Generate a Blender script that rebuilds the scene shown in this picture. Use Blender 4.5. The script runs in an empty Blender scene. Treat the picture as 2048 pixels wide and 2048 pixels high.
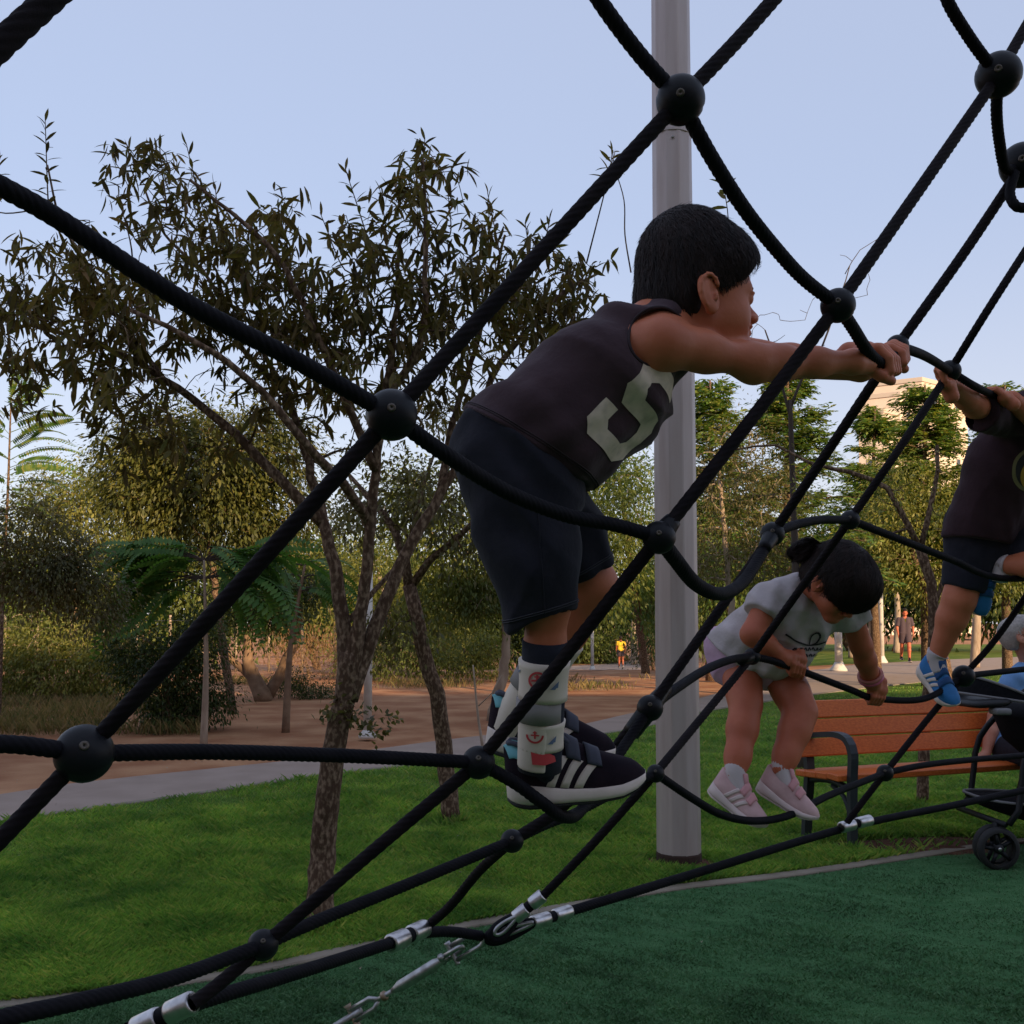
import bpy, bmesh, math, random
import numpy as np
from mathutils import Vector, Matrix
rad = math.radians
SC = bpy.context.scene
COL = SC.collection

# ------------------------------------------------------------------ camera
CAM = np.array([0.0, 0.0, 1.30])
PITCH = rad(3.6)
FPX = 2048.0                      # focal length in photo pixels
CY = 1116.0                       # principal row (lens shift)
cam_data = bpy.data.cameras.new("camera")
cam_data.sensor_width = 36.0
cam_data.lens = 36.0
cam_data.shift_y = (CY - 1024.0) / 2048.0
cam_data.clip_start = 0.05
cam_data.clip_end = 2000.0
cam = bpy.data.objects.new("camera", cam_data)
cam.location = CAM
cam.rotation_euler = (rad(90) + PITCH, 0, 0)
COL.objects.link(cam)
SC.camera = cam

# ------------------------------------------------------------------ sky, sun, exposure
SUN_EL = rad(18.0)
SUN_AZ = rad(148.0)               # clockwise from +Y: low sun behind the camera, to the right
world = bpy.data.worlds.new("World")
SC.world = world
world.use_nodes = True
wn = world.node_tree
wn.nodes.clear()
w_out = wn.nodes.new("ShaderNodeOutputWorld")
w_bg = wn.nodes.new("ShaderNodeBackground")
w_sky = wn.nodes.new("ShaderNodeTexSky")
w_sky.sky_type = 'NISHITA'
w_sky.sun_disc = False
w_sky.sun_elevation = SUN_EL
w_sky.sun_rotation = SUN_AZ
w_sky.air_density = 1.0
w_sky.dust_density = 1.0
w_sky.ozone_density = 2.0
w_bg.inputs[1].default_value = 0.128
w_mix = wn.nodes.new("ShaderNodeMix")     # milky evening veil over the whole sky
w_mix.data_type = 'RGBA'
w_mix.inputs[0].default_value = 0.74
w_tc = wn.nodes.new("ShaderNodeTexCoord")
w_sep = wn.nodes.new("ShaderNodeSeparateXYZ")
w_veil = wn.nodes.new("ShaderNodeValToRGB")   # veil is paler low down, all the way round
w_veil.color_ramp.interpolation = 'EASE'
w_veil.color_ramp.elements[0].position = 0.02
w_veil.color_ramp.elements[0].color = (0.66 / .75, 0.635 / .75, 0.685 / .75, 1)
w_veil.color_ramp.elements[1].position = 0.40
w_veil.color_ramp.elements[1].color = (0.455 / .75, 0.515 / .75, 0.69 / .75, 1)
w_gain = wn.nodes.new("ShaderNodeVectorMath")
w_gain.operation = 'SCALE'
w_gain.inputs[3].default_value = 5.0
wn.links.new(w_tc.outputs["Generated"], w_sep.inputs[0])
wn.links.new(w_sep.outputs[2], w_veil.inputs[0])
wn.links.new(w_veil.outputs[0], w_gain.inputs[0])
wn.links.new(w_gain.outputs[0], w_mix.inputs[7])
wn.links.new(w_sky.outputs[0], w_mix.inputs[6])
wn.links.new(w_mix.outputs[2], w_bg.inputs[0])
wn.links.new(w_bg.outputs[0], w_out.inputs[0])

sun_data = bpy.data.lights.new("sun", 'SUN')
sun_data.energy = 5.0
sun_data.angle = rad(0.5)
sun_data.color = (1.0, 0.72, 0.42)
sun = bpy.data.objects.new("sun", sun_data)
sd = Vector((math.sin(SUN_AZ) * math.cos(SUN_EL), math.cos(SUN_AZ) * math.cos(SUN_EL), math.sin(SUN_EL)))
sun.rotation_euler = sd.to_track_quat('Z', 'Y').to_euler()
COL.objects.link(sun)

SC.view_settings.view_transform = 'Standard'
SC.view_settings.look = 'None'
SC.view_settings.exposure = 0.58
SC.view_settings.gamma = 1.0
SC.view_settings.use_curve_mapping = False
SC.render.engine = 'CYCLES'
SC.cycles.max_bounces = 6
SC.cycles.transparent_max_bounces = 8

# ------------------------------------------------------------------ geometry helpers
UPV = np.array([0.0, -math.sin(PITCH), math.cos(PITCH)])
FWD = np.array([0.0, math.cos(PITCH), math.sin(PITCH)])
RGT = np.array([1.0, 0.0, 0.0])


def P(px, py, d):
    """world point seen at photo pixel (px, py) at depth d metres"""
    return CAM + RGT * ((px - 1024.0) / FPX * d) - UPV * ((py - CY) / FPX * d) + FWD * d


def sstep(a, b, x):
    t = np.clip((x - a) / (b - a), 0, 1)
    return t * t * (3 - 2 * t)


def H(x, y):
    """terrain height"""
    return -0.9 * sstep(26, 50, np.asarray(y, float)) * sstep(15, 7, np.asarray(x, float))


def G(px, py, lift=0.0):
    """ground point under photo pixel"""
    ray = P(px, py, 1.0) - CAM
    t = 1.0
    prev = 0.5
    while t < 300:
        q = CAM + ray * t
        if q[2] <= H(q[0], q[1]):
            lo, hi = prev, t
            for _ in range(30):
                m = (lo + hi) / 2
                q = CAM + ray * m
                if q[2] <= H(q[0], q[1]):
                    hi = m
                else:
                    lo = m
            q = CAM + ray * hi
            return np.array([q[0], q[1], H(q[0], q[1]) + lift])
        prev = t
        t *= 1.03
    return CAM + ray * 300


def PG(px, d, lift=0.0):
    """ground point at photo column px and distance d"""
    x = (px - 1024.0) / FPX * d
    return np.array([x, d, float(H(x, d)) + lift])


def nrm(v):
    v = np.asarray(v, float)
    return v / (np.linalg.norm(v) + 1e-12)


def mk(name, V, F, mat, parent=None, loc=None, smooth=True, mats=None, mi=None, kind=None):
    """link one mesh object; V is in world coordinates, stored relative to its thing's base"""
    V = np.asarray(V, dtype=np.float64).reshape(-1, 3)
    if parent is not None:
        base = np.array(parent["base"])
    elif loc is not None:
        base = np.asarray(loc, float)
    else:
        base = np.zeros(3)
    me = bpy.data.meshes.new(name)
    L = (V - base)
    if isinstance(F, np.ndarray):
        n, k = F.shape
        me.vertices.add(len(L))
        me.vertices.foreach_set("co", L.astype(np.float32).ravel())
        me.loops.add(n * k)
        me.loops.foreach_set("vertex_index", F.astype(np.int32).ravel())
        me.polygons.add(n)
        me.polygons.foreach_set("loop_start", np.arange(0, n * k, k, dtype=np.int32))
        if mi is not None:
            me.polygons.foreach_set("material_index", np.asarray(mi, dtype=np.int32))
        me.update(calc_edges=True)
    else:
        me.from_pydata([tuple(v) for v in L], [], [tuple(f) for f in F])
        if mi is not None:
            me.polygons.foreach_set("material_index", np.asarray(mi, dtype=np.int32))
        me.update()
    me.validate()
    for m in (mats or [mat]):
        me.materials.append(m)
    me.polygons.foreach_set("use_smooth", np.full(len(me.polygons), bool(smooth)))
    ob = bpy.data.objects.new(name, me)
    COL.objects.link(ob)
    ob["base"] = [float(b) for b in base]
    if parent is not None:
        ob.parent = parent
        if parent.type == 'MESH' and parent.parent is None or parent.type == 'EMPTY':
            pass
    else:
        ob.location = base
    if kind:
        ob["kind"] = kind
    return ob


def thing(name, label, cat, loc=(0, 0, 0), group=None):
    o = bpy.data.objects.new(name, None)
    COL.objects.link(o)
    o.location = loc
    o.empty_display_size = 0.1
    o["base"] = [float(c) for c in loc]
    o["label"] = label
    o["category"] = cat
    if group:
        o["group"] = group
    return o


def tag(o, label, cat, group=None):
    o["label"] = label
    o["category"] = cat
    if group:
        o["group"] = group
    return o


class MB:
    """collects shapes into one mesh"""

    def __init__(self):
        self.V = []
        self.F = []
        self.n = 0
        self.M = []

    def add(self, V, F, m=0):
        V = np.asarray(V, float).reshape(-1, 3)
        self.V.append(V)
        for f in F:
            self.F.append(tuple(int(i) + self.n for i in f))
            self.M.append(m)
        self.n += len(V)
        return self

    def build(self, name, mat, parent=None, smooth=True, **kw):
        V = np.concatenate(self.V)
        return mk(name, V, self.F, mat, parent, smooth=smooth, mi=self.M if kw.get("mats") else None, **kw)


def frames(pts):
    """parallel transport frames along a polyline"""
    pts = np.asarray(pts, float)
    n = len(pts)
    T = np.zeros_like(pts)
    T[1:-1] = pts[2:] - pts[:-2]
    T[0] = pts[1] - pts[0]
    T[-1] = pts[-1] - pts[-2]
    T /= np.linalg.norm(T, axis=1)[:, None] + 1e-12
    N = np.zeros_like(pts)
    a = np.array([0, 0, 1.0]) if abs(T[0][2]) < 0.9 else np.array([1.0, 0, 0])
    N[0] = nrm(np.cross(T[0], a))
    for i in range(1, n):
        v = N[i - 1] - T[i] * np.dot(N[i - 1], T[i])
        N[i] = nrm(v)
    B = np.cross(T, N)
    return T, N, B


def tube(pts, r, n=8, cap=True):
    pts = np.asarray(pts, float)
    m = len(pts)
    r = np.broadcast_to(np.asarray(r, float), (m,))
    T, N, B = frames(pts)
    a = np.arange(n) * 2 * math.pi / n
    ring = np.cos(a)[None, :, None] * N[:, None, :] + np.sin(a)[None, :, None] * B[:, None, :]
    V = (pts[:, None, :] + ring * r[:, None, None]).reshape(-1, 3)
    F = []
    for i in range(m - 1):
        for j in range(n):
            k = (j + 1) % n
            F.append((i * n + j, i * n + k, (i + 1) * n + k, (i + 1) * n + j))
    if cap:
        F.append(tuple(range(n - 1, -1, -1)))
        F.append(tuple((m - 1) * n + j for j in range(n)))
    return V, F


def catmull(pts, step):
    pts = np.asarray(pts, float)
    out = []
    n = len(pts)
    ext = np.vstack([2 * pts[0] - pts[1], pts, 2 * pts[-1] - pts[-2]])
    for i in range(n - 1):
        p0, p1, p2, p3 = ext[i:i + 4]
        k = max(1, int(np.linalg.norm(p2 - p1) / step))
        t = np.arange(k)[:, None] / k
        out.append(0.5 * ((2 * p1) + (-p0 + p2) * t + (2 * p0 - 5 * p1 + 4 * p2 - p3) * t ** 2 + (-p0 + 3 * p1 - 3 * p2 + p3) * t ** 3))
    out.append(pts[-1:])
    return np.concatenate(out)


def lathe(prof, c, axis=(0, 0, 1), n=16):
    """profile [(r, h)] revolved round axis at c"""
    ax = nrm(axis)
    a = np.array([1.0, 0, 0]) if abs(ax[0]) < 0.9 else np.array([0, 1.0, 0])
    u = nrm(np.cross(ax, a))
    v = np.cross(ax, u)
    V = []
    for r, h in prof:
        for j in range(n):
            t = 2 * math.pi * j / n
            V.append(np.asarray(c) + ax * h + (u * math.cos(t) + v * math.sin(t)) * r)
    F = []
    m = len(prof)
    for i in range(m - 1):
        for j in range(n):
            k = (j + 1) % n
            F.append((i * n + j, i * n + k, (i + 1) * n + k, (i + 1) * n + j))
    F.append(tuple(range(n - 1, -1, -1)))
    F.append(tuple((m - 1) * n + j for j in range(n)))
    return V, F


def rbox(c, ax, ay, az, hx, hy, hz, bev=0.004):
    """oriented box with chamfered edges: centre, unit axes, half sizes"""
    bev = min(bev, hx * .9, hy * .9, hz * .9)
    V, idx = [], {}
    for sx in (-1, 1):
        for sy in (-1, 1):
            for sz in (-1, 1):
                for k in range(3):
                    h = [hx, hy, hz]
                    p = [sx * h[0], sy * h[1], sz * h[2]]
                    for q in range(3):
                        if q != k:
                            p[q] -= (sx, sy, sz)[q] * bev
                    idx[(sx, sy, sz, k)] = len(V)
                    V.append(np.asarray(c) + np.asarray(ax) * p[0] + np.asarray(ay) * p[1] + np.asarray(az) * p[2])
    F = []
    S = (-1, 1)
    for k in range(3):
        a, b = [q for q in range(3) if q != k]
        for s in S:
            loop = []
            for (u, v) in ((-1, -1), (1, -1), (1, 1), (-1, 1)):
                key = [0, 0, 0]
                key[k] = s
                key[a] = u
                key[b] = v
                loop.append(idx[(*key, k)])
            F.append(loop)
    for k in range(3):      # edges along axis k
        a, b = [q for q in range(3) if q != k]
        for u in S:
            for v in S:
                def id_(s, which):
                    key = [0, 0, 0]
                    key[k] = s
                    key[a] = u
                    key[b] = v
                    return idx[(*key, which)]
                F.append([id_(-1, a), id_(1, a), id_(1, b), id_(-1, b)])
    for sx in S:
        for sy in S:
            for sz in S:
                F.append([idx[(sx, sy, sz, 0)], idx[(sx, sy, sz, 1)], idx[(sx, sy, sz, 2)]])
    # orient outward
    V = np.array(V)
    cc = np.asarray(c)
    G_ = []
    for f in F:
        p = V[f]
        nn = np.cross(p[1] - p[0], p[2] - p[0])
        if np.dot(nn, p.mean(0) - cc) < 0:
            f = f[::-1]
        G_.append(tuple(f))
    return V, G_


def sphere(c, r, n=20, m=12, scale=(1, 1, 1)):
    prof = []
    V = []
    for i in range(m + 1):
        t = math.pi * i / m
        for j in range(n):
            p = 2 * math.pi * j / n
            V.append((c[0] + scale[0] * r * math.sin(t) * math.cos(p), c[1] + scale[1] * r * math.sin(t) * math.sin(p), c[2] + scale[2] * r * math.cos(t)))
    F = []
    for i in range(m):
        for j in range(n):
            k = (j + 1) % n
            F.append((i * n + j, (i + 1) * n + j, (i + 1) * n + k, i * n + k))
    return np.array(V), F


# ------------------------------------------------------------------ materials
def mat(name, col, rough=0.6, metal=0.0, spec=0.5, col2=None, scale=20.0, detail=4.0, lo=0.35, hi=0.65,
        bump=0.0, bscale=None, bdist=0.002, coat=0.0, sss=0.0, stretch=None, sheen=0.0):
    m = bpy.data.materials.new(name)
    m.use_nodes = True
    nt = m.node_tree
    b = nt.nodes["Principled BSDF"]
    b.inputs["Base Color"].default_value = (*col, 1)
    b.inputs["Roughness"].default_value = rough
    b.inputs["Metallic"].default_value = metal
    b.inputs["Specular IOR Level"].default_value = spec
    if coat:
        b.inputs["Coat Weight"].default_value = coat
    if sss:
        b.inputs["Subsurface Weight"].default_value = sss
        b.inputs["Subsurface Radius"].default_value = (0.012, 0.004, 0.002)
        b.inputs["Subsurface Scale"].default_value = 1.0
    if sheen:
        b.inputs["Sheen Weight"].default_value = sheen
    tc = nt.nodes.new("ShaderNodeTexCoord")
    src = tc.outputs["Object"]
    if stretch:
        mp = nt.nodes.new("ShaderNodeMapping")
        mp.inputs["Scale"].default_value = stretch
        nt.links.new(src, mp.inputs[0])
        src = mp.outputs[0]
    if col2 is not None:
        nz = nt.nodes.new("ShaderNodeTexNoise")
        nz.inputs["Scale"].default_value = scale
        nz.inputs["Detail"].default_value = detail
        nt.links.new(src, nz.inputs["Vector"])
        rp = nt.nodes.new("ShaderNodeValToRGB")
        rp.color_ramp.elements[0].position = lo
        rp.color_ramp.elements[0].color = (*col, 1)
        rp.color_ramp.elements[1].position = hi
        rp.color_ramp.elements[1].color = (*col2, 1)
        nt.links.new(nz.outputs[0], rp.inputs[0])
        nt.links.new(rp.outputs[0], b.inputs["Base Color"])
    if bump:
        nb = nt.nodes.new("ShaderNodeTexNoise")
        nb.inputs["Scale"].default_value = bscale or scale
        nb.inputs["Detail"].default_value = 6
        nt.links.new(src, nb.inputs["Vector"])
        bp = nt.nodes.new("ShaderNodeBump")
        bp.inputs["Strength"].default_value = bump
        bp.inputs["Distance"].default_value = bdist
        nt.links.new(nb.outputs[0], bp.inputs["Height"])
        nt.links.new(bp.outputs[0], b.inputs["Normal"])
    return m


def leafmat(name, cols, trans=0.35, rough=0.5, tint=(1.25, 1.2, 0.6), patch=None):
    """per-leaf colour from a ramp, some light through the blade"""
    m = bpy.data.materials.new(name)
    m.use_nodes = True
    nt = m.node_tree
    b = nt.nodes["Principled BSDF"]
    out = nt.nodes["Material Output"]
    b.inputs["Roughness"].default_value = rough
    b.inputs["Specular IOR Level"].default_value = 0.35
    g = nt.nodes.new("ShaderNodeNewGeometry")
    rp = nt.nodes.new("ShaderNodeValToRGB")
    el = rp.color_ramp.elements
    el[0].color = (*cols[0], 1)
    el[1].color = (*cols[-1], 1)
    for i, c in enumerate(cols[1:-1]):
        e = el.new((i + 1) / (len(cols) - 1))
        e.color = (*c, 1)
    nt.links.new(g.outputs["Random Per Island"], rp.inputs[0])
    src = rp.outputs[0]
    if patch:                     # broad drifts of lusher and drier growth; lighter and darker clumps in tree crowns
        tc = nt.nodes.new("ShaderNodeTexCoord")
        nz = nt.nodes.new("ShaderNodeTexNoise")
        nz.inputs["Scale"].default_value = patch[0]
        nz.inputs["Detail"].default_value = 7
        nz.inputs["Roughness"].default_value = .65
        nt.links.new(tc.outputs["Object"], nz.inputs["Vector"])
        r2 = nt.nodes.new("ShaderNodeValToRGB")
        r2.color_ramp.elements[0].position = .36
        r2.color_ramp.elements[0].color = (*patch[1], 1)
        r2.color_ramp.elements[1].position = .66
        r2.color_ramp.elements[1].color = (*patch[2], 1)
        nt.links.new(nz.outputs[0], r2.inputs[0])
        m2 = nt.nodes.new("ShaderNodeMix")
        m2.data_type = 'RGBA'
        m2.blend_type = 'MULTIPLY'
        m2.inputs[0].default_value = 1.0
        nt.links.new(src, m2.inputs[6])
        nt.links.new(r2.outputs[0], m2.inputs[7])
        src = m2.outputs[2]
    nt.links.new(src, b.inputs["Base Color"])
    if trans:
        tr = nt.nodes.new("ShaderNodeBsdfTranslucent")
        mx = nt.nodes.new("ShaderNodeMix")
        mx.data_type = 'RGBA'
        mx.blend_type = 'MULTIPLY'
        mx.inputs[0].default_value = 1.0
        nt.links.new(src, mx.inputs[6])
        mx.inputs[7].default_value = (*tint, 1)
        nt.links.new(mx.outputs[2], tr.inputs[0])
        ms = nt.nodes.new("ShaderNodeMixShader")
        ms.inputs[0].default_value = trans
        nt.links.new(b.outputs[0], ms.inputs[1])
        nt.links.new(tr.outputs[0], ms.inputs[2])
        nt.links.new(ms.outputs[0], out.inputs[0])
    return m


# ------------------------------------------------------------------ signed distance bodies
def cap(p, a, b, ra, rb):
    a = np.asarray(a, float)
    b = np.asarray(b, float)
    ab = b - a
    t = np.clip(((p - a) @ ab) / (ab @ ab + 1e-12), 0, 1)
    return np.linalg.norm(p - a - t[:, None] * ab, axis=1) - (ra + (rb - ra) * t)


def ell(p, c, r, R=None):
    q = p - np.asarray(c, float)
    if R is not None:
        q = q @ R
    r = np.asarray(r, float)
    k0 = np.linalg.norm(q / r, axis=1)
    k1 = np.linalg.norm(q / (r * r), axis=1)
    return np.where(k0 < 1e-6, -r.min(), k0 * (k0 - 1.0) / (k1 + 1e-9))


def smin(a, b, k):
    if k <= 0:
        return np.minimum(a, b)
    h = np.maximum(k - np.abs(a - b), 0) / k
    return np.minimum(a, b) - h * h * k * 0.25


def smax(a, b, k):
    return -smin(-a, -b, k)


def prims_f(prims):
    def f(p):
        d = np.full(len(p), 10.0)
        for q in prims:
            t = q[0]
            if t in 'cC':
                e = cap(p, *q[1:5])
                k = q[5]
            else:
                e = ell(p, q[1], q[2], q[3])
                k = q[4]
            d = smax(d, -e, k) if t in 'CE' else smin(d, e, k)
        return d
    return f


def prims_box(prims, pad=0.02):
    lo = np.full(3, 1e9)
    hi = -lo
    for q in prims:
        if q[0] == 'c':
            for c, r in ((q[1], q[3]), (q[2], q[4])):
                lo = np.minimum(lo, np.asarray(c) - r)
                hi = np.maximum(hi, np.asarray(c) + r)
        elif q[0] == 'e':
            r = max(q[2])
            lo = np.minimum(lo, np.asarray(q[1]) - r)
            hi = np.maximum(hi, np.asarray(q[1]) + r)
    return lo - pad, hi + pad


def mesh_sdf(f, lo, hi, h):
    """surface nets over the zero level of f, evaluated finely only near the surface"""
    C = 4
    lo = np.asarray(lo, float)
    nb = np.maximum(2, np.ceil((np.asarray(hi) - lo) / (h * C)).astype(int) + 1)
    def grid(n, step, off=0.0):
        ax = [lo[i] + (np.arange(n[i]) + off) * step for i in range(3)]
        g = np.stack(np.meshgrid(*ax, indexing='ij'), -1)
        return g
    gc = grid(nb, h * C, 0.5 - 0.5 / C)
    dc = f(gc.reshape(-1, 3)).reshape(nb)
    act = np.abs(dc) < h * C * 1.9
    n = nb * C
    vol = np.repeat(np.repeat(np.repeat(np.where(dc < 0, -1.0, 1.0), C, 0), C, 1), C, 2)
    am = np.repeat(np.repeat(np.repeat(act, C, 0), C, 1), C, 2)
    I = np.argwhere(am)
    if len(I) == 0:
        return np.zeros((0, 3)), np.zeros((0, 4), int)
    vals = np.concatenate([f(lo + q * h) for q in np.array_split(I, max(1, len(I) // 200000))])
    vol[I[:, 0], I[:, 1], I[:, 2]] = vals
    s = vol < 0
    cs = s[:-1, :-1, :-1].astype(np.int8)
    tot = sum(s[a:a + n[0] - 1, b:b + n[1] - 1, c:c + n[2] - 1].astype(np.int8) for a in (0, 1) for b in (0, 1) for c in (0, 1))
    cells = np.argwhere((tot > 0) & (tot < 8))
    ci = np.full(tot.shape, -1, dtype=np.int64)
    ci[cells[:, 0], cells[:, 1], cells[:, 2]] = np.arange(len(cells))
    acc = np.zeros((len(cells), 3))
    cnt = np.zeros(len(cells))
    corners = [(a, b, c) for a in (0, 1) for b in (0, 1) for c in (0, 1)]
    for i, A in enumerate(corners):
        for B in corners[i + 1:]:
            dif = np.array(B) - np.array(A)
            if np.abs(dif).sum() != 1:
                continue
            va = vol[cells[:, 0] + A[0], cells[:, 1] + A[1], cells[:, 2] + A[2]]
            vb = vol[cells[:, 0] + B[0], cells[:, 1] + B[1], cells[:, 2] + B[2]]
            x = (va < 0) != (vb < 0)
            t = np.where(x, va / (va - vb + 1e-20), 0)
            acc += np.where(x[:, None], np.array(A) + t[:, None] * dif, 0)
            cnt += x
    V = lo + (cells + acc / cnt[:, None]) * h
    F = []
    for ax in range(3):
        o1, o2 = [(1, 2), (2, 0), (0, 1)][ax]
        sl0 = [slice(None)] * 3
        sl1 = [slice(None)] * 3
        sl0[ax] = slice(0, -1)
        sl1[ax] = slice(1, None)
        d = s[tuple(sl0)] != s[tuple(sl1)]
        E = np.argwhere(d)
        E = E[(E[:, o1] > 0) & (E[:, o2] > 0) & (E[:, o1] < n[o1] - 1) & (E[:, o2] < n[o2] - 1)]
        neg = s[E[:, 0], E[:, 1], E[:, 2]]
        def cell(d1, d2):
            q = E.copy()
            q[:, o1] += d1
            q[:, o2] += d2
            return ci[q[:, 0], q[:, 1], q[:, 2]]
        quad = np.stack([cell(-1, -1), cell(0, -1), cell(0, 0), cell(-1, 0)], 1)
        quad[~neg] = quad[~neg][:, ::-1]
        F.append(quad)
    F = np.concatenate(F)
    F = F[(F >= 0).all(1)]
    return V, F


def sdf_obj(name, f, lo, hi, h, m, parent, relax=1):
    V, F = mesh_sdf(f, lo, hi, h)
    for _ in range(relax):
        e = h * 0.5
        d = f(V)
        g = np.stack([f(V + np.eye(3)[i] * e) - f(V - np.eye(3)[i] * e) for i in range(3)], 1) / (2 * e)
        gl = (g * g).sum(1) + 1e-6
        V = V - g * np.clip(d / gl, -h, h)[:, None]
    return mk(name, V, F, m, parent)


def project(f, V, d, steps=90, lift=0.001):
    """march points V along unit direction d onto the surface of f, then lift off a little"""
    V = V.copy()
    for _ in range(steps):
        V += d * np.clip(f(V) * 0.8, -0.02, 0.02)[:, None]
    e = 0.001
    g = np.stack([f(V + np.eye(3)[i] * e) - f(V - np.eye(3)[i] * e) for i in range(3)], 1)
    g /= np.linalg.norm(g, axis=1)[:, None] + 1e-9
    return V + g * lift


def patch_on(f, poly, to3d, d, res, lift=0.0012):
    """flat outline poly (2D) filled with a fine grid, laid onto the surface of f along d"""
    poly = np.asarray(poly, float)
    bm = bmesh.new()
    vs = [bm.verts.new((x, y, 0)) for x, y in poly]
    bm.faces.new(vs)
    bmesh.ops.triangulate(bm, faces=bm.faces[:])
    for _ in range(7):
        es = [e for e in bm.edges if e.calc_length() > res]
        if not es:
            break
        bmesh.ops.subdivide_edges(bm, edges=es, cuts=1, use_grid_fill=False)
        bmesh.ops.triangulate(bm, faces=[q for q in bm.faces if len(q.verts) > 3])
    bm.verts.ensure_lookup_table()
    for i, v in enumerate(bm.verts):
        v.index = i
    P2 = np.array([(v.co.x, v.co.y) for v in bm.verts])
    F = [[v.index for v in q.verts] for q in bm.faces]
    bm.free()
    V = np.array([to3d(x, y) for x, y in P2])
    V = project(f, V, d, lift=lift)
    # orient against d
    out = []
    for q in F:
        nn = np.cross(V[q[1]] - V[q[0]], V[q[2]] - V[q[0]])
        out.append(q if nn @ d < 0 else q[::-1])
    return V, out


def rotm(yaw=0, pitch=0, roll=0):
    """columns: forward, left, up for a frame turned by yaw (left), pitch (down), roll"""
    R = Matrix.Rotation(yaw, 3, 'Z') @ Matrix.Rotation(pitch, 3, 'Y') @ Matrix.Rotation(roll, 3, 'X')
    return np.array(R)

# ================================================================== SETTING
RNG = np.random.default_rng(7)
M = {}
M['dirt'] = mat("dirt", (0.29, 0.125, 0.062), 0.95, col2=(0.44, 0.235, 0.125), scale=1.3, detail=9, lo=.38, hi=.66, bump=.5, bscale=14, bdist=.03, spec=.1)
M['path'] = mat("asphalt_path", (0.285, 0.215, 0.175), 0.9, col2=(0.335, 0.255, 0.21), scale=3, detail=10, bump=.3, bscale=180, bdist=.002, spec=.2)
M['kerb'] = mat("kerb_concrete", (0.20, 0.165, 0.125), 0.9, col2=(0.27, 0.225, 0.175), scale=6, detail=8, bump=.3, bscale=60, bdist=.003, spec=.2)
M['soil'] = mat("lawn_soil", (0.06, 0.12, 0.02), 0.95, col2=(0.13, 0.17, 0.034), scale=2.2, detail=9, bump=.6, bscale=60, bdist=.02, spec=.05)
M['mulch'] = mat("bare_soil", (0.075, 0.032, 0.02), 0.95, col2=(0.13, 0.065, 0.04), scale=14, detail=8, bump=.8, bscale=50, bdist=.02, spec=.1)
M['turf'] = mat("green_turf", (0.036, 0.11, 0.038), 0.95, col2=(0.068, 0.16, 0.064), scale=9, detail=10, lo=.32, hi=.68, bump=.9, bscale=120, bdist=.006, spec=.08, stretch=(0.6, 1.6, 1))
M['far_lawn'] = mat("far_lawn", (0.07, 0.12, 0.02), 0.95, col2=(0.16, 0.18, 0.04), scale=.8, detail=8, bump=.5, bscale=20, bdist=.04, spec=.05)
M['blade'] = leafmat("grass_blade", [(0.090, 0.225, 0.040), (0.145, 0.33, 0.056), (0.205, 0.38, 0.068), (0.32, 0.37, 0.10)], trans=.4, patch=(1.9, (.52, .60, .6), (1.62, 1.34, 1.3)))
M['fibre'] = leafmat("turf_fibre", [(0.034, 0.115, 0.036), (0.052, 0.15, 0.053), (0.075, 0.185, 0.07), (0.115, 0.22, 0.10)], trans=.1, rough=.7, patch=(4.2, (.52, .56, .52), (1.5, 1.38, 1.45)))
M['dry'] = leafmat("dry_blade", [(0.10, 0.10, 0.03), (0.20, 0.15, 0.06), (0.28, 0.19, 0.09), (0.07, 0.10, 0.025)], trans=.3, rough=.8)


def sheet(name, A, B, n, m, mat_, lift=0.0):
    """ground sheet between two polylines of world points"""
    def rs(Q, k):
        Q = np.asarray(Q)
        s = np.r_[0, np.cumsum(np.linalg.norm(np.diff(Q, axis=0), axis=1))]
        t = np.linspace(0, s[-1], k)
        return np.stack([np.interp(t, s, Q[:, i]) for i in range(3)], 1)
    a, b = rs(A, n), rs(B, n)
    t = np.linspace(0, 1, m)[None, :, None]
    V = a[:, None, :] * (1 - t) + b[:, None, :] * t
    V[:, :, 2] = H(V[:, :, 0], V[:, :, 1]) + lift
    V = V.reshape(-1, 3)
    i, j = np.meshgrid(np.arange(n - 1), np.arange(m - 1), indexing='ij')
    q = (i * m + j).ravel()
    F = np.stack([q, q + m, q + m + 1, q + 1], 1)
    nn = np.cross(V[F[0, 1]] - V[F[0, 0]], V[F[0, 2]] - V[F[0, 0]])
    if nn[2] < 0:
        F = F[:, ::-1].copy()
    return mk(name, V, F, mat_, kind="structure")


# base terrain to the horizon
gx = np.unique(np.r_[np.linspace(-400, -40, 12), np.linspace(-40, 60, 60), np.linspace(60, 500, 14)])
gy = np.unique(np.r_[np.linspace(-60, 0, 8), np.linspace(0, 80, 60), np.linspace(80, 900, 16)])
X, Y = np.meshgrid(gx, gy, indexing='ij')
Vg = np.stack([X, Y, H(X, Y) - 0.03], -1).reshape(-1, 3)
i, j = np.meshgrid(np.arange(len(gx) - 1), np.arange(len(gy) - 1), indexing='ij')
q = (i * len(gy) + j).ravel()
mk("ground", Vg, np.stack([q, q + len(gy), q + len(gy) + 1, q + 1], 1), M['dirt'], kind="structure")

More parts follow.
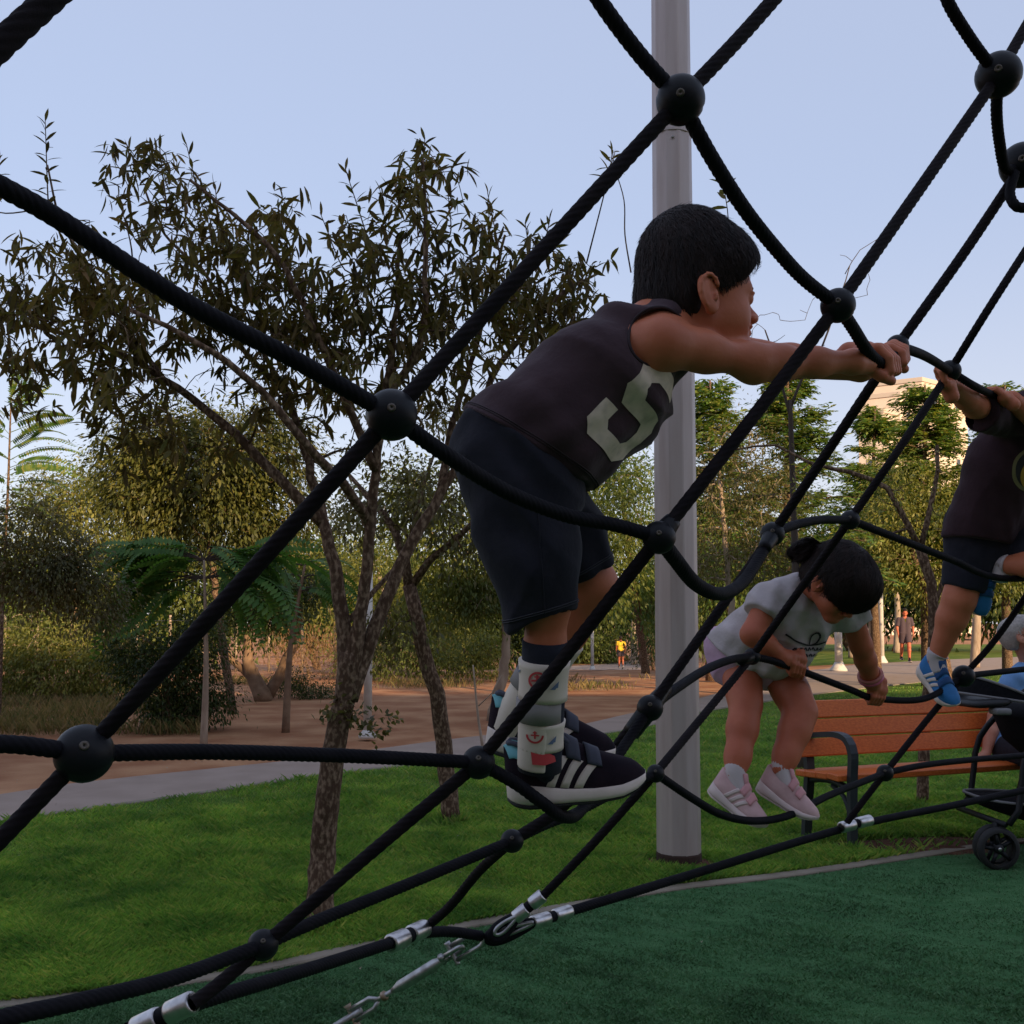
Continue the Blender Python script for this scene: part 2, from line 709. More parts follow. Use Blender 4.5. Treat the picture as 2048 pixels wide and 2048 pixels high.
KERB = [(-700, 2120), (-200, 2046), (0, 2015), (254, 1986), (518, 1942), (700, 1903), (940, 1853), (1180, 1808), (1348, 1779), (1616, 1747), (1942, 1698), (2300, 1655), (2900, 1600)]
PNEAR = [(-700, 1730), (-300, 1690), (0, 1647), (98, 1631), (362, 1594), (648, 1551), (893, 1522), (1194, 1471), (1310, 1449), (1399, 1425), (1625, 1390), (1832, 1366), (2048, 1345), (2400, 1318)]
PFAR = [(-700, 1660), (-300, 1625), (0, 1589), (163, 1563), (543, 1525), (798, 1492), (881, 1480), (1165, 1449), (1241, 1431), (1400, 1396), (1560, 1350), (1700, 1330), (1836, 1322), (2400, 1300)]
K3 = np.array([G(*p) for p in KERB])
N3 = np.array([G(*p) for p in PNEAR])
F3 = np.array([G(*p) for p in PFAR])
sheet("path", N3, F3, 90, 8, M['path'], 0.0)
# lawn sits between the playground kerb and the path
Kl = K3 + np.array([0, 0.03, 0])
sheet("lawn", Kl, N3 - np.array([0, 0.05, 0]), 90, 24, M['soil'], 0.006)
# playground surface in front of the kerb
Kn = K3 - np.array([0, 0.05, 0])
B3 = np.array([[x, -7.0, 0] for x in np.linspace(-14, 22, len(K3))])
sheet("playground_turf", B3, Kn, 90, 40, M['turf'], 0.006)
# pale kerb strips
mb = MB()


def kerb_run(name, C, w, h, m):
    C = catmull(C, 0.25)
    T, N, B = frames(C)
    side = np.cross(T, np.array([0, 0, 1.0]))
    side /= np.linalg.norm(side, axis=1)[:, None]
    prof = [(-w / 2, -.05), (-w / 2, h - .006), (-w / 2 + .006, h), (w / 2 - .006, h), (w / 2, h - .006), (w / 2, -.05)]
    V = np.concatenate([[C[i] + side[i] * a + np.array([0, 0, b]) for a, b in prof] for i in range(len(C))])
    k = len(prof)
    F = []
    for i in range(len(C) - 1):
        for j in range(k - 1):
            F.append((i * k + j, i * k + j + 1, (i + 1) * k + j + 1, (i + 1) * k + j))
    return mk(name, V, F, m, kind="structure", smooth=False)


kerb_run("kerb", K3 - np.array([0, 0.01, 0]), 0.075, 0.018, M['kerb'])
kerb_run("path_edging", N3 - np.array([0, 0.03, 0]), 0.07, 0.02, M['kerb'])
# bare earth worn under the bench and round the pole foot


def earth_patch(name, c, rx, ry, ang, seed):
    r = np.random.default_rng(seed)
    n, m = 40, 6
    V = [np.array([c[0], c[1], 0.024])]
    ph = r.uniform(0, 6.28, 5)
    for k in range(1, m + 1):
        for i in range(n):
            t = 2 * math.pi * i / n
            w = 1 + .12 * math.sin(3 * t + ph[0]) + .09 * math.sin(5 * t + ph[1]) + .07 * math.sin(9 * t + ph[2]) + .05 * math.sin(14 * t + ph[3])
            x, y = rx * w * k / m * math.cos(t), ry * w * k / m * math.sin(t)
            V.append(np.array([c[0] + x * math.cos(ang) - y * math.sin(ang), c[1] + x * math.sin(ang) + y * math.cos(ang), 0.026 - 0.02 * (k / m) ** 2 + r.normal() * .002]))
    F = [(0, 1 + i, 1 + (i + 1) % n) for i in range(n)]
    for k in range(m - 1):
        for i in range(n):
            a, b = 1 + k * n + i, 1 + k * n + (i + 1) % n
            F.append((a, a + n, b + n, b))
    return mk(name, V, F, M['mulch'], kind="structure")


EP = [(G(1835, 1694), 0.66, 0.24, 0.2, 3), (G(1357, 1733), 0.25, 0.19, 0.1, 4)]
for c, a, b, g, s in EP:
    earth_patch("bare_soil", c, a, b, g, s)

# far lawn in the sun, far footpath
sheet("far_lawn", [PG(1420, 38), PG(1650, 36), PG(1840, 35), PG(2200, 33), PG(2600, 32)], [PG(1420, 62), PG(1650, 62), PG(1840, 62), PG(2200, 62), PG(2600, 62)], 40, 14, M['far_lawn'], -0.018)
sheet("far_footpath", [G(1060, 1343), G(1130, 1342), G(1200, 1340), G(1290, 1333)], [G(1060, 1336), G(1130, 1332), G(1200, 1328), G(1290, 1318)], 16, 4, M['path'], -0.020)


# grass: real blades, thicker near the camera
def ground_px(px, py):
    d = (py - CY) / FPX
    ray = RGT * ((px - 1024.0) / FPX)[:, None] - UPV * d[:, None] + FWD
    t = -CAM[2] / ray[:, 2]
    return CAM + ray * t[:, None]


def blades(name, pos, h, w, lean, m, seed, kind="stuff"):
    r = np.random.default_rng(seed)
    n = len(pos)
    a = r.uniform(0, 2 * math.pi, n)
    side = np.stack([np.cos(a), np.sin(a), np.zeros(n)], 1)
    b = r.uniform(0, 2 * math.pi, n)
    ln = np.stack([np.cos(b), np.sin(b), np.zeros(n)], 1) * (lean * r.uniform(.2, 1, n) * h)[:, None]
    up = np.array([0, 0, 1.0])
    V = np.stack([pos - side * (w / 2)[:, None], pos + side * (w / 2)[:, None],
                  pos + ln * .35 + up * (h * .62)[:, None] + side * (w * .32)[:, None],
                  pos + ln + up * (h * np.sqrt(np.maximum(.15, 1 - lean * lean * .4)))[:, None] if False else pos + ln + up * h[:, None]], 1)
    q = np.arange(n)[:, None] * 4
    F = np.concatenate([q + np.array([0, 1, 2]), q + np.array([0, 2, 3])])
    return mk(name, V.reshape(-1, 3), F, m, kind=kind)


NB = 420000
px = RNG.uniform(-260, 2320, NB)
ky = np.interp(px, [p[0] for p in KERB], [p[1] for p in KERB])
py_ = np.interp(px, [p[0] for p in PNEAR], [p[1] for p in PNEAR])
py = py_ + 3 + (ky - py_ - 6) * RNG.uniform(0, 1, NB) ** .85
pos = ground_px(px, py)
dist = pos[:, 1]
keep = np.ones(NB, bool)
for c, a, b, g, s in EP:
    dx, dy = pos[:, 0] - c[0], pos[:, 1] - c[1]
    u, v = dx * math.cos(g) + dy * math.sin(g), -dx * math.sin(g) + dy * math.cos(g)
    keep &= ((u / a) ** 2 + (v / b) ** 2 > RNG.uniform(.6, 1.1, NB)) | (RNG.uniform(0, 1, NB) < .04)
cl = (np.sin(pos[:, 0] * 3.1 + 1.3 * np.sin(pos[:, 1] * 2.3)) + np.sin(pos[:, 1] * 4.7 + 2 * np.sin(pos[:, 0] * 1.7)) + np.sin(pos[:, 0] * 9 + pos[:, 1] * 7.3)) / 3
hh = RNG.uniform(.022, .05, NB) * (1 + .55 * cl)
pos[:, 2] = 0.004
g1 = blades("lawn_grass", pos[keep], hh[keep], (0.0025 * (0.55 + dist / 7))[keep], 1.35, M['blade'], 11)
tag(g1, "short green lawn grass between the kerb and the path", "grass")

# longer unmown tufts round the feet of the post, the trunks and the bench
rt = np.random.default_rng(19)
tp_, th_ = [], []
for (bx, by, rr_, nn_) in ((637, 1866, .06, 520), (905, 1650, .06, 420), (1704, 1711, .03, 200), (1640, 1690, .03, 160), (1845, 1616, .04, 260)):
    c = G(bx, by)
    a = rt.uniform(0, 2 * math.pi, nn_)
    q_ = rr_ * (.95 + rt.exponential(.45, nn_))
    tp_.append(np.stack([c[0] + q_ * np.cos(a), c[1] + q_ * np.sin(a), np.full(nn_, .004)], 1))
    th_.append(rt.uniform(.03, .10, nn_) * np.exp(-(q_ / rr_ - 1) * .5))
tp_, th_ = np.concatenate(tp_), np.concatenate(th_)
g4 = blades("grass_tufts", tp_, th_, np.full(len(tp_), .0045), .8, M['blade'], 14)
tag(g4, "longer unmown grass tufts round the feet of the lamp post, trunks and bench", "grass")

NT = 240000
px = RNG.uniform(-300, 2350, NT)
ky = np.interp(px, [p[0] for p in KERB], [p[1] for p in KERB])
py = ky + 5 + (2130 - ky) * RNG.uniform(0, 1, NT)
ok = py < 2130
pos = ground_px(px[ok], py[ok])
pos[:, 2] = 0.004
n = len(pos)
cl = (np.sin(pos[:, 0] * 5 + 2 * np.sin(pos[:, 1] * 3.3)) + np.sin(pos[:, 1] * 11 + 2 * np.sin(pos[:, 0] * 4)) + np.sin(pos[:, 0] * 23 + pos[:, 1] * 31)) / 3
g2 = blades("turf_fibres", pos, RNG.uniform(.005, .013, n) * (1 + .5 * cl), np.full(n, .0042), 1.6, M['fibre'], 12)
tag(g2, "dark green artificial turf pile of the playground floor", "turf")

# dry weeds beyond the path
ND = 26000
px = np.r_[RNG.uniform(-200, 420, ND), RNG.uniform(420, 1300, ND // 2)]
d_ = np.r_[RNG.uniform(12, 21, ND), RNG.uniform(19, 25, ND // 2)]
x = (px - 1024) / FPX * d_
pos = np.stack([x, d_, H(x, d_) - .01], 1)
cl = np.sin(x * 1.7 + np.sin(d_ * 1.1) * 2) + np.sin(d_ * 1.9 + x * .6) + RNG.normal(size=len(x)) * .4
ok = cl > np.where(px < 230, -.5, 1.0)
g3 = blades("dry_grass", pos[ok], RNG.uniform(.04, .20, ok.sum()), np.full(ok.sum(), .012), .8, M['dry'], 13)
tag(g3, "dry yellow weeds on the bare ground beyond the path", "weeds")

# litter: twigs and pale crumbs lying on the ground
M['crumb'] = mat("dry_leaf_litter", (0.30, 0.25, 0.17), .9)
mb = MB()
for k in range(420):
    p = G(RNG.uniform(-100, 2150), RNG.uniform(1560, 2040)) if k < 8 else (G(RNG.uniform(-100, 2150), RNG.uniform(1420, 1560)) if k < 160 else G(RNG.uniform(-100, 2150), RNG.uniform(1500, 1900)))
    if k >= 160 and (p[1] < np.interp(p[0], K3[:, 0], K3[:, 1]) + .1):
        continue
    s = RNG.uniform(.006, .016) * (1 if k < 60 else 1.5)
    a = RNG.uniform(0, 6.28)
    u = np.array([math.cos(a), math.sin(a), .1]) * s
    v = np.array([-math.sin(a), math.cos(a), .1]) * s * .45
    z = np.array([0, 0, .028 if k < 8 else .012])
    mb.add([p - u + z, p - v + z * 1.2, p + u + z, p + v + z * 1.3], [(0, 1, 2), (0, 2, 3)])
o = mb.build("leaf_litter", M['crumb'], kind="stuff")
tag(o, "pale crumbs of leaf litter scattered on the ground", "litter")

# ------------------------------------------------------------------ buildings
M['bpale'] = mat("pale_render", (0.62, 0.50, 0.40), .9, col2=(0.68, 0.56, 0.46), scale=.3)
M['bglass'] = mat("window_glass", (0.05, 0.055, 0.065), .15)
M['bframe'] = mat("window_surround", (0.5, 0.42, 0.35), .8)
bc = P(1846, 1000, 112)
bl = thing("apartment_building", "pale stepped apartment tower rising above the trees behind the climbing boy's hands", "building", (bc[0], bc[1], 0))
bu = nrm([0.80, 0.60, 0])          # left face runs toward this
bw = nrm([0.60, -0.80, 0])         # right, sunlit face
# corner (the bright vertical edge) at px 1844
cor = P(1844, 763, 110)


def tower(c, a, b, top, nm):
    """box whose near corner is c, running a metres to the left and b metres to the right"""
    la = -bw * 0 + nrm([-0.86, 0.5, 0])
    lb = nrm([0.80, 0.60, 0])
    cc = np.array([c[0], c[1], 0]) + la * a / 2 + lb * b / 2
    mb = MB()
    mb.add(*rbox(cc + np.array([0, 0, top / 2]), la, lb, np.array([0, 0, 1.]), a / 2, b / 2, top / 2, .05))
    w = mb.build(nm, M['bpale'], bl, smooth=False)
    mb = MB()
    mb.add(*rbox(cc + np.array([0, 0, top + .25]), la, lb, np.array([0, 0, 1.]), a / 2 + .1, b / 2 + .1, .25, .04))
    mb.build("parapet", M['bframe'], bl, smooth=False)
    nrmA = nrm(np.cross(np.array([0, 0, 1.]), la))
    if nrmA[1] > 0:
        nrmA = -nrmA
    nrmB = nrm(np.cross(np.array([0, 0, 1.]), lb))
    if nrmB[1] > 0:
        nrmB = -nrmB
    for (dr, ln, nv) in ((la, a, nrmA), (lb, b, nrmB)):
        k = max(1, int(ln / 3.4))
        for q in range(k):
            for fl in range(int(top / 3.1)):
                z = top - 2.0 - fl * 3.1
                if z < 12:
                    break
                ctr = np.array([c[0], c[1], 0]) + dr * (ln * (q + .5) / k) + np.array([0, 0, z])
                m1 = MB().add(*rbox(ctr + nv * .03, dr, nv, np.array([0, 0, 1.]), .42, .06, .5, .02))
                fr = m1.build("window", M['bframe'], bl, smooth=False)
                m1 = MB().add(*rbox(ctr + nv * .07, dr, nv, np.array([0, 0, 1.]), .33, .04, .4, .01))
                m1.build("pane", M['bglass'], fr, smooth=False)
    return w


tower(cor, 5.2, 9, cor[2], "tower_block")
c2 = P(1800, 792, 106)
tower(c2, 4.0, 2.6, c2[2], "tower_block")
c3 = P(1767, 826, 103)
tower(c3, 2.5, 2.5, c3[2], "tower_block")

# unseen block added behind the camera, sized to keep the playground in shade
M['wall2'] = mat("plain_wall", (0.42, 0.38, 0.33), .9, col2=(0.47, 0.43, 0.38), scale=2)
hb = thing("shade_block", "unseen long pale block added behind the playground to shade it", "building", (15, -17, 0))
MB().add(*rbox((17, -18, 6.15), (1, 0, 0), (0, 1, 0), (0, 0, 1), 52, 4, 6.15, .05)).build("wall", M['wall2'], hb, smooth=False)
MB().add(*rbox((17, -18, 12.42), (1, 0, 0), (0, 1, 0), (0, 0, 1), 52.2, 4.2, .12, .03)).build("roof", M['bframe'], hb, smooth=False)
for k in range(12):
    for z in (1.7, 5.1):
        w = MB().add(*rbox((-20 + k * 6, -13.97, z), (1, 0, 0), (0, 1, 0), (0, 0, 1), .9, .06, .7, .02)).build("window", M['bframe'], hb, smooth=False)
        MB().add(*rbox((-20 + k * 6, -13.93, z), (1, 0, 0), (0, 1, 0), (0, 0, 1), .8, .05, .6, .01)).build("pane", M['bglass'], w, smooth=False)

# ================================================================== TREES AND BUSHES
M['bark_dark'] = mat("dark_bark", (0.085, 0.050, 0.032), .95, col2=(0.27, 0.185, 0.125), scale=62, detail=10, lo=.46, hi=.66, bump=1.0, bscale=40, bdist=.012, spec=.15, stretch=(1, 1, .55))
M['bark_pale'] = mat("pale_bark", (0.26, 0.19, 0.14), .9, col2=(0.40, 0.31, 0.235), scale=12, detail=6, bump=.6, bscale=30, bdist=.008, spec=.15, stretch=(1, 1, .3))
M['bark_warm'] = mat("warm_bark", (0.17, 0.105, 0.068), .9, col2=(0.25, 0.165, 0.11), scale=10, detail=6, bump=.6, bscale=30, bdist=.008, spec=.15)
M['twig'] = mat("twig", (0.06, 0.042, 0.032), .9)
M['lf_main'] = leafmat("narrow_leaf", [(0.058, 0.045, 0.019), (0.095, 0.074, 0.028), (0.14, 0.108, 0.037), (0.095, 0.105, 0.038), (0.17, 0.115, 0.056)], trans=.4, rough=.8, patch=(1.6, (.62, .64, .7), (1.45, 1.3, 1.1)))
M['lf_olive'] = leafmat("olive_leaf", [(0.0886, 0.122, 0.0269), (0.1369, 0.1708, 0.0373), (0.1932, 0.2098, 0.0539), (0.0966, 0.1464, 0.0373)], trans=.45, patch=(0.9, (.50, .58, .55), (1.35, 1.28, 1.2)))
M['lf_brown'] = leafmat("brown_leaf", [(0.083, 0.0752, 0.0285), (0.1366, 0.1181, 0.0461), (0.1952, 0.1664, 0.0714), (0.1074, 0.1181, 0.0395)], trans=.4, patch=(0.9, (.50, .58, .55), (1.35, 1.28, 1.2)))
M['lf_green'] = leafmat("green_leaf", [(0.061, 0.122, 0.0268), (0.0915, 0.1647, 0.0342), (0.1464, 0.2135, 0.0464), (0.2196, 0.244, 0.061)], trans=.42, patch=(0.9, (.50, .58, .55), (1.35, 1.28, 1.2)))
M['lf_dark'] = leafmat("dark_leaf", [(0.030, 0.052, 0.014), (0.050, 0.078, 0.018), (0.085, 0.11, 0.026)], trans=.38, patch=(0.9, (.50, .58, .55), (1.35, 1.28, 1.2)))
M['lf_gold'] = leafmat("gold_leaf", [(0.1493, 0.1731, 0.0373), (0.2196, 0.2308, 0.057), (0.2899, 0.2728, 0.0778), (0.1318, 0.1731, 0.0373)], trans=.45, patch=(0.9, (.50, .58, .55), (1.35, 1.28, 1.2)))
M['lf_deep'] = leafmat("deep_olive_leaf", [(0.050, 0.060, 0.016), (0.080, 0.095, 0.022), (0.12, 0.13, 0.03), (0.17, 0.16, 0.045)], trans=.4, patch=(1.1, (.45, .52, .5), (1.4, 1.32, 1.2)))
M['lf_frond'] = leafmat("frond_leaflet", [(0.045, 0.12, 0.022), (0.07, 0.16, 0.03), (0.11, 0.20, 0.045)], trans=.45)
M['lf_ever'] = leafmat("evergreen_leaf", [(0.0549, 0.1281, 0.0293), (0.1037, 0.1952, 0.0415), (0.1952, 0.2684, 0.0561), (0.3294, 0.3172, 0.0793)], trans=.42, patch=(0.9, (.50, .58, .55), (1.35, 1.28, 1.2)))


def leaf_tpl(w, curl, n=4):
    """lanceolate leaf, unit length along +x, folded and curled"""
    V, F = [], []
    for i in range(n + 1):
        t = i / n
        hw = w * math.sin(math.pi * min(1, t * .94 + .06)) ** .8 if i < n else 0.0
        z = -curl * t * t
        V += [(t, hw, z + hw * .35), (t, 0, z), (t, -hw, z + hw * .35)]
    for i in range(n):
        a = i * 3
        F += [(a, a + 1, a + 4, a + 3), (a + 1, a + 2, a + 5, a + 4)]
    return np.array(V), np.array(F)


def quad_tpl(w, curl):
    V = np.array([(0, 0, 0), (.45, w, -curl * .2), (1, 0, -curl), (.45, -w, -curl * .2)])
    return V, np.array([(0, 3, 2, 1)])


def orient(dirs, rng, up=(0, 0, 1)):
    """rotation matrices whose x column is dirs and whose z column leans to up with random roll"""
    d = dirs / (np.linalg.norm(dirs, axis=1)[:, None] + 1e-9)
    u = np.asarray(up, float) + rng.normal(size=d.shape) * .45
    y = np.cross(u, d)
    y /= np.linalg.norm(y, axis=1)[:, None] + 1e-9
    z = np.cross(d, y)
    return np.stack([d, y, z], 2)


def scatter(tpl, pos, R, s):
    V, F = tpl
    W = np.einsum('nij,vj->nvi', R, V) * s[:, None, None] + pos[:, None, :]
    n, k = len(pos), len(V)
    FF = (F[None] + (np.arange(n) * k)[:, None, None]).reshape(-1, F.shape[1])
    return W.reshape(-1, 3), FF


class Skel:
    """branch skeleton grown towards cluster centres"""

    def __init__(self):
        self.P = []
        self.Rr = []
        self.mb = MB()

    def limb(self, pts, r0, r1, n=8, step=.12, wob=0.0, rng=None):
        C = catmull(pts, step)
        if wob and rng is not None:
            C[1:-1] += rng.normal(size=C[1:-1].shape) * wob
        r = np.linspace(r0, r1, len(C))
        self.mb.add(*tube(C, r, n))
        self.P += list(C)
        self.Rr += list(r)

    def grow(self, c, rng, rmin=.004, sag=.15, n=5, taper=.5, seg=5):
        A = np.array(self.P)
        d = np.linalg.norm(A - c, axis=1) + np.maximum(0, A[:, 2] - c[2]) * .6
        i = int(np.argmin(d))
        a = A[i]
        L = np.linalg.norm(c - a)
        if L < .02:
            return
        mid = (a + c) / 2 + np.array([0, 0, L * sag]) + rng.normal(size=3) * L * .1
        C = catmull([a, mid, c], max(.03, L / seg))
        r0 = max(rmin, self.Rr[i] * taper)
        r = np.linspace(r0, rmin * .7, len(C))
        self.mb.add(*tube(C, r, n, cap=False))
        self.P += list(C[1:])
        self.Rr += list(r[1:])


def blob_pts(blobs, rng):
    out = []
    for c, r, n in blobs:
        v = rng.normal(size=(n, 3))
        v /= np.linalg.norm(v, axis=1)[:, None]
        v *= rng.uniform(.25, 1, n)[:, None] ** .5
        out.append(np.asarray(c) + v * np.asarray(r))
    return np.concatenate(out)


def tree(name, label, base, limbs, blobs, lm, bark, leaf=(.2, .3), size=.09, per=40, spread=.22, droop=.6, seed=1,
         group=None, rmin=.006, flat=1.0, cat="tree", tpl=None, stuff=True, sag=.15):
    """broadleaf tree: trunk and limbs, branches grown into the crown, leaves round every branch end"""
    r = np.random.default_rng(seed)
    t = thing(name, label, cat, base, group)
    if base[1] > 30:
        size, spread = size * 1.55, spread * 1.1
    sk = Skel()
    for L in limbs:
        sk.limb(L[0], L[1], L[2], n=9 if L[1] > .03 else 6, wob=L[1] * .12, rng=r)
    cl = blob_pts(blobs, r)
    A = np.array(sk.P)
    order = np.argsort([np.min(np.linalg.norm(A - c, axis=1)) for c in cl])
    for k in order:
        sk.grow(cl[k], r, rmin=rmin, sag=sag)
    sk.mb.build("trunk", bark, t)
    cen = cl.mean(0)
    per = int(per * 2.3)
    n = len(cl) * per
    idx = np.repeat(np.arange(len(cl)), per)
    off = r.normal(size=(n, 3)) * spread * .82 * np.array([1, 1, flat])
    pos = cl[idx] + off
    out = nrm(np.array([0, 0, 0.])) if False else (off / (spread + 1e-9)) * .5 + (cl[idx] - cen) / (np.linalg.norm(cl[idx] - cen, axis=1)[:, None] + .1) * .5
    d = out + r.normal(size=(n, 3)) * .5 + np.array([0, 0, -droop])
    R = orient(d, r)
    s = size * .62 * r.uniform(.55, 1.35, n)
    V, F = scatter(tpl or quad_tpl(*leaf), pos, R, s)
    mk("crown", V, F, lm, t, kind="stuff" if stuff else None)
    return t


# ------------------------------------------------------------------ the near tree with narrow leaves
r = np.random.default_rng(21)
D = 4.3
base = G(637, 1866)
D = base[1]
mt = thing("narrow_leaved_tree", "nearest tree on the lawn, dark rough trunk and narrow drooping leaves", "tree", base)
sk = Skel()


def lp(x, y, dz=0.0):
    return P(x, y, D + dz)


sk.limb([base + np.array([0, 0, -.03]), lp(645, 1720), lp(655, 1590), lp(672, 1480), lp(690, 1380), lp(700, 1305)], .060, .043, n=14, step=.05, wob=.003, rng=r)
sk.limb([lp(698, 1330), lp(703, 1290), lp(707, 1262), lp(709, 1240)], .043, .004, n=14, step=.02)
limbs = [
    ([lp(694, 1400), lp(688, 1270, .02), lp(668, 1130, .05), lp(640, 1010, .12), lp(610, 900, .2), lp(575, 790, .25), lp(520, 690, .3)], .038, .010),
    ([lp(700, 1380), lp(722, 1230, -.02), lp(738, 1080, -.05), lp(752, 940, -.1), lp(770, 800, -.12), lp(792, 640, -.15), lp(800, 480, -.1)], .032, .007),
    ([lp(700, 1400), lp(762, 1230, .03), lp(812, 1110, .08), lp(880, 990, .15), lp(930, 900, .2), lp(985, 760, .25), lp(1040, 680, .3), lp(1120, 590, .35), lp(1200, 545, .4)], .035, .006),
    ([lp(742, 1060), lp(700, 985, -.2), lp(620, 900, -.4), lp(520, 780, -.5), lp(400, 690, -.6), lp(260, 620, -.6)], .024, .008),
    ([lp(650, 1050, .1), lp(560, 960, .1), lp(450, 850, .15), lp(330, 760, .2), lp(200, 690, .2), lp(60, 650, .2)], .026, .009),
    ([lp(752, 940, -.1), lp(690, 800, -.2), lp(620, 640, -.3), lp(560, 520, -.3), lp(480, 440, -.3), lp(380, 360, -.3)], .020, .006),
    ([lp(770, 800, -.12), lp(840, 690, -.2), lp(850, 560, -.25), lp(850, 420, -.25), lp(845, 310, -.2)], .018, .005),
    ([lp(880, 990, .15), lp(905, 850, .3), lp(950, 700, .4), lp(990, 560, .4), lp(1010, 470, .4)], .02, .006),
    ([lp(575, 790, .25), lp(480, 690, .4), lp(420, 560, .5), lp(330, 470, .5), lp(290, 380, .5)], .015, .005),
    ([lp(330, 760, .2), lp(240, 640, .3), lp(180, 540, .3), lp(120, 440, .3), lp(95, 330, .3)], .012, .004),
    ([lp(690, 1250, .02), lp(800, 1120, .2), lp(850, 1040, .3), lp(880, 990, .4)], .014, .006),
]
for L, a, b in limbs:
    sk.limb(L, a, b, n=8, step=.06, wob=a * .10, rng=r)
# crown clumps (photo column, row, extra depth, half sizes in pixels, number of sprigs)
clumps = [(330, 420, .0, 120, 90, 26), (270, 330, .1, 60, 50, 8), (480, 520, .1, 130, 90, 34), (200, 600, .1, 170, 80, 40), (60, 590, .1, 110, 70, 26),
          (80, 690, .0, 120, 60, 24), (240, 720, .1, 120, 80, 30), (400, 650, .1, 150, 90, 44), (600, 620, .0, 120, 100, 40), (560, 760, .2, 140, 80, 20),
          (700, 540, .0, 90, 100, 26), (810, 440, -.1, 60, 90, 18), (845, 340, -.2, 38, 55, 12), (840, 560, -.1, 90, 90, 26), (720, 690, 0, 120, 90, 34),
          (900, 660, .1, 120, 90, 32), (1000, 530, .3, 80, 80, 18), (1090, 560, .35, 90, 70, 18), (1120, 620, .3, 90, 60, 16), (960, 440, .3, 40, 50, 6),
          (640, 800, .1, 140, 70, 12), (300, 820, .1, 110, 50, 12), (300, 900, .2, 100, 60, 13), (420, 880, .2, 150, 70, 12), (820, 780, .2, 100, 80, 12),
          (930, 760, .2, 100, 80, 14), (1110, 700, .35, 110, 70, 16), (1060, 620, .35, 110, 60, 16), (1150, 560, .4, 70, 40, 10), (40, 760, .1, 70, 60, 8), (230, 800, .0, 50, 50, 8), (1000, 640, .3, 90, 60, 14), (540, 430, .0, 50, 60, 8), (160, 520, .2, 60, 60, 10), (700, 620, .0, 320, 180, 26), (330, 580, .0, 320, 150, 34)]
tips = []
for (cx, cy, dz, rx, ry, n) in clumps:
    for _ in range(n):
        a = r.normal(size=3) * .55
        tips.append(lp(cx + a[0] * rx, cy + a[1] * ry, dz + a[2] * .45))
tips = np.array(tips)
A = np.array(sk.P)
for k in np.argsort([np.min(np.linalg.norm(A - c, axis=1)) for c in tips]):
    sk.grow(tips[k], r, rmin=.0022, sag=.12, n=5, taper=.45)
# upright shoots against the sky
shoots = [((90, 230), (98, 420), 24), ((250, 285), (330, 400), 14), ((318, 285), (335, 420), 16), ((372, 285), (400, 400), 12), ((690, 335), (735, 480), 18), ((640, 425), (690, 540), 10),
          ((975, 385), (1000, 520), 16), ((1225, 300), (1215, 360), 14), ((1100, 440), (1080, 520), 12), ((235, 390), (260, 480), 10), ((570, 440), (575, 520), 10), ((430, 370), (440, 460), 12), ((760, 380), (770, 470), 12), ((0, 310), (-10, 420), 12),
          ((895, 375), (900, 470), 12), ((1050, 445), (1060, 520), 10), ((850, 275), (845, 330), 6), ((1442, 345), (1455, 420), 8)]
LP, LD, LS = [], [], []
for (a, b, n) in shoots:
    dz = r.uniform(-.2, .4)
    p0, p1 = lp(*b, dz), lp(*a, dz + r.normal() * .05)
    if a[0] < 1300:
        A = np.array(sk.P)
        q = A[np.argmin(np.linalg.norm(A - p0, axis=1))]
        C = catmull([q, p0, p1], .03)
    else:
        C = catmull([lp(1500, 640, dz), lp(1462, 500, dz), p0, p1], .03)
    sk.mb.add(*tube(C, np.linspace(.004, .0018, len(C)), 5, cap=False))
    ax = nrm(p1 - p0)
    for i in range(n):
        t = (i + .5) / n
        ang = i * 2.4
        s1 = nrm(np.cross(ax, [0, 1, .2]))
        s2 = np.cross(ax, s1)
        o = s1 * math.cos(ang) + s2 * math.sin(ang)
        LP.append(p0 + (p1 - p0) * t)
        LD.append(o * (.95 - .6 * t * t) + ax * (.25 + .6 * t * t))
        LS.append(.082 * (1.05 - .35 * t))
# bare hanging sprig by the pole
C = catmull([lp(1262, 545, .4), lp(1250, 470, .4), lp(1248, 400, .4), lp(1228, 330, .4), lp(1226, 300, .4)], .03)
sk.mb.add(*tube(C, np.linspace(.004, .002, len(C)), 5, cap=False))
tr = sk.mb.build("trunk", M['bark_dark'], mt)
# leaves round the sprig tips
for c in tips:
    k = r.integers(9, 16)
    dr = r.normal(size=3) * .6
    dr[2] -= .25
    for i in range(k):
        LP.append(c - nrm(dr) * r.uniform(-.02, .11) + r.normal(size=3) * .012)
        v = r.normal(size=3) * .6
        v[2] -= r.uniform(.1, 1.1)
        LD.append(v)
        LS.append(r.uniform(.045, .10))
LP, LD, LS = np.array(LP), np.array(LD), np.array(LS)
R = orient(LD, r)
tpl = leaf_tpl(.115, .16)
nearest = np.argsort(LP[:, 1])
# the 300 leaves that show largest are single parts, the rest one crown
big = np.zeros(len(LP), bool)
big[nearest[:300]] = True
V, F = scatter(tpl, LP[~big], R[~big], LS[~big])
mk("crown", V, F, M['lf_main'], mt, kind="stuff")
lme = bpy.data.meshes.new("leaf")
lme.from_pydata([tuple(v) for v in tpl[0]], [], [tuple(int(q) for q in f) for f in tpl[1]])
lme.materials.append(M['lf_main'])
lme.polygons.foreach_set("use_smooth", np.full(len(lme.polygons), True))
for i in nearest[:300]:
    o = bpy.data.objects.new("leaf", lme)
    COL.objects.link(o)
    o.parent = mt
    Mx = np.eye(4)
    Mx[:3, :3] = R[i] * LS[i]
    Mx[:3, 3] = LP[i] - base
    o.matrix_local = Matrix(Mx.tolist())
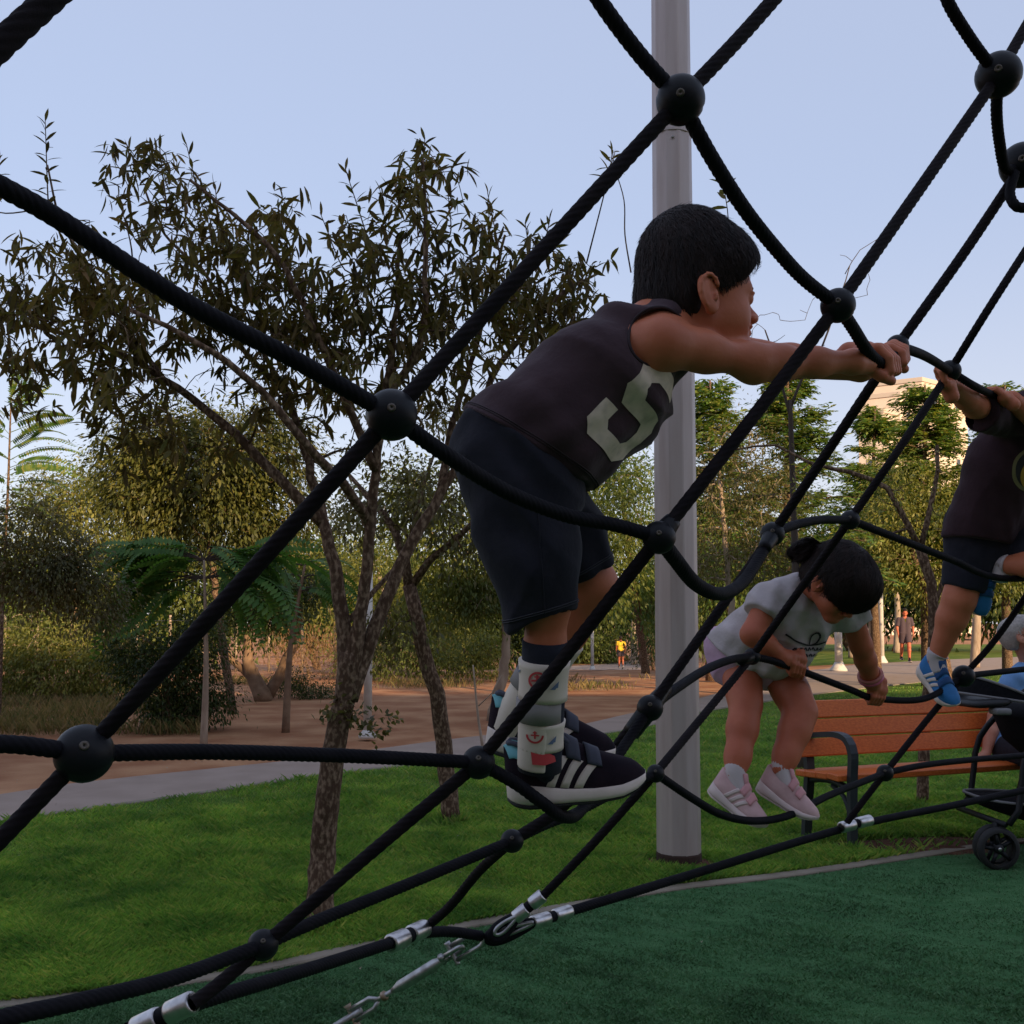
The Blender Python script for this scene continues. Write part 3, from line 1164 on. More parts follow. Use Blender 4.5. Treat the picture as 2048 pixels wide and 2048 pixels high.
# small leafy sucker low on the trunk
Vs, Fs = [], 0
cl = np.array([lp(700, 1430, .02), lp(730, 1450, .0), lp(770, 1440, .03), lp(690, 1400, -.02), lp(665, 1420, -.04)])
idx = np.repeat(np.arange(5), 46)
V, F = scatter(quad_tpl(.32, .2), cl[idx] + r.normal(size=(len(idx), 3)) * .032, orient(r.normal(size=(len(idx), 3)) + np.array([.2, 0, -.2]), r), r.uniform(.022, .04, len(idx)))
mk("sucker_leaves", V, F, M['lf_brown'], mt, kind="stuff")

# ------------------------------------------------------------------ second tree on the lawn
b2 = G(905, 1650)
d2 = b2[1]


def q2(x, y, z=0.0):
    return P(x, y, d2 + z)


tree("lawn_tree", "slim dark tree with a left-leaning trunk behind the boy's sneakers", b2,
     [([b2 - np.array([0, 0, .03]), q2(893, 1540), q2(880, 1440), q2(858, 1340), q2(832, 1240), q2(818, 1170)], .062, .045),
      ([q2(818, 1180), q2(812, 1120), q2(790, 1060, .1), q2(740, 1000, .2), q2(690, 940, .3)], .035, .012),
      ([q2(818, 1180), q2(860, 1120), q2(910, 1080, -.1), q2(960, 1030, -.1), q2(1010, 960)], .03, .010),
      ([q2(812, 1120), q2(830, 1040), q2(850, 960, .2), q2(880, 880, .2)], .022, .008)],
     [(q2(760, 1010), (.45, .4, .25), 16), (q2(900, 1000), (.5, .4, .28), 20), (q2(850, 880), (.5, .4, .3), 16), (q2(800, 1270), (.22, .2, .12), 8), (q2(980, 1090), (.3, .3, .2), 8)],
     M['lf_brown'], M['bark_dark'], leaf=(.22, .3), size=.075, per=34, spread=.10, seed=4, rmin=.004)

# ------------------------------------------------------------------ background broadleaf trees
BG = "trees along the far side of the park"


def simple(name, label, px, d, blobs, lm, bark, tr=.07, seed=1, top=None, lean=0.0, extra=(), **kw):
    """blobs given as (px, py, half width px, half height px, count)"""
    b = PG(px, d)
    cs = []
    for (x, y, w, h, n) in blobs:
        s = d / FPX
        cs.append((P(x, y, d), (w * s, max(w, h) * s * .9, h * s), n))
    tx, ty = (top or (blobs[0][0], blobs[0][1]))
    tp = P(tx, ty, d)
    mid = (b + tp) / 2 + np.array([lean, 0, 0])
    lim = [([P(x, y, d) for x, y in pts], r0_, r1_) for pts, r0_, r1_ in extra]
    return tree(name, label, b, [([b - np.array([0, 0, .05]), mid, tp], tr, tr * .4)] + lim, cs, lm, bark, seed=seed, group=BG, **kw)


simple("broadleaf_tree", "rounded olive-green tree behind the near tree's left limbs", 470, 15, [(400, 950, 150, 90, 90), (520, 900, 120, 90, 60), (300, 1000, 90, 70, 44), (560, 1030, 90, 70, 30), (350, 870, 90, 50, 40), (260, 920, 60, 60, 24), (450, 1050, 120, 60, 40)], M['lf_deep'], M['bark_dark'], seed=31, per=52, size=.135, spread=.24)
simple("broadleaf_tree", "pale golden-leaved tree showing against the sky at the left edge", 150, 24, [(160, 1010, 80, 60, 36), (230, 1080, 60, 60, 26), (80, 1060, 80, 60, 30), (100, 980, 40, 40, 14), (200, 980, 30, 30, 10)], M['lf_gold'], M['bark_warm'], seed=32, per=46, size=.16, spread=.34)
simple("broadleaf_tree", "dark brown-leaved tree overhanging from the left edge above the yellow bush", -110, 9.5, [(-20, 1130, 90, 70, 30), (80, 1150, 80, 70, 40), (180, 1200, 70, 60, 26), (30, 1060, 80, 60, 24), (130, 1090, 60, 60, 16)], M['lf_brown'], M['bark_dark'], seed=33, per=46, size=.075, spread=.14, top=(-60, 1080))
simple("leaning_tree", "small dark-crowned tree with a crooked warm-brown trunk beside the dry brush", 532, 17.5, [(540, 1190, 90, 40, 40), (480, 1230, 70, 40, 24), (600, 1190, 70, 50, 24)], M['lf_dark'], M['bark_warm'], tr=.16, seed=34, per=44, size=.12, spread=.26, top=(495, 1270), lean=-.1, extra=[([(536, 1392), (570, 1330), (592, 1275), (600, 1215)], .11, .05), ([(530, 1380), (492, 1345), (455, 1310), (440, 1270)], .08, .035)])
simple("pale_trunk_tree", "olive tree with a tall pale trunk just left of the boy's striped ankle braces", 985, 14, [(900, 1080, 90, 80, 44), (1000, 1000, 90, 80, 36), (820, 1000, 80, 80, 30), (960, 1180, 70, 60, 26), (1060, 1100, 60, 80, 20), (880, 1190, 80, 50, 26)], M['lf_olive'], M['bark_pale'], tr=.085, seed=35, per=50, size=.11, spread=.22, top=(1005, 1150), lean=.12)
simple("broadleaf_tree", "warm-trunked olive tree behind the boy's far knee", 1048, 19, [(1120, 1060, 90, 90, 40), (1200, 1120, 90, 70, 36), (1230, 1010, 80, 80, 30), (1100, 960, 60, 50, 16), (1150, 1200, 90, 40, 26)], M['lf_olive'], M['bark_warm'], tr=.11, seed=36, per=50, size=.14, spread=.32, top=(1075, 1180))
simple("broadleaf_tree", "bright green tree filling the gap between the boy's shorts and the lamp post", 1290, 27, [(1240, 960, 80, 60, 36), (1300, 1090, 80, 80, 36), (1180, 900, 50, 40, 16), (1290, 1190, 70, 50, 24)], M['lf_green'], M['bark_dark'], tr=.12, seed=37, per=46, size=.2, spread=.42)
simple("twiggy_tree", "brown half-bare tree right of the grey lamp post", 1480, 13, [(1440, 960, 70, 80, 34), (1520, 1010, 70, 90, 34), (1430, 1110, 60, 70, 26), (1540, 1130, 60, 60, 24), (1480, 880, 50, 40, 14)], M['lf_brown'], M['bark_pale'], tr=.06, seed=38, per=30, size=.085, spread=.22)
simple("broadleaf_tree", "dark green tree under the drooping rope above the girl's bun", 1530, 22, [(1440, 1180, 80, 50, 36), (1560, 1120, 100, 60, 44), (1660, 1080, 90, 70, 40), (1420, 1080, 60, 60, 24)], M['lf_green'], M['bark_dark'], tr=.12, seed=39, per=48, size=.15, spread=.36)
simple("broadleaf_tree", "yellow-green tree behind the second boy's hanging leg", 1900, 20, [(1800, 1010, 90, 80, 44), (1930, 1060, 90, 80, 40), (1760, 1110, 70, 60, 26), (2020, 1100, 90, 90, 36), (1880, 1160, 80, 40, 24), (1990, 980, 70, 60, 24)], M['lf_gold'], M['bark_dark'], tr=.12, seed=40, per=48, size=.14, spread=.32)
simple("broadleaf_tree", "deep green tree far off beyond the bench", 2060, 46, [(1990, 1180, 110, 60, 50), (1860, 1200, 90, 40, 40), (2130, 1120, 110, 90, 50)], M['lf_dark'], M['bark_dark'], tr=.2, seed=41, per=40, size=.3, spread=.6)
simple("broadleaf_tree", "dark tree standing behind the walker's playground frame", 1700, 48, [(1640, 1190, 90, 45, 44), (1760, 1180, 90, 50, 44), (1520, 1210, 80, 40, 36)], M['lf_dark'], M['bark_dark'], tr=.2, seed=42, per=40, size=.3, spread=.6)
simple("broadleaf_tree", "dark tree behind the distant runner in the yellow shirt", 1250, 60, [(1200, 1225, 90, 40, 44), (1300, 1215, 80, 45, 40), (1110, 1230, 70, 40, 34), (1390, 1220, 70, 45, 34)], M['lf_dark'], M['bark_warm'], tr=.25, seed=43, per=40, size=.36, spread=.7)
simple("broadleaf_tree", "pale leafy treetop low behind the near tree's trunk", 800, 26, [(760, 1150, 90, 70, 40), (850, 1240, 80, 40, 30), (690, 1200, 80, 50, 30), (900, 1270, 70, 40, 26)], M['lf_gold'], M['bark_pale'], tr=.12, seed=44, per=46, size=.18, spread=.4)

# deeper planting that closes the view under the crowns
simple("broadleaf_tree", "shaded green tree filling the gap behind the pole-straight sapling", 330, 36, [(260, 1150, 110, 70, 50), (420, 1170, 110, 70, 50), (340, 1080, 90, 60, 30), (330, 1260, 130, 40, 40)], M['lf_olive'], M['bark_dark'], tr=.14, seed=45, per=44, size=.24, spread=.5)
simple("broadleaf_tree", "hazy olive tree far behind the trunk fork of the near tree", 640, 40, [(560, 1140, 90, 70, 44), (700, 1130, 100, 70, 46), (620, 1230, 110, 40, 40), (800, 1180, 80, 60, 36)], M['lf_olive'], M['bark_dark'], tr=.16, seed=46, per=44, size=.26, spread=.55)
simple("broadleaf_tree", "dark distant tree behind the boy's ankles", 980, 46, [(930, 1210, 110, 60, 50), (1050, 1220, 90, 55, 44), (860, 1260, 80, 30, 30), (990, 1280, 110, 24, 36)], M['lf_dark'], M['bark_dark'], tr=.18, seed=47, per=44, size=.3, spread=.6)
simple("broadleaf_tree", "far tree behind the yellow-green bush at the left edge", 60, 38, [(40, 1180, 110, 80, 50), (160, 1220, 90, 60, 40), (-60, 1240, 110, 60, 44), (100, 1290, 120, 30, 36)], M['lf_green'], M['bark_dark'], tr=.16, seed=48, per=44, size=.26, spread=.55)
simple("broadleaf_tree", "tall leafy tree between the lamp post and the girl", 1420, 36, [(1400, 1120, 100, 80, 50), (1500, 1180, 100, 60, 44), (1330, 1170, 70, 60, 30), (1420, 1240, 120, 30, 36)], M['lf_olive'], M['bark_dark'], tr=.16, seed=49, per=44, size=.24, spread=.5)
# bushes
simple("bush", "yellow-green bush with thin pale stems at the left edge", 85, 17, [(70, 1270, 90, 60, 40), (160, 1300, 90, 60, 40), (20, 1330, 70, 60, 30), (230, 1330, 60, 50, 24), (110, 1360, 90, 30, 24)], M['lf_gold'], M['bark_pale'], tr=.05, seed=51, per=48, size=.11, spread=.24, cat="bush")
simple("bush", "dense dark green bush beside the thin pole-straight sapling", 345, 12.6, [(330, 1350, 85, 80, 60), (270, 1290, 60, 60, 30), (390, 1290, 60, 60, 30), (340, 1430, 70, 40, 30), (420, 1400, 40, 40, 14)], M['lf_dark'], M['bark_warm'], tr=.09, seed=52, per=46, size=.085, spread=.15, cat="bush")
simple("bush", "low green shrub below the leaning tree, right of its trunk", 580, 18, [(585, 1370, 45, 25, 20), (630, 1385, 40, 15, 14)], M['lf_dark'], M['bark_dark'], tr=.03, seed=53, per=36, size=.08, spread=.13, cat="bush")
simple("bush", "olive shrub bank behind the second lawn tree", 880, 23, [(800, 1310, 70, 35, 34), (900, 1310, 80, 40, 36), (980, 1300, 50, 40, 20), (720, 1310, 50, 30, 18)], M['lf_olive'], M['bark_dark'], tr=.05, seed=54, per=46, size=.12, spread=.26, cat="bush")
simple("bush", "round dark shrub at the edge of the distant path, left of the lamp post", 1305, 30, [(1300, 1290, 35, 40, 30)], M['lf_dark'], M['bark_dark'], tr=.05, seed=55, per=46, size=.12, spread=.26, cat="bush")
simple("bush", "low hedge along the far path behind the runner", 1180, 56, [(1130, 1300, 60, 22, 30), (1200, 1300, 50, 22, 26), (1090, 1290, 40, 22, 18)], M['lf_olive'], M['bark_dark'], tr=.06, seed=56, per=40, size=.24, spread=.5, cat="bush")
simple("dry_brush", "reddish dry brush at the back of the bare ground behind the near trunk", 620, 24, [(610, 1310, 60, 40, 30), (670, 1300, 40, 40, 20), (560, 1290, 40, 40, 16)], leafmat("dry_brush_leaf", [(0.26, 0.13, 0.06), (0.34, 0.20, 0.10), (0.22, 0.16, 0.08)], trans=.3), M['bark_warm'], tr=.04, seed=57, per=30, size=.14, spread=.26, droop=-.9, cat="brush", leaf=(.08, .1))

# ------------------------------------------------------------------ feathery evergreens on the right


def evergreen(label, px, d, top, bot, hw, lm, seed, n=150, skew=0):
    r = np.random.default_rng(seed)
    b = PG(px, d)
    t = thing("feathery_tree", label, "tree", b, BG)
    s = d / FPX
    tz = P(px, top, d)
    mb = MB()
    C = catmull([b, (b + tz) / 2 + r.normal(size=3) * .08, tz], .3)
    mb.add(*tube(C, np.linspace(.13, .02, len(C)), 8))
    zb = P(px, bot, d)[2]
    LPs, LDs = [], []
    for i in range(n):
        u = r.uniform(0, 1) ** .8
        z = tz[2] - u * (tz[2] - zb)
        L = (hw * s) * (.12 + .88 * u ** .7) * r.uniform(.55, 1.1)
        a = r.uniform(0, 2 * math.pi)
        o = np.array([math.cos(a), math.sin(a), 0])
        p0 = np.array([tz[0] + (b[0] - tz[0]) * u, tz[1], z])
        p1 = p0 + o * L * .55 + np.array([0, 0, L * .22])
        p2 = p0 + o * L + np.array([0, 0, L * .16])
        C = catmull([p0, p1, p2], L / 6)
        mb.add(*tube(C, np.linspace(.022, .006, len(C)), 4, cap=False))
        for q in range(20):
            tt = r.uniform(.25, 1)
            k = min(len(C) - 2, int(tt * (len(C) - 1)))
            pos = C[k] + (C[k + 1] - C[k]) * r.uniform() + r.normal(size=3) * .05
            side = np.cross(o, [0, 0, 1]) * (1 if q % 2 else -1)
            LPs.append(pos)
            LDs.append(side * r.uniform(.3, 1) + o * r.uniform(.3, 1) + np.array([0, 0, r.normal() * .25 + .05]))
    mb.build("trunk", M['bark_dark'], t)
    LPs, LDs = np.array(LPs), np.array(LDs)
    # each sprig is a small fan of leaflets
    K = 9
    pos = np.repeat(LPs, K, 0)
    dd = np.repeat(LDs / np.linalg.norm(LDs, axis=1)[:, None], K, 0)
    tpos = np.tile(np.linspace(0, 1, K), len(LPs))
    L = .012 * d * r.uniform(.8, 1.2, len(LPs)).repeat(K)
    pos = pos + dd * (tpos * L)[:, None]
    sgn = np.tile(np.array([1, -1] * K)[:K], len(LPs))
    side = np.cross(dd, [0, 0, 1.0]) * sgn[:, None]
    dl = dd * .7 + side * .8 + np.array([0, 0, -.12]) + r.normal(size=pos.shape) * .12
    V, F = scatter(quad_tpl(.16, .15), pos, orient(dl, r), np.full(len(pos), .0066 * d) * r.uniform(.7, 1.2, len(pos)))
    mk("crown", V, F, lm, t, kind="stuff")
    return t


evergreen("tall feathery dark-green tree right of the lamp post, below the boy's forearm", 1575, 18, 735, 1200, 175, M['lf_ever'], 61, 150)
evergreen("feathery tree with sunlit tips in front of the apartment tower", 1850, 21, 770, 1180, 135, M['lf_ever'], 62, 150)
evergreen("short feathery tree covering the foot of the apartment tower", 1750, 25, 818, 1180, 95, M['lf_ever'], 65, 110)
evergreen("feathery bluish tree half hidden by the lamp post", 1420, 23, 760, 1150, 120, M['lf_ever'], 63, 110)
evergreen("feathery tree at the right edge behind the second boy's shirt", 2010, 24, 770, 1200, 130, M['lf_ever'], 64, 110)

# ------------------------------------------------------------------ compound fronds


def frond_mesh(name, pairs, lw, ll, curl, m, stalk=.008):
    """pinnate frond, unit length along x"""
    mb = MB()
    C = np.array([(t, 0, .18 * math.sin(math.pi * t * .8) - curl * t * t) for t in np.linspace(0, 1, 8)])
    mb.add(*tube(C, np.linspace(stalk, stalk * .3, 8), 4, cap=False))
    for i in range(pairs):
        t = .14 + .86 * i / (pairs - 1)
        k = t * 7
        a = int(min(6, k))
        c = C[a] + (C[a + 1] - C[a]) * (k - a)
        L = ll * math.sin(math.pi * min(.97, .12 + t * .86)) ** .6
        for s in (1, -1):
            e = c + np.array([L * .35, s * L, -.25 * L])
            n_ = np.array([.5, -s * .2, 0]) * lw
            mb.add([c, (c + e) / 2 + n_, e, (c + e) / 2 - n_], [(0, 1, 2, 3)])
    V = np.concatenate(mb.V)
    me = bpy.data.meshes.new(name)
    me.from_pydata([tuple(v) for v in V], [], mb.F)
    me.materials.append(m)
    return me


def frond_tree(name, label, px, d, trunkpts, tr, bark, fr, seed, me, cat="tree", group=None):
    """fronds: (root px,py, tip px,py)"""
    r = np.random.default_rng(seed)
    b = PG(px, d)
    t = thing(name, label, cat, b, group)
    mb = MB()
    tw_ = MB()
    C = catmull([b - np.array([0, 0, .04])] + [P(x, y, d) for x, y in trunkpts], .15)
    mb.add(*tube(C, np.linspace(tr, tr * .28, len(C)), 10))
    for (x0, y0, x1, y1, dz) in fr:
        a = P(x0, y0, d)
        e = P(x1, y1, d + dz)
        A = catmull([C[np.argmin(np.linalg.norm(C - a, axis=1))], a * .5 + C[np.argmin(np.linalg.norm(C - a, axis=1))] * .5 + np.array([0, 0, .03]), a], .1)
        if np.linalg.norm(A[0] - A[-1]) > .03:
            tw_.add(*tube(A, np.linspace(tr * .16, tr * .10, len(A)), 4, cap=False))
        L = np.linalg.norm(e - a)
        R = orient(np.array([e - a]), np.random.default_rng(int(abs(x1 * 7 + y1)) % 9999))[0]
        o = bpy.data.objects.new("frond", me)
        COL.objects.link(o)
        o.parent = t
        Mx = np.eye(4)
        Mx[:3, :3] = R * L
        Mx[:3, 3] = a - b
        o.matrix_local = Matrix(Mx.tolist())
    mb.build("trunk", bark, t)
    if tw_.n:
        tw_.build("branch", M['twig'], t)
    return t


FM = frond_mesh("frond", 17, .062, .17, .42, M['lf_frond'])
FM2 = frond_mesh("frond", 24, .045, .15, .12, M['lf_ever'], stalk=.006)
r = np.random.default_rng(77)
fr = []
for k in range(64):
    side = r.choice([-1, 1])
    rx = 408 + side * r.uniform(5, 110)
    ry = r.uniform(1090, 1180)
    L = r.uniform(100, 185)
    a = r.uniform(-.25, 1.05)
    fr.append((rx, ry, rx + side * L * math.cos(a), ry + L * math.sin(a) * .9, r.uniform(-.5, .5)))
frond_tree("frond_sapling", "slender sapling with a straight pale pole-like trunk and an umbrella of long green fronds", 413, 11, [(412, 1350), (411, 1230), (408, 1120)], .042, M['bark_pale'], fr, 5, FM)
fr = []
for (ty, tx, ey) in [(800, 125, 790), (830, 130, 830), (865, 130, 868), (900, 165, 905), (930, 165, 955), (960, 120, 1000), (985, 110, 1040), (800, 60, 740), (780, 20, 690), (850, -90, 800), (900, -110, 880), (940, -110, 960), (880, 90, 845), (920, 120, 930), (960, 60, 985), (810, 100, 770), (845, 145, 835), (880, 150, 890), (915, 150, 935), (945, 145, 980), (975, 90, 1020), (1000, 70, 1050), (820, -60, 800), (860, -80, 860), (900, -100, 920), (1000, -60, 1040)]:
    fr.append((20, ty + 20, tx, ey, r.uniform(-.3, .3)))
frond_tree("feathery_sapling", "feathery sapling with stacked fronds against the sky at the left edge", 5, 13, [(5, 1200), (15, 1000), (22, 800)], .032, M['bark_dark'], fr, 6, FM2)
fr = []
for k in range(26):
    side = r.choice([-1, 1])
    rx = 610 + side * r.uniform(0, 40)
    ry = r.uniform(1120, 1190)
    L = r.uniform(60, 110)
    a = r.uniform(-.1, 1.2)
    fr.append((rx, ry, rx + side * L * math.cos(a), ry + L * math.sin(a), r.uniform(-.5, .5)))
frond_tree("frond_tree", "drooping-frond tree with its dark crown just left of the near trunk", 575, 12.5, [(580, 1300), (595, 1210), (610, 1130)], .05, M['bark_warm'], fr, 8, FM)

# ------------------------------------------------------------------ bare-branched tree behind the bench
b3 = G(1845, 1616)
d3 = b3[1]


def q3(x, y, z=0.0):
    return P(x, y, d3 + z)


tree("bare_branched_tree", "thin dark tree with bare forking branches behind the wooden bench", b3,
     [([b3 - np.array([0, 0, .03]), q3(1848, 1480), q3(1862, 1330), q3(1868, 1210), q3(1850, 1130), q3(1838, 1090)], .042, .034),
      ([q3(1838, 1095), q3(1800, 1020), q3(1775, 975), q3(1700, 945, .1), q3(1620, 925, .2), q3(1550, 890, .3), q3(1470, 900, .4)], .024, .006),
      ([q3(1842, 1095), q3(1862, 1010), q3(1875, 940), q3(1874, 890)], .022, .012),
      ([q3(1866, 1220), q3(1890, 1140), q3(1890, 1060), q3(1920, 980)], .016, .006)],
     [(q3(1700, 1010), (.4, .3, .2), 12), (q3(1860, 1010), (.4, .3, .25), 14), (q3(1560, 960), (.35, .3, .2), 10)],
     M['lf_gold'], M['bark_dark'], size=.05, per=9, spread=.10, seed=71, rmin=.003, sag=-.1)
# bare twigs against the sky
r = np.random.default_rng(5)
dt = 9.0
bt = PG(1600, dt)
tw = thing("bare_tree", "leafless twiggy treetop showing just above the boy's forearm", "tree", bt)
sk = Skel()
pp = lambda x, y, z=0: P(x, y, dt + z)
sk.limb([bt, pp(1590, 1100), pp(1580, 800)], .05, .02)
sk.limb([pp(1585, 850), pp(1550, 720), pp(1530, 660)], .014, .006)
sk.limb([pp(1580, 820), pp(1620, 720), pp(1660, 660), pp(1690, 560), pp(1700, 530)], .014, .004, wob=.01, rng=r)
sk.limb([pp(1690, 548), pp(1720, 500), pp(1760, 475), pp(1790, 455)], .004, .002)
for (x, y) in [(1490, 640), (1505, 660), (1520, 630), (1545, 625), (1560, 640), (1500, 690), (1570, 670), (1610, 640), (1625, 600), (1640, 580), (1600, 620), (1665, 640), (1690, 600), (1735, 590), (1740, 560), (1730, 540), (1680, 510), (1650, 690), (1475, 665), (1535, 690)]:
    sk.grow(pp(x, y, r.normal() * .05), r, rmin=.0028, sag=.02, n=4, taper=.5)
sk.mb.build("trunk", M['twig'], tw)

# thin bare stake by the boy's far heel
bs = G(966, 1500)
sk = Skel()
sk.limb([bs, P(955, 1420, bs[1]), P(946, 1330, bs[1])], .016, .008, wob=.002, rng=r)
sk.limb([P(957, 1412, bs[1]), P(985, 1385, bs[1]), P(1003, 1350, bs[1])], .007, .003)
o = sk.mb.build("bare_sapling", M['bark_pale'], loc=bs)
tag(o, "thin leafless sapling stick standing by the path left of the boy's far shoe", "sapling")

# ================================================================== CLIMBING NET
M['rope'] = mat("black_rope", (0.0045, 0.0045, 0.007), .7, col2=(0.009, 0.008, 0.011), scale=30, detail=6, bump=.5, bscale=900, bdist=.0006, spec=.12)
M['rope_straight'] = mat("dark_plum_rope", (0.007, 0.005, 0.0065), .75, col2=(0.013, 0.0095, 0.011), scale=30, detail=6, bump=.5, bscale=900, bdist=.0006, spec=.12)
M['ball'] = mat("black_plastic_ball", (0.006, 0.0065, 0.009), .42, spec=.18, bump=.15, bscale=300, bdist=.0005, col2=(.009, .0095, .012), scale=40)
M['bolt'] = mat("bolt_metal", (0.10, 0.085, 0.07), .45, metal=.8)
M['alu'] = mat("pressed_aluminium", (0.62, 0.60, 0.60), .33, metal=1.0, bump=.3, bscale=60, bdist=.001, col2=(.45, .43, .43), scale=60)
M['galv'] = mat("galvanised_steel", (0.46, 0.46, 0.46), .42, metal=1.0, bump=.4, bscale=90, bdist=.001, col2=(.30, .29, .28), scale=50)
M['rust'] = mat("rusty_steel", (0.25, 0.16, 0.09), .6, metal=.6, col2=(.4, .33, .26), scale=60)

net = thing("climbing_net", "black rope climbing net with ball joints stretched across the whole view", "climbing net", P(960, 1872, 2.2) * np.array([1, 1, 0]))
RR = 0.0090
ND_ = {
    'a': (783, 830, 1.12, .0285), 'b': (1361, 200, 1.24, .0297), 'c': (1997, 150, 1.70, .037), 'd': (1676, 611, 1.48, .0250),
    'e': (168, 1507, 1.10, .0312), 'f': (1318, 1075, 1.40, .0230), 'g': (957, 1525, 1.48, .0242), 'h': (1300, 1416, 1.85, .0240),
    'i': (1545, 1068, 2.00, .0235), 'j': (1700, 1040, 2.35, .0225), 'k': (1900, 742, 2.45, .0260), 'l': (1795, 692, 1.86, .0205),
    'm': (526, 1890, 1.40, .0212), 'n': (1024, 1682, 1.85, .0212), 'o': (1311, 1547, 2.20, .0195), 'p': (1504, 1313, 2.55, .0212),
    'q': (1927, 1352, 3.10, .0330), 'r': (1770, 1546, 3.00, .0245), 's': (2045, 330, 1.90, .0410)}
NODE = {k: P(*v[:3]) for k, v in ND_.items()}


def rope(pts, m='rope', r=RR, name="rope", parent=None, lay=.057):
    amp = .16
    if m != 'rope':
        lay, amp = .085, .15
    Q = []
    for q in pts:
        Q.append(NODE[q] if isinstance(q, str) else P(*q))
    C = catmull(Q, .0024)
    T, N, B = frames(C)
    s = np.r_[0, np.cumsum(np.linalg.norm(np.diff(C, axis=0), axis=1))]
    k = 24
    a = np.arange(k) * 2 * math.pi / k
    ph = a[None, :] * 6 - (s * 2 * math.pi * 6 / lay)[:, None] * 1.0
    rr = r * (0.92 + amp * np.abs(np.cos(ph / 2)) ** .8)
    V = C[:, None, :] + (np.cos(a)[None, :, None] * N[:, None, :] + np.sin(a)[None, :, None] * B[:, None, :]) * rr[:, :, None]
    n = len(C)
    i, j = np.meshgrid(np.arange(n - 1), np.arange(k), indexing='ij')
    j2 = (j + 1) % k
    F = np.stack([i * k + j, i * k + j2, (i + 1) * k + j2, (i + 1) * k + j], -1).reshape(-1, 4)
    return mk(name, V.reshape(-1, 3), F, M[m], parent or net)


# straight ropes running up to the right
S_ = 'rope_straight'
rope([(-140, 225, .70), (0, 91, .72), (99, 0, .74), (230, -120, .77)], S_)
rope([(-170, 1850, 1.02), (-20, 1700, 1.06), 'e'], S_)
rope(['e', (480, 1168, 1.11), 'a'], S_)
rope(['a', (1075, 512, 1.18), 'b'], S_)
rope(['b', (1480, 75, 1.28), (1590, -50, 1.32)], S_)
rope([(385, 2008, 1.34), (450, 1958, 1.37), 'm'], S_)
rope(['m', (740, 1707, 1.44), 'g'], S_)
rope(['g', (1140, 1300, 1.44), 'f'], S_)
rope(['f', (1500, 842, 1.44), 'd'], S_)
rope(['d', (1840, 377, 1.58), 'c'], S_)
rope(['c', (2060, 40, 1.76), (2120, -60, 1.82)], S_)
rope([(850, 1856, 2.1), (900, 1812, 2.05), (960, 1740, 1.95), 'n'], S_)
rope(['n', (1110, 1625, 1.88), (1195, 1545, 1.87), (1252, 1470, 1.86), 'h'], S_, r=.0105)
rope(['h', (1430, 1232, 1.92), 'i'], S_)
rope(['i', (1672, 878, 1.94), 'l'], S_)
rope(['l', (1925, 510, 1.87), 's'], S_)
rope(['s', (2110, 215, 1.94), (2180, 100, 1.98)], S_)
rope([(1086, 1792, 2.2), (1190, 1683, 2.2), 'o'], S_)
rope(['o', (1412, 1425, 2.38), 'p'], S_)
rope(['p', (1605, 1172, 2.45), 'j'], S_)
rope(['j', (1800, 895, 2.35), 'k'], S_)
rope(['k', (1985, 605, 2.37), (2130, 380, 2.4)], S_)
rope([(1690, 1650, 2.97), (1728, 1600, 2.98), 'r'], S_)
rope(['r', (1850, 1445, 3.05), 'q'], S_)
rope(['q', (1990, 1280, 3.1), (2060, 1180, 3.12), (2150, 1040, 3.15)], S_)
# sagging cross ropes
rope([(1165, -60, 1.18), (1205, 10, 1.19), (1280, 110, 1.22), 'b'])
rope(['b', (1420, 310, 1.27), (1490, 420, 1.32), (1558, 505, 1.38), (1610, 560, 1.43), 'd'])
rope(['d', (1705, 655, 1.53), (1738, 706, 1.60), (1766, 728, 1.66), (1786, 712, 1.75), 'l'])
rope([(1878, -50, 1.60), (1898, 8, 1.61), (1930, 62, 1.64), (1965, 112, 1.67), 'c'])
rope(['c', (1993, 220, 1.74), (1999, 285, 1.80), (2012, 338, 1.86), 's'])
rope([(2030, 345, 1.87), (2020, 385, 1.86), (2030, 410, 1.85), (2052, 416, 1.85), (2120, 414, 1.86)], r=.0085)
rope(['l', (1850, 712, 2.1), 'k'])
rope(['k', (1945, 770, 2.5), (1990, 792, 2.7), (2060, 822, 2.9), (2160, 850, 3.1)])
rope([(-80, 330, .86), (0, 372, .89), (120, 440, .93), (370, 604, .99), (590, 720, 1.05), 'a'])
rope(['a', (878, 900, 1.17), (1010, 982, 1.25), (1130, 1030, 1.32), (1230, 1050, 1.37), 'f'])
rope(['f', (1350, 1118, 1.46), (1392, 1168, 1.56), (1440, 1188, 1.68), (1482, 1168, 1.82), (1516, 1120, 1.93), 'i'], r=.0105)
rope(['i', (1590, 1050, 2.1), (1640, 1040, 2.22), 'j'])
rope(['j', (1790, 1075, 2.5), (1900, 1118, 2.7), (2000, 1156, 2.9), (2150, 1150, 3.1)])
rope([(-90, 1486, 1.02), (40, 1490, 1.05), 'e'])
rope(['e', (420, 1504, 1.22), (700, 1512, 1.36), 'g'])
rope(['g', (1030, 1566, 1.492), (1085, 1606, 1.508), (1128, 1634, 1.56), (1168, 1614, 1.67), (1250, 1490, 1.80), 'h'])
rope(['h', (1345, 1382, 1.98), (1410, 1340, 2.2), (1460, 1320, 2.4), 'p'])
rope(['p', (1545, 1322, 2.60), (1600, 1341, 2.67), (1700, 1379, 2.80), (1752, 1397, 2.87), (1850, 1397, 3.0), 'q'])
rope(['q', (2000, 1344, 3.2), (2080, 1335, 3.3), (2200, 1322, 3.45)])
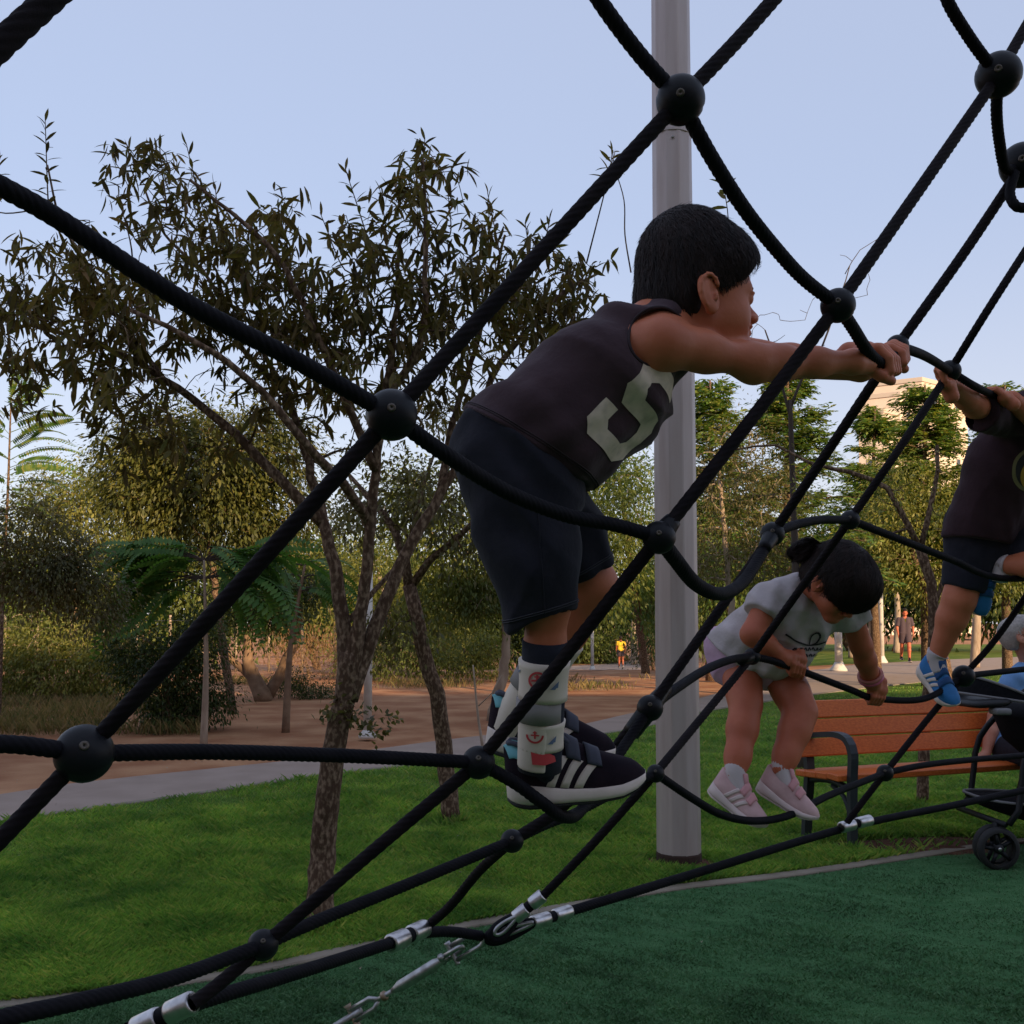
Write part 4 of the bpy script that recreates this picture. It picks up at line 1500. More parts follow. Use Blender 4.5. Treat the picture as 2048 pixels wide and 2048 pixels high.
rope([(-120, 2085, 1.0), (0, 2038, 1.05), (150, 2005, 1.12), (350, 1955, 1.26), 'm'])
rope(['m', (610, 1852, 1.47), (800, 1775, 1.65), 'n'])
rope(['n', (1085, 1652, 1.93), (1150, 1626, 2.0), (1230, 1585, 2.1), 'o'])
rope(['o', (1385, 1597, 2.3), (1445, 1630, 2.40), (1510, 1642, 2.48), (1580, 1630, 2.57), (1660, 1590, 2.75), 'r'])
rope(['r', (1850, 1530, 3.1), (1950, 1519, 3.25), (2080, 1508, 3.4), (2200, 1495, 3.5)])
# bottom edge rope
RE = .0105
rope([(255, 2062, 1.36), (320, 2035, 1.40), (400, 2004, 1.46), (600, 1944, 1.70), (785, 1885, 2.0)], r=RE)
rope([(785, 1885, 2.0), (848, 1866, 2.08), (905, 1864, 2.15), (962, 1872, 2.2)], r=RE)
rope([(1062, 1846, 2.22), (1145, 1821, 2.3), (1400, 1744, 2.6), (1696, 1655, 3.0), (1900, 1612, 3.25), (2060, 1578, 3.42), (2250, 1535, 3.6)], r=RE)

# ball joints with their clamping bolt
for k, v in ND_.items():
    c = NODE[k]
    mb = MB()
    V, F = sphere((0, 0, 0), v[3], 32, 22)
    # two half shells with a shallow groove between them
    lat = np.arcsin(np.clip(V[:, 2] / v[3], -1, 1))
    V *= (1 - .035 * np.exp(-(lat / .05) ** 2))[:, None]
    to = nrm(CAM - c)
    ax = nrm(np.array([.25, 0, 1.0]) + to * .35)
    R = orient(np.array([nrm(np.cross(ax, [0, 1, .3]))]), np.random.default_rng(3), up=ax)[0]
    V = V @ R.T + c
    mb.add(V, F)
    b = mb.build("ball_joint", M['ball'], net)
    bd = nrm(to + np.array([0, 0, .28]))
    V, F = lathe([(v[3] * .17, -.001), (v[3] * .17, .0008), (v[3] * .14, .0016), (v[3] * .05, .0018), (v[3] * .04, .0004)], c + bd * v[3] * .985, bd, 12)
    MB().add(V, F).build("bolt", M['bolt'], b)

# sleeves where ropes leave the pulled joints
for k, e, rr in (('h', (1262, 1466, 1.86), .0165), ('i', (1527, 1099, 1.955), .0120), ('h', (1332, 1376, 1.9), .012), ('f', (1346, 1040, 1.41), .012), ('p', (1482, 1320, 2.5), .013)):
    a, b_ = NODE[k], P(*e)
    C = np.array([a + (b_ - a) * t for t in np.linspace(0, 1, 6)])
    V, F = tube(C, np.linspace(ND_[k][3] * .76, rr, 6), 20)
    MB().add(V, F).build("sleeve", M['ball'], net)


def ferrule(p0, p1, r, gap=.16):
    """two pressed sleeves with a dark gap between them"""
    a, b = P(*p0), P(*p1)
    for t0, t1 in ((0, .5 - gap / 2), (.5 + gap / 2, 1)):
        q0, q1 = a + (b - a) * t0, a + (b - a) * t1
        L = np.linalg.norm(q1 - q0)
        V, F = lathe([(r * .6, 0), (r * .93, 0), (r, .003), (r, L - .003), (r * .93, L), (r * .6, L)], q0, nrm(q1 - q0), 20)
        MB().add(V, F).build("ferrule", M['alu'], net)
    V, F = tube(np.array([a, b]), [r * .8, r * .8], 12)
    MB().add(V, F).build("rope_core", M['rope'], net)


ferrule((270, 2058, 1.36), (386, 2004, 1.345), .0155)
ferrule((780, 1888, 1.99), (850, 1856, 2.09), .0185)
ferrule((1030, 1836, 2.2), (1086, 1790, 2.2), .0150)
ferrule((1064, 1846, 2.215), (1140, 1822, 2.29), .0150)
ferrule((1682, 1655, 2.965), (1740, 1640, 3.03), .0165)


def eye(p0, p1, w, r, m, name="thimble", par=None):
    """teardrop loop from p0 (tip) to p1 (round end)"""
    a, b = P(*p0), P(*p1)
    ax = b - a
    L = np.linalg.norm(ax)
    ax = ax / L
    sd_ = nrm(np.cross(ax, nrm(CAM - a)) + nrm(CAM - a) * .35)
    pts = []
    for t in np.linspace(0, 2 * math.pi, 34):
        x = (1 - math.cos(t)) / 2
        y = math.sin(t) * w * (.35 + .65 * x)
        pts.append(a + ax * L * x + sd_ * y)
    V, F = tube(np.array(pts), r, 9, cap=False)
    return MB().add(V, F).build(name, m, par or net)


eye((1064, 1846, 2.21), (975, 1878, 2.2), .017, .0095, M['rope'])
eye((1066, 1846, 2.2), (985, 1872, 2.195), .010, .0045, M['galv'])
eye((1032, 1834, 2.2), (985, 1876, 2.18), .017, .0095, M['rope'])
eye((1032, 1834, 2.19), (990, 1868, 2.175), .011, .0045, M['galv'])
# turnbuckle down to the ground anchor
A0, A1 = P(962, 1872, 2.2), P(180, 2357, 2.392)
ad = nrm(A1 - A0)
AL = np.linalg.norm(A1 - A0)


def on(px):
    """point of the anchor line at photo column px (depth by perspective)"""
    t = np.clip((962 - px) / (962 - 180.), 0, 1)
    iz = (1 - t) / 2.2 + t / 2.392
    return P(px, 1872 + (2357 - 1872) * t, 1 / iz)


tb = mk("turnbuckle", *tube(np.array([on(895), on(880), on(870), on(800), on(792), on(784)]), [.006, .0085, .0125, .0125, .0085, .006], 14), M['galv'], net)
up = nrm(CAM - A0)
sdv = nrm(np.cross(ad, up))
# shackles (U with a pin)
for (x0, x1, w) in ((965, 905, .016), (925, 885, .012)):
    a, b = on(x0), on(x1)
    n_ = sdv if w > .014 else nrm(sdv * .4 + up)
    pts = []
    for t in np.linspace(0, math.pi, 14):
        pts.append(a + (b - a) * (.25 - .25 * math.sin(t)) + n_ * w * math.cos(t))
    pts = [b + n_ * w] + pts + [b - n_ * w]
    MB().add(*tube(np.array(pts), .0052, 9)).build("shackle", M['galv'], tb)
    MB().add(*tube(np.array([b + n_ * w * 1.7, b + n_ * w * 1.35, b - n_ * w * 1.35, b - n_ * w * 1.6]), [.0075, .0075, .005, .006], 9)).build("pin", M['galv'], tb)
MB().add(*tube(np.array([on(785), on(750)]), [.0055, .0055], 10)).build("threaded_rod", M['galv'], tb)
MB().add(*lathe([(.004, 0), (.0105, 0), (.0105, .010), (.004, .010)], on(772), ad, 6)).build("lock_nut", M['rust'], tb)
a, b = on(757), on(705)
for sg in (1, -1):
    C = np.array([a, a + (b - a) * .25 + sdv * sg * .012, b + sdv * sg * .012])
    MB().add(*tube(C, [.005, .006, .0065], 9)).build("fork", M['galv'], tb)
MB().add(*tube(np.array([b + sdv * .026, b + sdv * .018, b - sdv * .018, b - sdv * .024]), [.010, .006, .006, .010], 10)).build("pin", M['rust'], tb)
MB().add(*tube(np.array([on(722), on(600), on(400), A1 + np.array([0, 0, -.04])]), .008, 10)).build("anchor_rod", M['galv'], tb)

# ================================================================== STREET FURNITURE
M['pole'] = mat("pole_paint", (0.475, 0.395, 0.37), .42, metal=.12, spec=.5, col2=(.40, .315, .285), scale=3.2, detail=9, lo=.40, hi=.80, stretch=(7, 7, .8), bump=.15, bscale=8, bdist=.003)
M['dark_metal'] = mat("dark_cast_iron", (0.030, 0.036, 0.042), .5, metal=.3, spec=.5, bump=.2, bscale=200, bdist=.0006)
M['white_paint'] = mat("white_pole_paint", (0.62, 0.58, 0.54), .6, col2=(.52, .47, .42), scale=9)
M['wood'] = mat("varnished_wood", (0.52, 0.100, 0.016), .45, col2=(0.68, 0.165, 0.032), scale=5, detail=8, spec=.4, stretch=(1.2, 30, 30), bump=.15, bscale=20, bdist=.001)
M['screw'] = mat("screw", (.3, .28, .26), .4, metal=.9)

# grey lamp post beside the playground
pb = G(1358, 1728)
dp = pb[1]
s = dp / FPX
pole = thing("lamp_post", "thick grey faceted lamp post standing on the lawn edge behind the boy in navy shorts", "lamp post", pb)
r0, r1 = 43.5 * s, 40 * s
top = np.array([pb[0], pb[1], 7.5])
mb = MB()
prof = []
K = 10
rot = .22
V = []
zs = [0.0, 0.02, 3.77, 3.775, 7.5]
rs_ = [r0, r0, r0 + (r1 - r0) * .93, r0 + (r1 - r0) * .96, r1 * .92]
for z, rr in zip(zs, rs_):
    for j in range(K):
        for e in (-.12, .12):
            t = rot + 2 * math.pi * (j + .5 + e * 0) / K
            t += e * .35
            V.append((pb[0] + rr * math.cos(t), pb[1] + rr * math.sin(t), z))
n = K * 2
F = []
for i in range(len(zs) - 1):
    for j in range(n):
        k = (j + 1) % n
        F.append((i * n + j, i * n + k, (i + 1) * n + k, (i + 1) * n + j))
F.append(tuple((len(zs) - 1) * n + j for j in range(n)))
sh = mk("shaft", V, F, M['pole'], pole, smooth=False)
# joint band and its screw
MB().add(*lathe([(r1 * .98, 0), (r1 * 1.035, .004), (r1 * 1.035, .018), (r1 * .98, .022)], (pb[0], pb[1], 4.02), (0, 0, 1), 20)).build("joint_band", M['pole'], pole, smooth=False)
sdir = nrm([-.1, -1, 0])
MB().add(*lathe([(.008, 0), (.008, .006), (.004, .009)], np.array([pb[0], pb[1], 3.98]) + sdir * r1 * .99, sdir, 8)).build("screw", M['screw'], pole)
MB().add(*lathe([(r0 * 1.03, 0.0), (r0 * 1.03, .062), (r0 * 1.005, .072), (r0 * 1.0, .0)], (pb[0], pb[1], -.004), (0, 0, 1), 20)).build("base_collar", mat("rusty_collar", (.045, .022, .015), .9), pole, smooth=False)
MB().add(*tube(catmull([top, top + np.array([-.1, -.02, .45]), top + np.array([-.6, -.1, .75]), top + np.array([-1.3, -.2, .8])], .15), .045, 10)).build("arm", M['pole'], pole)
MB().add(*rbox(top + np.array([-1.6, -.25, .79]), nrm([-1, -.15, 0]), nrm([.15, -1, 0]), (0, 0, 1), .38, .15, .05, .03)).build("lamp_head", M['pole'], pole)

# thin pale pole behind the near tree
b = G(735, 1476)
s = b[1] / FPX
pl = thing("thin_post", "thin pale grey post behind the near tree's trunk", "post", b)
MB().add(*tube(np.array([b, b + [0, 0, 2.35]]), [8.5 * s, 7.5 * s], 14)).build("shaft", M['white_paint'], pl)
MB().add(*lathe([(18 * s, 0), (18 * s, .03), (9 * s, .09), (8.6 * s, .09)], b, (0, 0, 1), 12)).build("base", M['white_paint'], pl)
# distant pale posts
for (px, py, w, lab, topz) in ((1678, 1342, 8, "white post with a flared foot at the far path, between the girl's arm and head", 1.72), (1764, 1326, 5, "slim white post left of the far walker in dark clothes", 4.5), (1766 + 42, 1326, 4, None, 0)):
    if lab is None:
        continue
    b = G(px, py)
    s = b[1] / FPX
    t = thing("white_post", lab, "post", b, "white posts along the far path")
    MB().add(*tube(np.array([b, b + [0, 0, topz]]), [w * s, w * s * .85], 12)).build("shaft", M['white_paint'], t)
    MB().add(*lathe([(w * 2.3 * s, 0), (w * 2.3 * s, .04), (w * 1.4 * s, .16), (w * 1.05 * s, .24), (w * s, .24)], b, (0, 0, 1), 12)).build("base", M['white_paint'], t)
b = PG(1184, 44)
t = thing("white_post", "slim white post beside the distant runner in yellow", "post", b, "white posts along the far path")
MB().add(*tube(np.array([b, b + [0, 0, 2.9]]), .07, 10)).build("shaft", M['white_paint'], t)
MB().add(*lathe([(.14, 0), (.14, .05), (.075, .2), (.07, .2)], b, (0, 0, 1), 10)).build("base", M['white_paint'], t)
# far pale trunks
for k, (px, d, w, h) in enumerate(((1742, 36, .16, 3.4), (1900 + 45, 30, .15, 3.4), (1790, 44, .15, 4), (1268, 54, .2, 2.8), (1700, 40, .13, 3.2))):
    b = PG(px, d)
    lab = ["pale bare trunk between the girl's far arm and the walker", "pale bare trunk by the second boy's raised blue shoe", "pale thin trunk just left of the walker in dark clothes", "pale trunk right of the distant runner in yellow", "pale thin trunk nearest the girl's far shoulder"][k]
    t = thing("pale_trunked_tree", lab, "tree", b, "pale trunks on the far lawn")
    rr = np.random.default_rng(200 + k)
    sk = Skel()
    sk.limb([b, b + [rr.normal() * .05, 0, h * .5], b + [rr.normal() * .1, 0, h]], w, w * .6, n=8)
    cl = blob_pts([(b + np.array([0, 0, h + .8]), (1.5, 1.5, .9), 26)], rr)
    for c in cl:
        sk.grow(c, rr, rmin=.015)
    sk.mb.build("trunk", M['bark_pale'], t)
    idx = np.repeat(np.arange(len(cl)), 40)
    V, F = scatter(quad_tpl(.25, .25), cl[idx] + rr.normal(size=(len(idx), 3)) * .4, orient(rr.normal(size=(len(idx), 3)) + [0, 0, -.5], rr), rr.uniform(.14, .26, len(idx)))
    mk("crown", V, F, M['lf_green'], t, kind="stuff")

# orange swing frame far behind
M['orange'] = mat("orange_paint", (.45, .13, .04), .6)
b = PG(1822, 47)
t = thing("swing_frame", "orange A-frame of a swing on the far lawn behind the walker", "swing", b)
for (dx, dy) in ((-.9, 0), (.9, 0), (3.3, .6), (5.1, .6)):
    q = b + np.array([dx, dy, 0])
    tp = b + np.array([0 if dx < 1 else 4.2, .3 if dx < 1 else .6, 2.4])
    MB().add(*tube(np.array([q, tp]), .06, 8)).build("leg", M['orange'], t)
MB().add(*tube(np.array([b + [0, .3, 2.4], b + [4.2, .6, 2.4]]), .06, 8)).build("crossbar", M['orange'], t)
for k in (1.3, 2.8):
    c = b + np.array([k, .45, 0])
    st = MB().add(*rbox(c + [0, 0, .5], (1, 0, 0), (0, 1, 0), (0, 0, 1), .25, .1, .03, .01)).build("swing_seat", M['dark_metal'], t)
    for sg in (-.22, .22):
        MB().add(*tube(np.array([c + [sg, 0, .5], c + [sg, 0, 2.4]]), .02, 6)).build("chain", M['dark_metal'], st)
# low wire fence line at the back left
b = PG(300, 27)
t = thing("wire_fence", "low wire fence with pale stakes behind the dry brush", "fence", b)
for k in range(14):
    q = PG(-120 + k * 66, 27)
    MB().add(*tube(np.array([q, q + [0, 0, 1.5]]), .035, 6)).build("stake", M['bark_pale'], t)
for z in (.4, .9, 1.35):
    MB().add(*tube(np.array([PG(-120, 27) + [0, 0, z], PG(740, 27) + [0, 0, z]]), .012, 5)).build("wire", M['dark_metal'], t)

# ------------------------------------------------------------------ bench
fl = G(1704, 1711)                # near front foot
rl = G(1634, 1688)                # near rear foot
u = nrm([.935, .355, 0])                    # roughly along the kerb, to the right and away
w = np.array([-u[1], u[0], 0])              # toward the back
if w[1] < 0:
    w = -w
bench = thing("park_bench", "wooden-slatted bench with dark iron ends at the lawn edge", "bench", fl)
Lb = 1.75
Z = np.array([0, 0, 1.0])


def bp(a, bq, z):
    return fl + u * a + w * (bq * .84) + Z * z


dep = .47
MB().add(*rbox(bp(Lb / 2 + .0, .10, .425), u, nrm(w + Z * .05), nrm(Z - w * .05), Lb / 2 + .06, .055, .019, .006)).build("seat_slat", M['wood'], bench, smooth=False)
for k in range(1, 4):
    MB().add(*rbox(bp(Lb / 2, .10 + k * .117, .425 - k * .006), u, nrm(w - Z * .05), nrm(Z + w * .05), Lb / 2 + .06, .05, .019, .006)).build("seat_slat", M['wood'], bench, smooth=False)
bu_ = nrm(Z + w * .22)
bn = nrm(w - Z * .22)
for k in range(3):
    c = bp(Lb / 2, .44, .50) + bu_ * (.055 + k * .113)
    MB().add(*rbox(c, u, bu_, bn, Lb / 2 + .07, .0535, .017, .006)).build("back_slat", M['wood'], bench, smooth=False)
for a in (0.02, Lb - .02):
    # front leg with curved arm rest, rear leg carrying the back
    C = catmull([bp(a, .02, -.02), bp(a, .02, .2), bp(a, .01, .42), bp(a, .0, .56), bp(a, .05, .635), bp(a, .16, .655), bp(a, .34, .64), bp(a, .47, .625)], .03)
    T_, N_, B_ = frames(C)
    V, F = [], []
    hw, ht = .025, .016
    for i in range(len(C)):
        sd1 = u
        n1 = nrm(np.cross(T_[i], u))
        V += [C[i] + sd1 * hw + n1 * ht, C[i] - sd1 * hw + n1 * ht, C[i] - sd1 * hw - n1 * ht, C[i] + sd1 * hw - n1 * ht]
    for i in range(len(C) - 1):
        for j in range(4):
            k = (j + 1) % 4
            F.append((i * 4 + j, i * 4 + k, (i + 1) * 4 + k, (i + 1) * 4 + j))
    F += [(3, 2, 1, 0), tuple(len(V) - 4 + j for j in range(4))]
    mk("front_leg", V, F, M['dark_metal'], bench, smooth=False)
    C = catmull([bp(a, .52, -.02), bp(a, .50, .2), bp(a, .47, .42), bp(a, .50, .6), bp(a, .545, .80)], .05)
    V, F = [], []
    T_, N_, B_ = frames(C)
    for i in range(len(C)):
        n1 = nrm(np.cross(T_[i], u))
        V += [C[i] + u * .026 + n1 * .018, C[i] - u * .026 + n1 * .018, C[i] - u * .026 - n1 * .018, C[i] + u * .026 - n1 * .018]
    for i in range(len(C) - 1):
        for j in range(4):
            k = (j + 1) % 4
            F.append((i * 4 + j, i * 4 + k, (i + 1) * 4 + k, (i + 1) * 4 + j))
    F += [(3, 2, 1, 0), tuple(len(V) - 4 + j for j in range(4))]
    mk("rear_leg", V, F, M['dark_metal'], bench, smooth=False)
    C = catmull([bp(a, .03, .36), bp(a, .2, .385), bp(a, .35, .38), bp(a, .48, .36)], .05)
    MB().add(*tube(C, .019, 8)).build("seat_bracket", M['dark_metal'], bench)
    C = catmull([bp(a, .03, .2), bp(a, .10, .31), bp(a, .22, .36)], .04)
    MB().add(*tube(C, .014, 8)).build("brace", M['dark_metal'], bench)

# ------------------------------------------------------------------ stroller (its front shows at the right edge)
M['fabric_black'] = mat("black_fabric", (.006, .006, .008), .9, col2=(.010, .010, .012), spec=.1, scale=60, bump=.3, bscale=500, bdist=.0008)
M['fabric_grey'] = mat("grey_trim", (.16, .155, .16), .7)
M['rubber'] = mat("tyre_rubber", (.012, .012, .013), .7)
M['plastic_black'] = mat("black_plastic", (.009, .0095, .012), .5, spec=.3)
wg = G(1998, 1741)
dw = wg[1] * 1.0
st = thing("stroller", "black baby stroller parked on the turf at the right edge before the bench", "stroller", wg)
sx = nrm(np.array([.995, .06, 0]))
sy = np.array([-sx[1], sx[0], 0])


def sp(a, bq, z):
    return wg + sx * a + sy * bq + Z * z


def wheel(c, R, wd):
    ax = sy
    V, F = lathe([(R * .76, -wd * .5), (R * .9, -wd * .5), (R, -wd * .28), (R, wd * .28), (R * .9, wd * .5), (R * .76, wd * .5), (R * .76, -wd * .5)], c, ax, 28)
    wh = MB().add(V, F[:-2]).build("wheel", M['rubber'], st)
    mb = MB()
    a1 = nrm(np.cross(ax, Z))
    for k in range(5):
        t = k * 2 * math.pi / 5 + .5
        dr = a1 * math.cos(t) + Z * math.sin(t)
        mb.add(*tube(np.array([c + dr * R * .15, c + dr * R * .8]), [R * .12, R * .08], 7))
    mb.add(*lathe([(R * .2, -wd * .4), (R * .24, -wd * .2), (R * .24, wd * .2), (R * .2, wd * .4)], c, ax, 14))
    mb.build("rim", M['fabric_grey'] if False else M['plastic_black'], wh)
    MB().add(*lathe([(R * .09, 0), (R * .09, wd * .48), (R * .05, wd * .52)], c, -ax, 10)).build("hub_cap", M['alu'], wh)


R1 = .112
wheel(sp(0, 0, R1), R1, .042)
wheel(sp(0, .06, R1), R1, .042) if False else None
wheel(sp(.02, .085, R1), R1, .042)
wheel(sp(.62, -.04, .13), .13, .045)
wheel(sp(.62, .52, .13), .13, .045)
# frame
MB().add(*tube(catmull([sp(.0, .03, R1 + .13), sp(.02, .03, R1 + .02), sp(0, .0, R1)], .03), .014, 8)).build("fork", M['plastic_black'], st)
for yy in (-.02, .48):
    MB().add(*tube(catmull([sp(.05, yy, .24), sp(.105, yy, .31), sp(.13, yy, .46), sp(.17, yy, .64), sp(.36, yy, .84), sp(.64, yy, 1.02)], .08), .017, 9)).build("frame_tube", M['plastic_black'], st)
    MB().add(*tube(catmull([sp(.62, yy, .14), sp(.54, yy, .4), sp(.40, yy, .66)], .08), .016, 9)).build("frame_tube", M['plastic_black'], st)
MB().add(*tube(np.array([sp(.03, -.02, .24), sp(.03, .48, .24)]), .016, 9)).build("cross_tube", M['plastic_black'], st)
MB().add(*tube(np.array([sp(.62, -.02, 1.02), sp(.62, .48, 1.02)]), .016, 9)).build("handle", M['plastic_black'], st)
# basket, seat shell, bumper tray and hood as soft shells


def loft(rings, name, m, par):
    n = len(rings[0])
    V = np.concatenate(rings)
    F = []
    for i in range(len(rings) - 1):
        for j in range(n):
            k = (j + 1) % n
            F.append((i * n + j, i * n + k, (i + 1) * n + k, (i + 1) * n + j))
    F += [tuple(range(n - 1, -1, -1)), tuple((len(rings) - 1) * n + j for j in range(n))]
    return mk(name, V, F, m, par)


def ringo(cx, cz, hx, y0, y1, tilt=0.0, n=20):
    out = []
    for j in range(n):
        t = 2 * math.pi * j / n
        c_, s_ = math.cos(t), math.sin(t)
        e = .55
        x = hx * abs(c_) ** e * np.sign(c_)
        y = (y0 + y1) / 2 + (y1 - y0) / 2 * abs(s_) ** e * np.sign(s_)
        out.append(sp(cx + x, y, cz + x * tilt))
    return np.array(out)


loft([ringo(.42, .235, .22, .02, .44), ringo(.40, .27, .32, .0, .46, -.02), ringo(.38, .31, .38, -.02, .48, -.06), ringo(.38, .325, .38, -.02, .48, -.06)], "basket", M['fabric_black'], st)
MB().add(*tube(np.vstack([ringo(.38, .328, .385, -.025, .485, -.06), ringo(.38, .328, .385, -.025, .485, -.06)[:1]]), .008, 6)).build("basket_rim", M['fabric_grey'], st)
loft([ringo(.58, .52, .10, .06, .42), ringo(.53, .60, .19, .04, .44, .25), ringo(.49, .70, .26, .02, .46, .2), ringo(.45, .82, .28, .0, .46, .12), ringo(.47, .87, .22, .0, .46, .1)], "seat", M['fabric_black'], st)
MB().add(*rbox(sp(.34, .22, .42), nrm(sx * .3 + Z), sy, nrm(sx - Z * .3), .12, .12, .035, .02)).build("footrest", M['plastic_black'], st)
tray = loft([ringo(.0, .852, .10, -.02, .46, .08), ringo(.0, .866, .12, -.04, .48, .08), ringo(.01, .885, .11, -.03, .47, .08), ringo(.01, .892, .09, -.02, .46, .08)], "bumper_tray", M['plastic_black'], st)
MB().add(*rbox(sp(.02, -.02, .832), sx, sy, Z, .04, .05, .017, .008)).build("tray_clip", M['fabric_grey'], tray)
# hood: ribs of a quarter shell
hc = sp(.30, .22, .86)
mb = MB()
ribs = []
for k in range(7):
    a = rad(172 - k * 2.6)
    ring = []
    for j in range(13):
        t = math.pi * j / 12
        ring.append(hc + sy * (.25 * math.cos(t)) + (sx * -math.sin(a) * 0 + sx * (-math.cos(rad(90) - a) * 0)) + (Z * math.sin(a) + sx * -math.cos(a) * -1) * 0 + (nrm(sx * math.cos(a) + Z * math.sin(a))) * .38 * math.sin(t) ** .7)
    ribs.append(np.array(ring))
V = np.concatenate(ribs)
F = []
for i in range(6):
    for j in range(12):
        F.append((i * 13 + j, i * 13 + j + 1, (i + 1) * 13 + j + 1, (i + 1) * 13 + j))
hood = mk("hood", V, F, M['fabric_black'], st)
for i in (0, 6):
    MB().add(*tube(ribs[i], .008, 6)).build("hood_piping", M['fabric_grey'], hood)

# ================================================================== PEOPLE
def skinmat(name, c, c2):
    return mat(name, c, .52, spec=.35, col2=c2, scale=22, detail=8, lo=.30, hi=.70, sss=.10, bump=.35, bscale=70, bdist=.0022)


M['skin_a'] = skinmat("skin_tan", (0.47, 0.135, 0.064), (0.54, 0.175, 0.087))
M['skin_b'] = skinmat("skin_warm", (0.41, 0.105, 0.050), (0.47, 0.135, 0.066))
M['skin_c'] = skinmat("skin_old", (0.52, 0.22, 0.14), (0.60, 0.28, 0.19))
M['hair_dark'] = mat("dark_brown_hair", (0.010, 0.006, 0.005), .6, spec=.2, col2=(0.022, 0.012, 0.010), scale=60, stretch=(1, 1, .2))
M['hair_grey'] = mat("grey_hair", (0.42, 0.38, 0.35), .6, col2=(.55, .5, .46), scale=80)
M['tank'] = mat("plum_cotton", (0.046, 0.027, 0.034), .95, col2=(0.062, 0.037, 0.045), scale=9, bump=.55, bscale=16, bdist=.012, sheen=.1, spec=.15)
M['navy'] = mat("navy_cotton", (0.016, 0.0165, 0.024), .95, col2=(0.022, 0.022, 0.031), scale=20, bump=.55, bscale=15, bdist=.012, sheen=.05, spec=.12)
M['navy_sock'] = mat("navy_sock", (0.012, 0.014, 0.026), .95, bump=.5, bscale=700, bdist=.0008)
M['print'] = mat("cracked_white_print", (0.74, 0.62, 0.50), .8, col2=(0.52, 0.44, 0.35), scale=55, detail=8, lo=.45, hi=.75)
M['brace'] = mat("white_brace", (0.70, 0.61, 0.51), .6, col2=(.64, .55, .46), scale=20)
M['brace_grey'] = mat("brace_lining", (0.26, 0.24, 0.23), .8)
M['red'] = mat("red_print", (0.50, 0.045, 0.05), .6)
M['blue_print'] = mat("blue_print", (0.12, 0.17, 0.28), .6)
M['shoe_dark'] = mat("dark_mesh_shoe", (0.013, 0.009, 0.015), .9, spec=.15, col2=(0.022, 0.013, 0.020), scale=30, bump=.5, bscale=900, bdist=.0008)
M['shoe_strap'] = mat("slate_strap", (0.045, 0.05, 0.075), .8, bump=.4, bscale=800, bdist=.0006)
M['sole_white'] = mat("white_sole", (0.74, 0.63, 0.57), .6, col2=(.66, .56, .50), scale=30)
M['outsole'] = mat("black_outsole", (.014, .013, .014), .7)
M['teal'] = mat("light_blue_tab", (0.16, 0.46, 0.52), .6)
M['teal_dark'] = mat("dark_teal_panel", (0.01, 0.07, 0.085), .6)
M['tee_grey'] = mat("pale_grey_tee", (0.52, 0.46, 0.46), .95, col2=(0.43, 0.38, 0.38), scale=14, bump=.55, bscale=22, bdist=.012, spec=.15)
M['lilac'] = mat("lilac_shorts", (0.50, 0.30, 0.44), .95, col2=(.58, .38, .50), scale=14, bump=.5, bscale=24, bdist=.01, spec=.15)
M['tee_print'] = mat("black_tee_print", (0.02, 0.018, 0.02), .8)
M['pink_shoe'] = mat("dusty_pink_shoe", (0.52, 0.33, 0.32), .8, col2=(.58, .38, .37), scale=40, bump=.4, bscale=700, bdist=.0008)
M['pink_strap'] = mat("pink_strap", (0.58, 0.28, 0.29), .7)
M['pink_sole'] = mat("cream_sole", (0.62, 0.50, 0.47), .6)
M['sock_white'] = mat("white_sock", (0.55, 0.48, 0.48), .9, bump=.5, bscale=500, bdist=.001)
M['bangle'] = mat("pink_bangle", (0.55, 0.12, 0.20), .4)
M['maroon'] = mat("dark_maroon_tee", (0.036, 0.019, 0.024), .95, col2=(0.046, 0.025, 0.031), scale=12, bump=.55, bscale=16, bdist=.012, sheen=.05, spec=.12)
M['blue_shoe'] = mat("bright_blue_shoe", (0.012, 0.14, 0.38), .7, col2=(.016, .17, .44), scale=40, bump=.4, bscale=700, bdist=.0008)
M['blue_dark'] = mat("deep_blue_strap", (0.006, 0.06, 0.19), .7)
M['badge_y'] = mat("yellow_badge", (0.42, 0.26, 0.03), .7)
M['badge_o'] = mat("olive_badge", (0.20, 0.18, 0.08), .7)
M['tee_blue'] = mat("light_blue_tee", (0.16, 0.33, 0.62), .9, bump=.3, bscale=300, bdist=.001)
M['tee_yellow'] = mat("yellow_tee", (0.72, 0.46, 0.03), .9)
M['tee_black'] = mat("charcoal_cloth", (0.07, 0.045, 0.055), .9)
M['eye'] = mat("eye_white", (.75, .70, .66), .2)
M['iris'] = mat("brown_iris", (.03, .015, .008), .2)
M['lip'] = mat("lips", (.42, .14, .11), .5)
M['brow'] = mat("eyebrow", (.02, .014, .012), .8)
M['glass_rim'] = mat("spectacle_rim", (.05, .05, .055), .4, metal=.6)


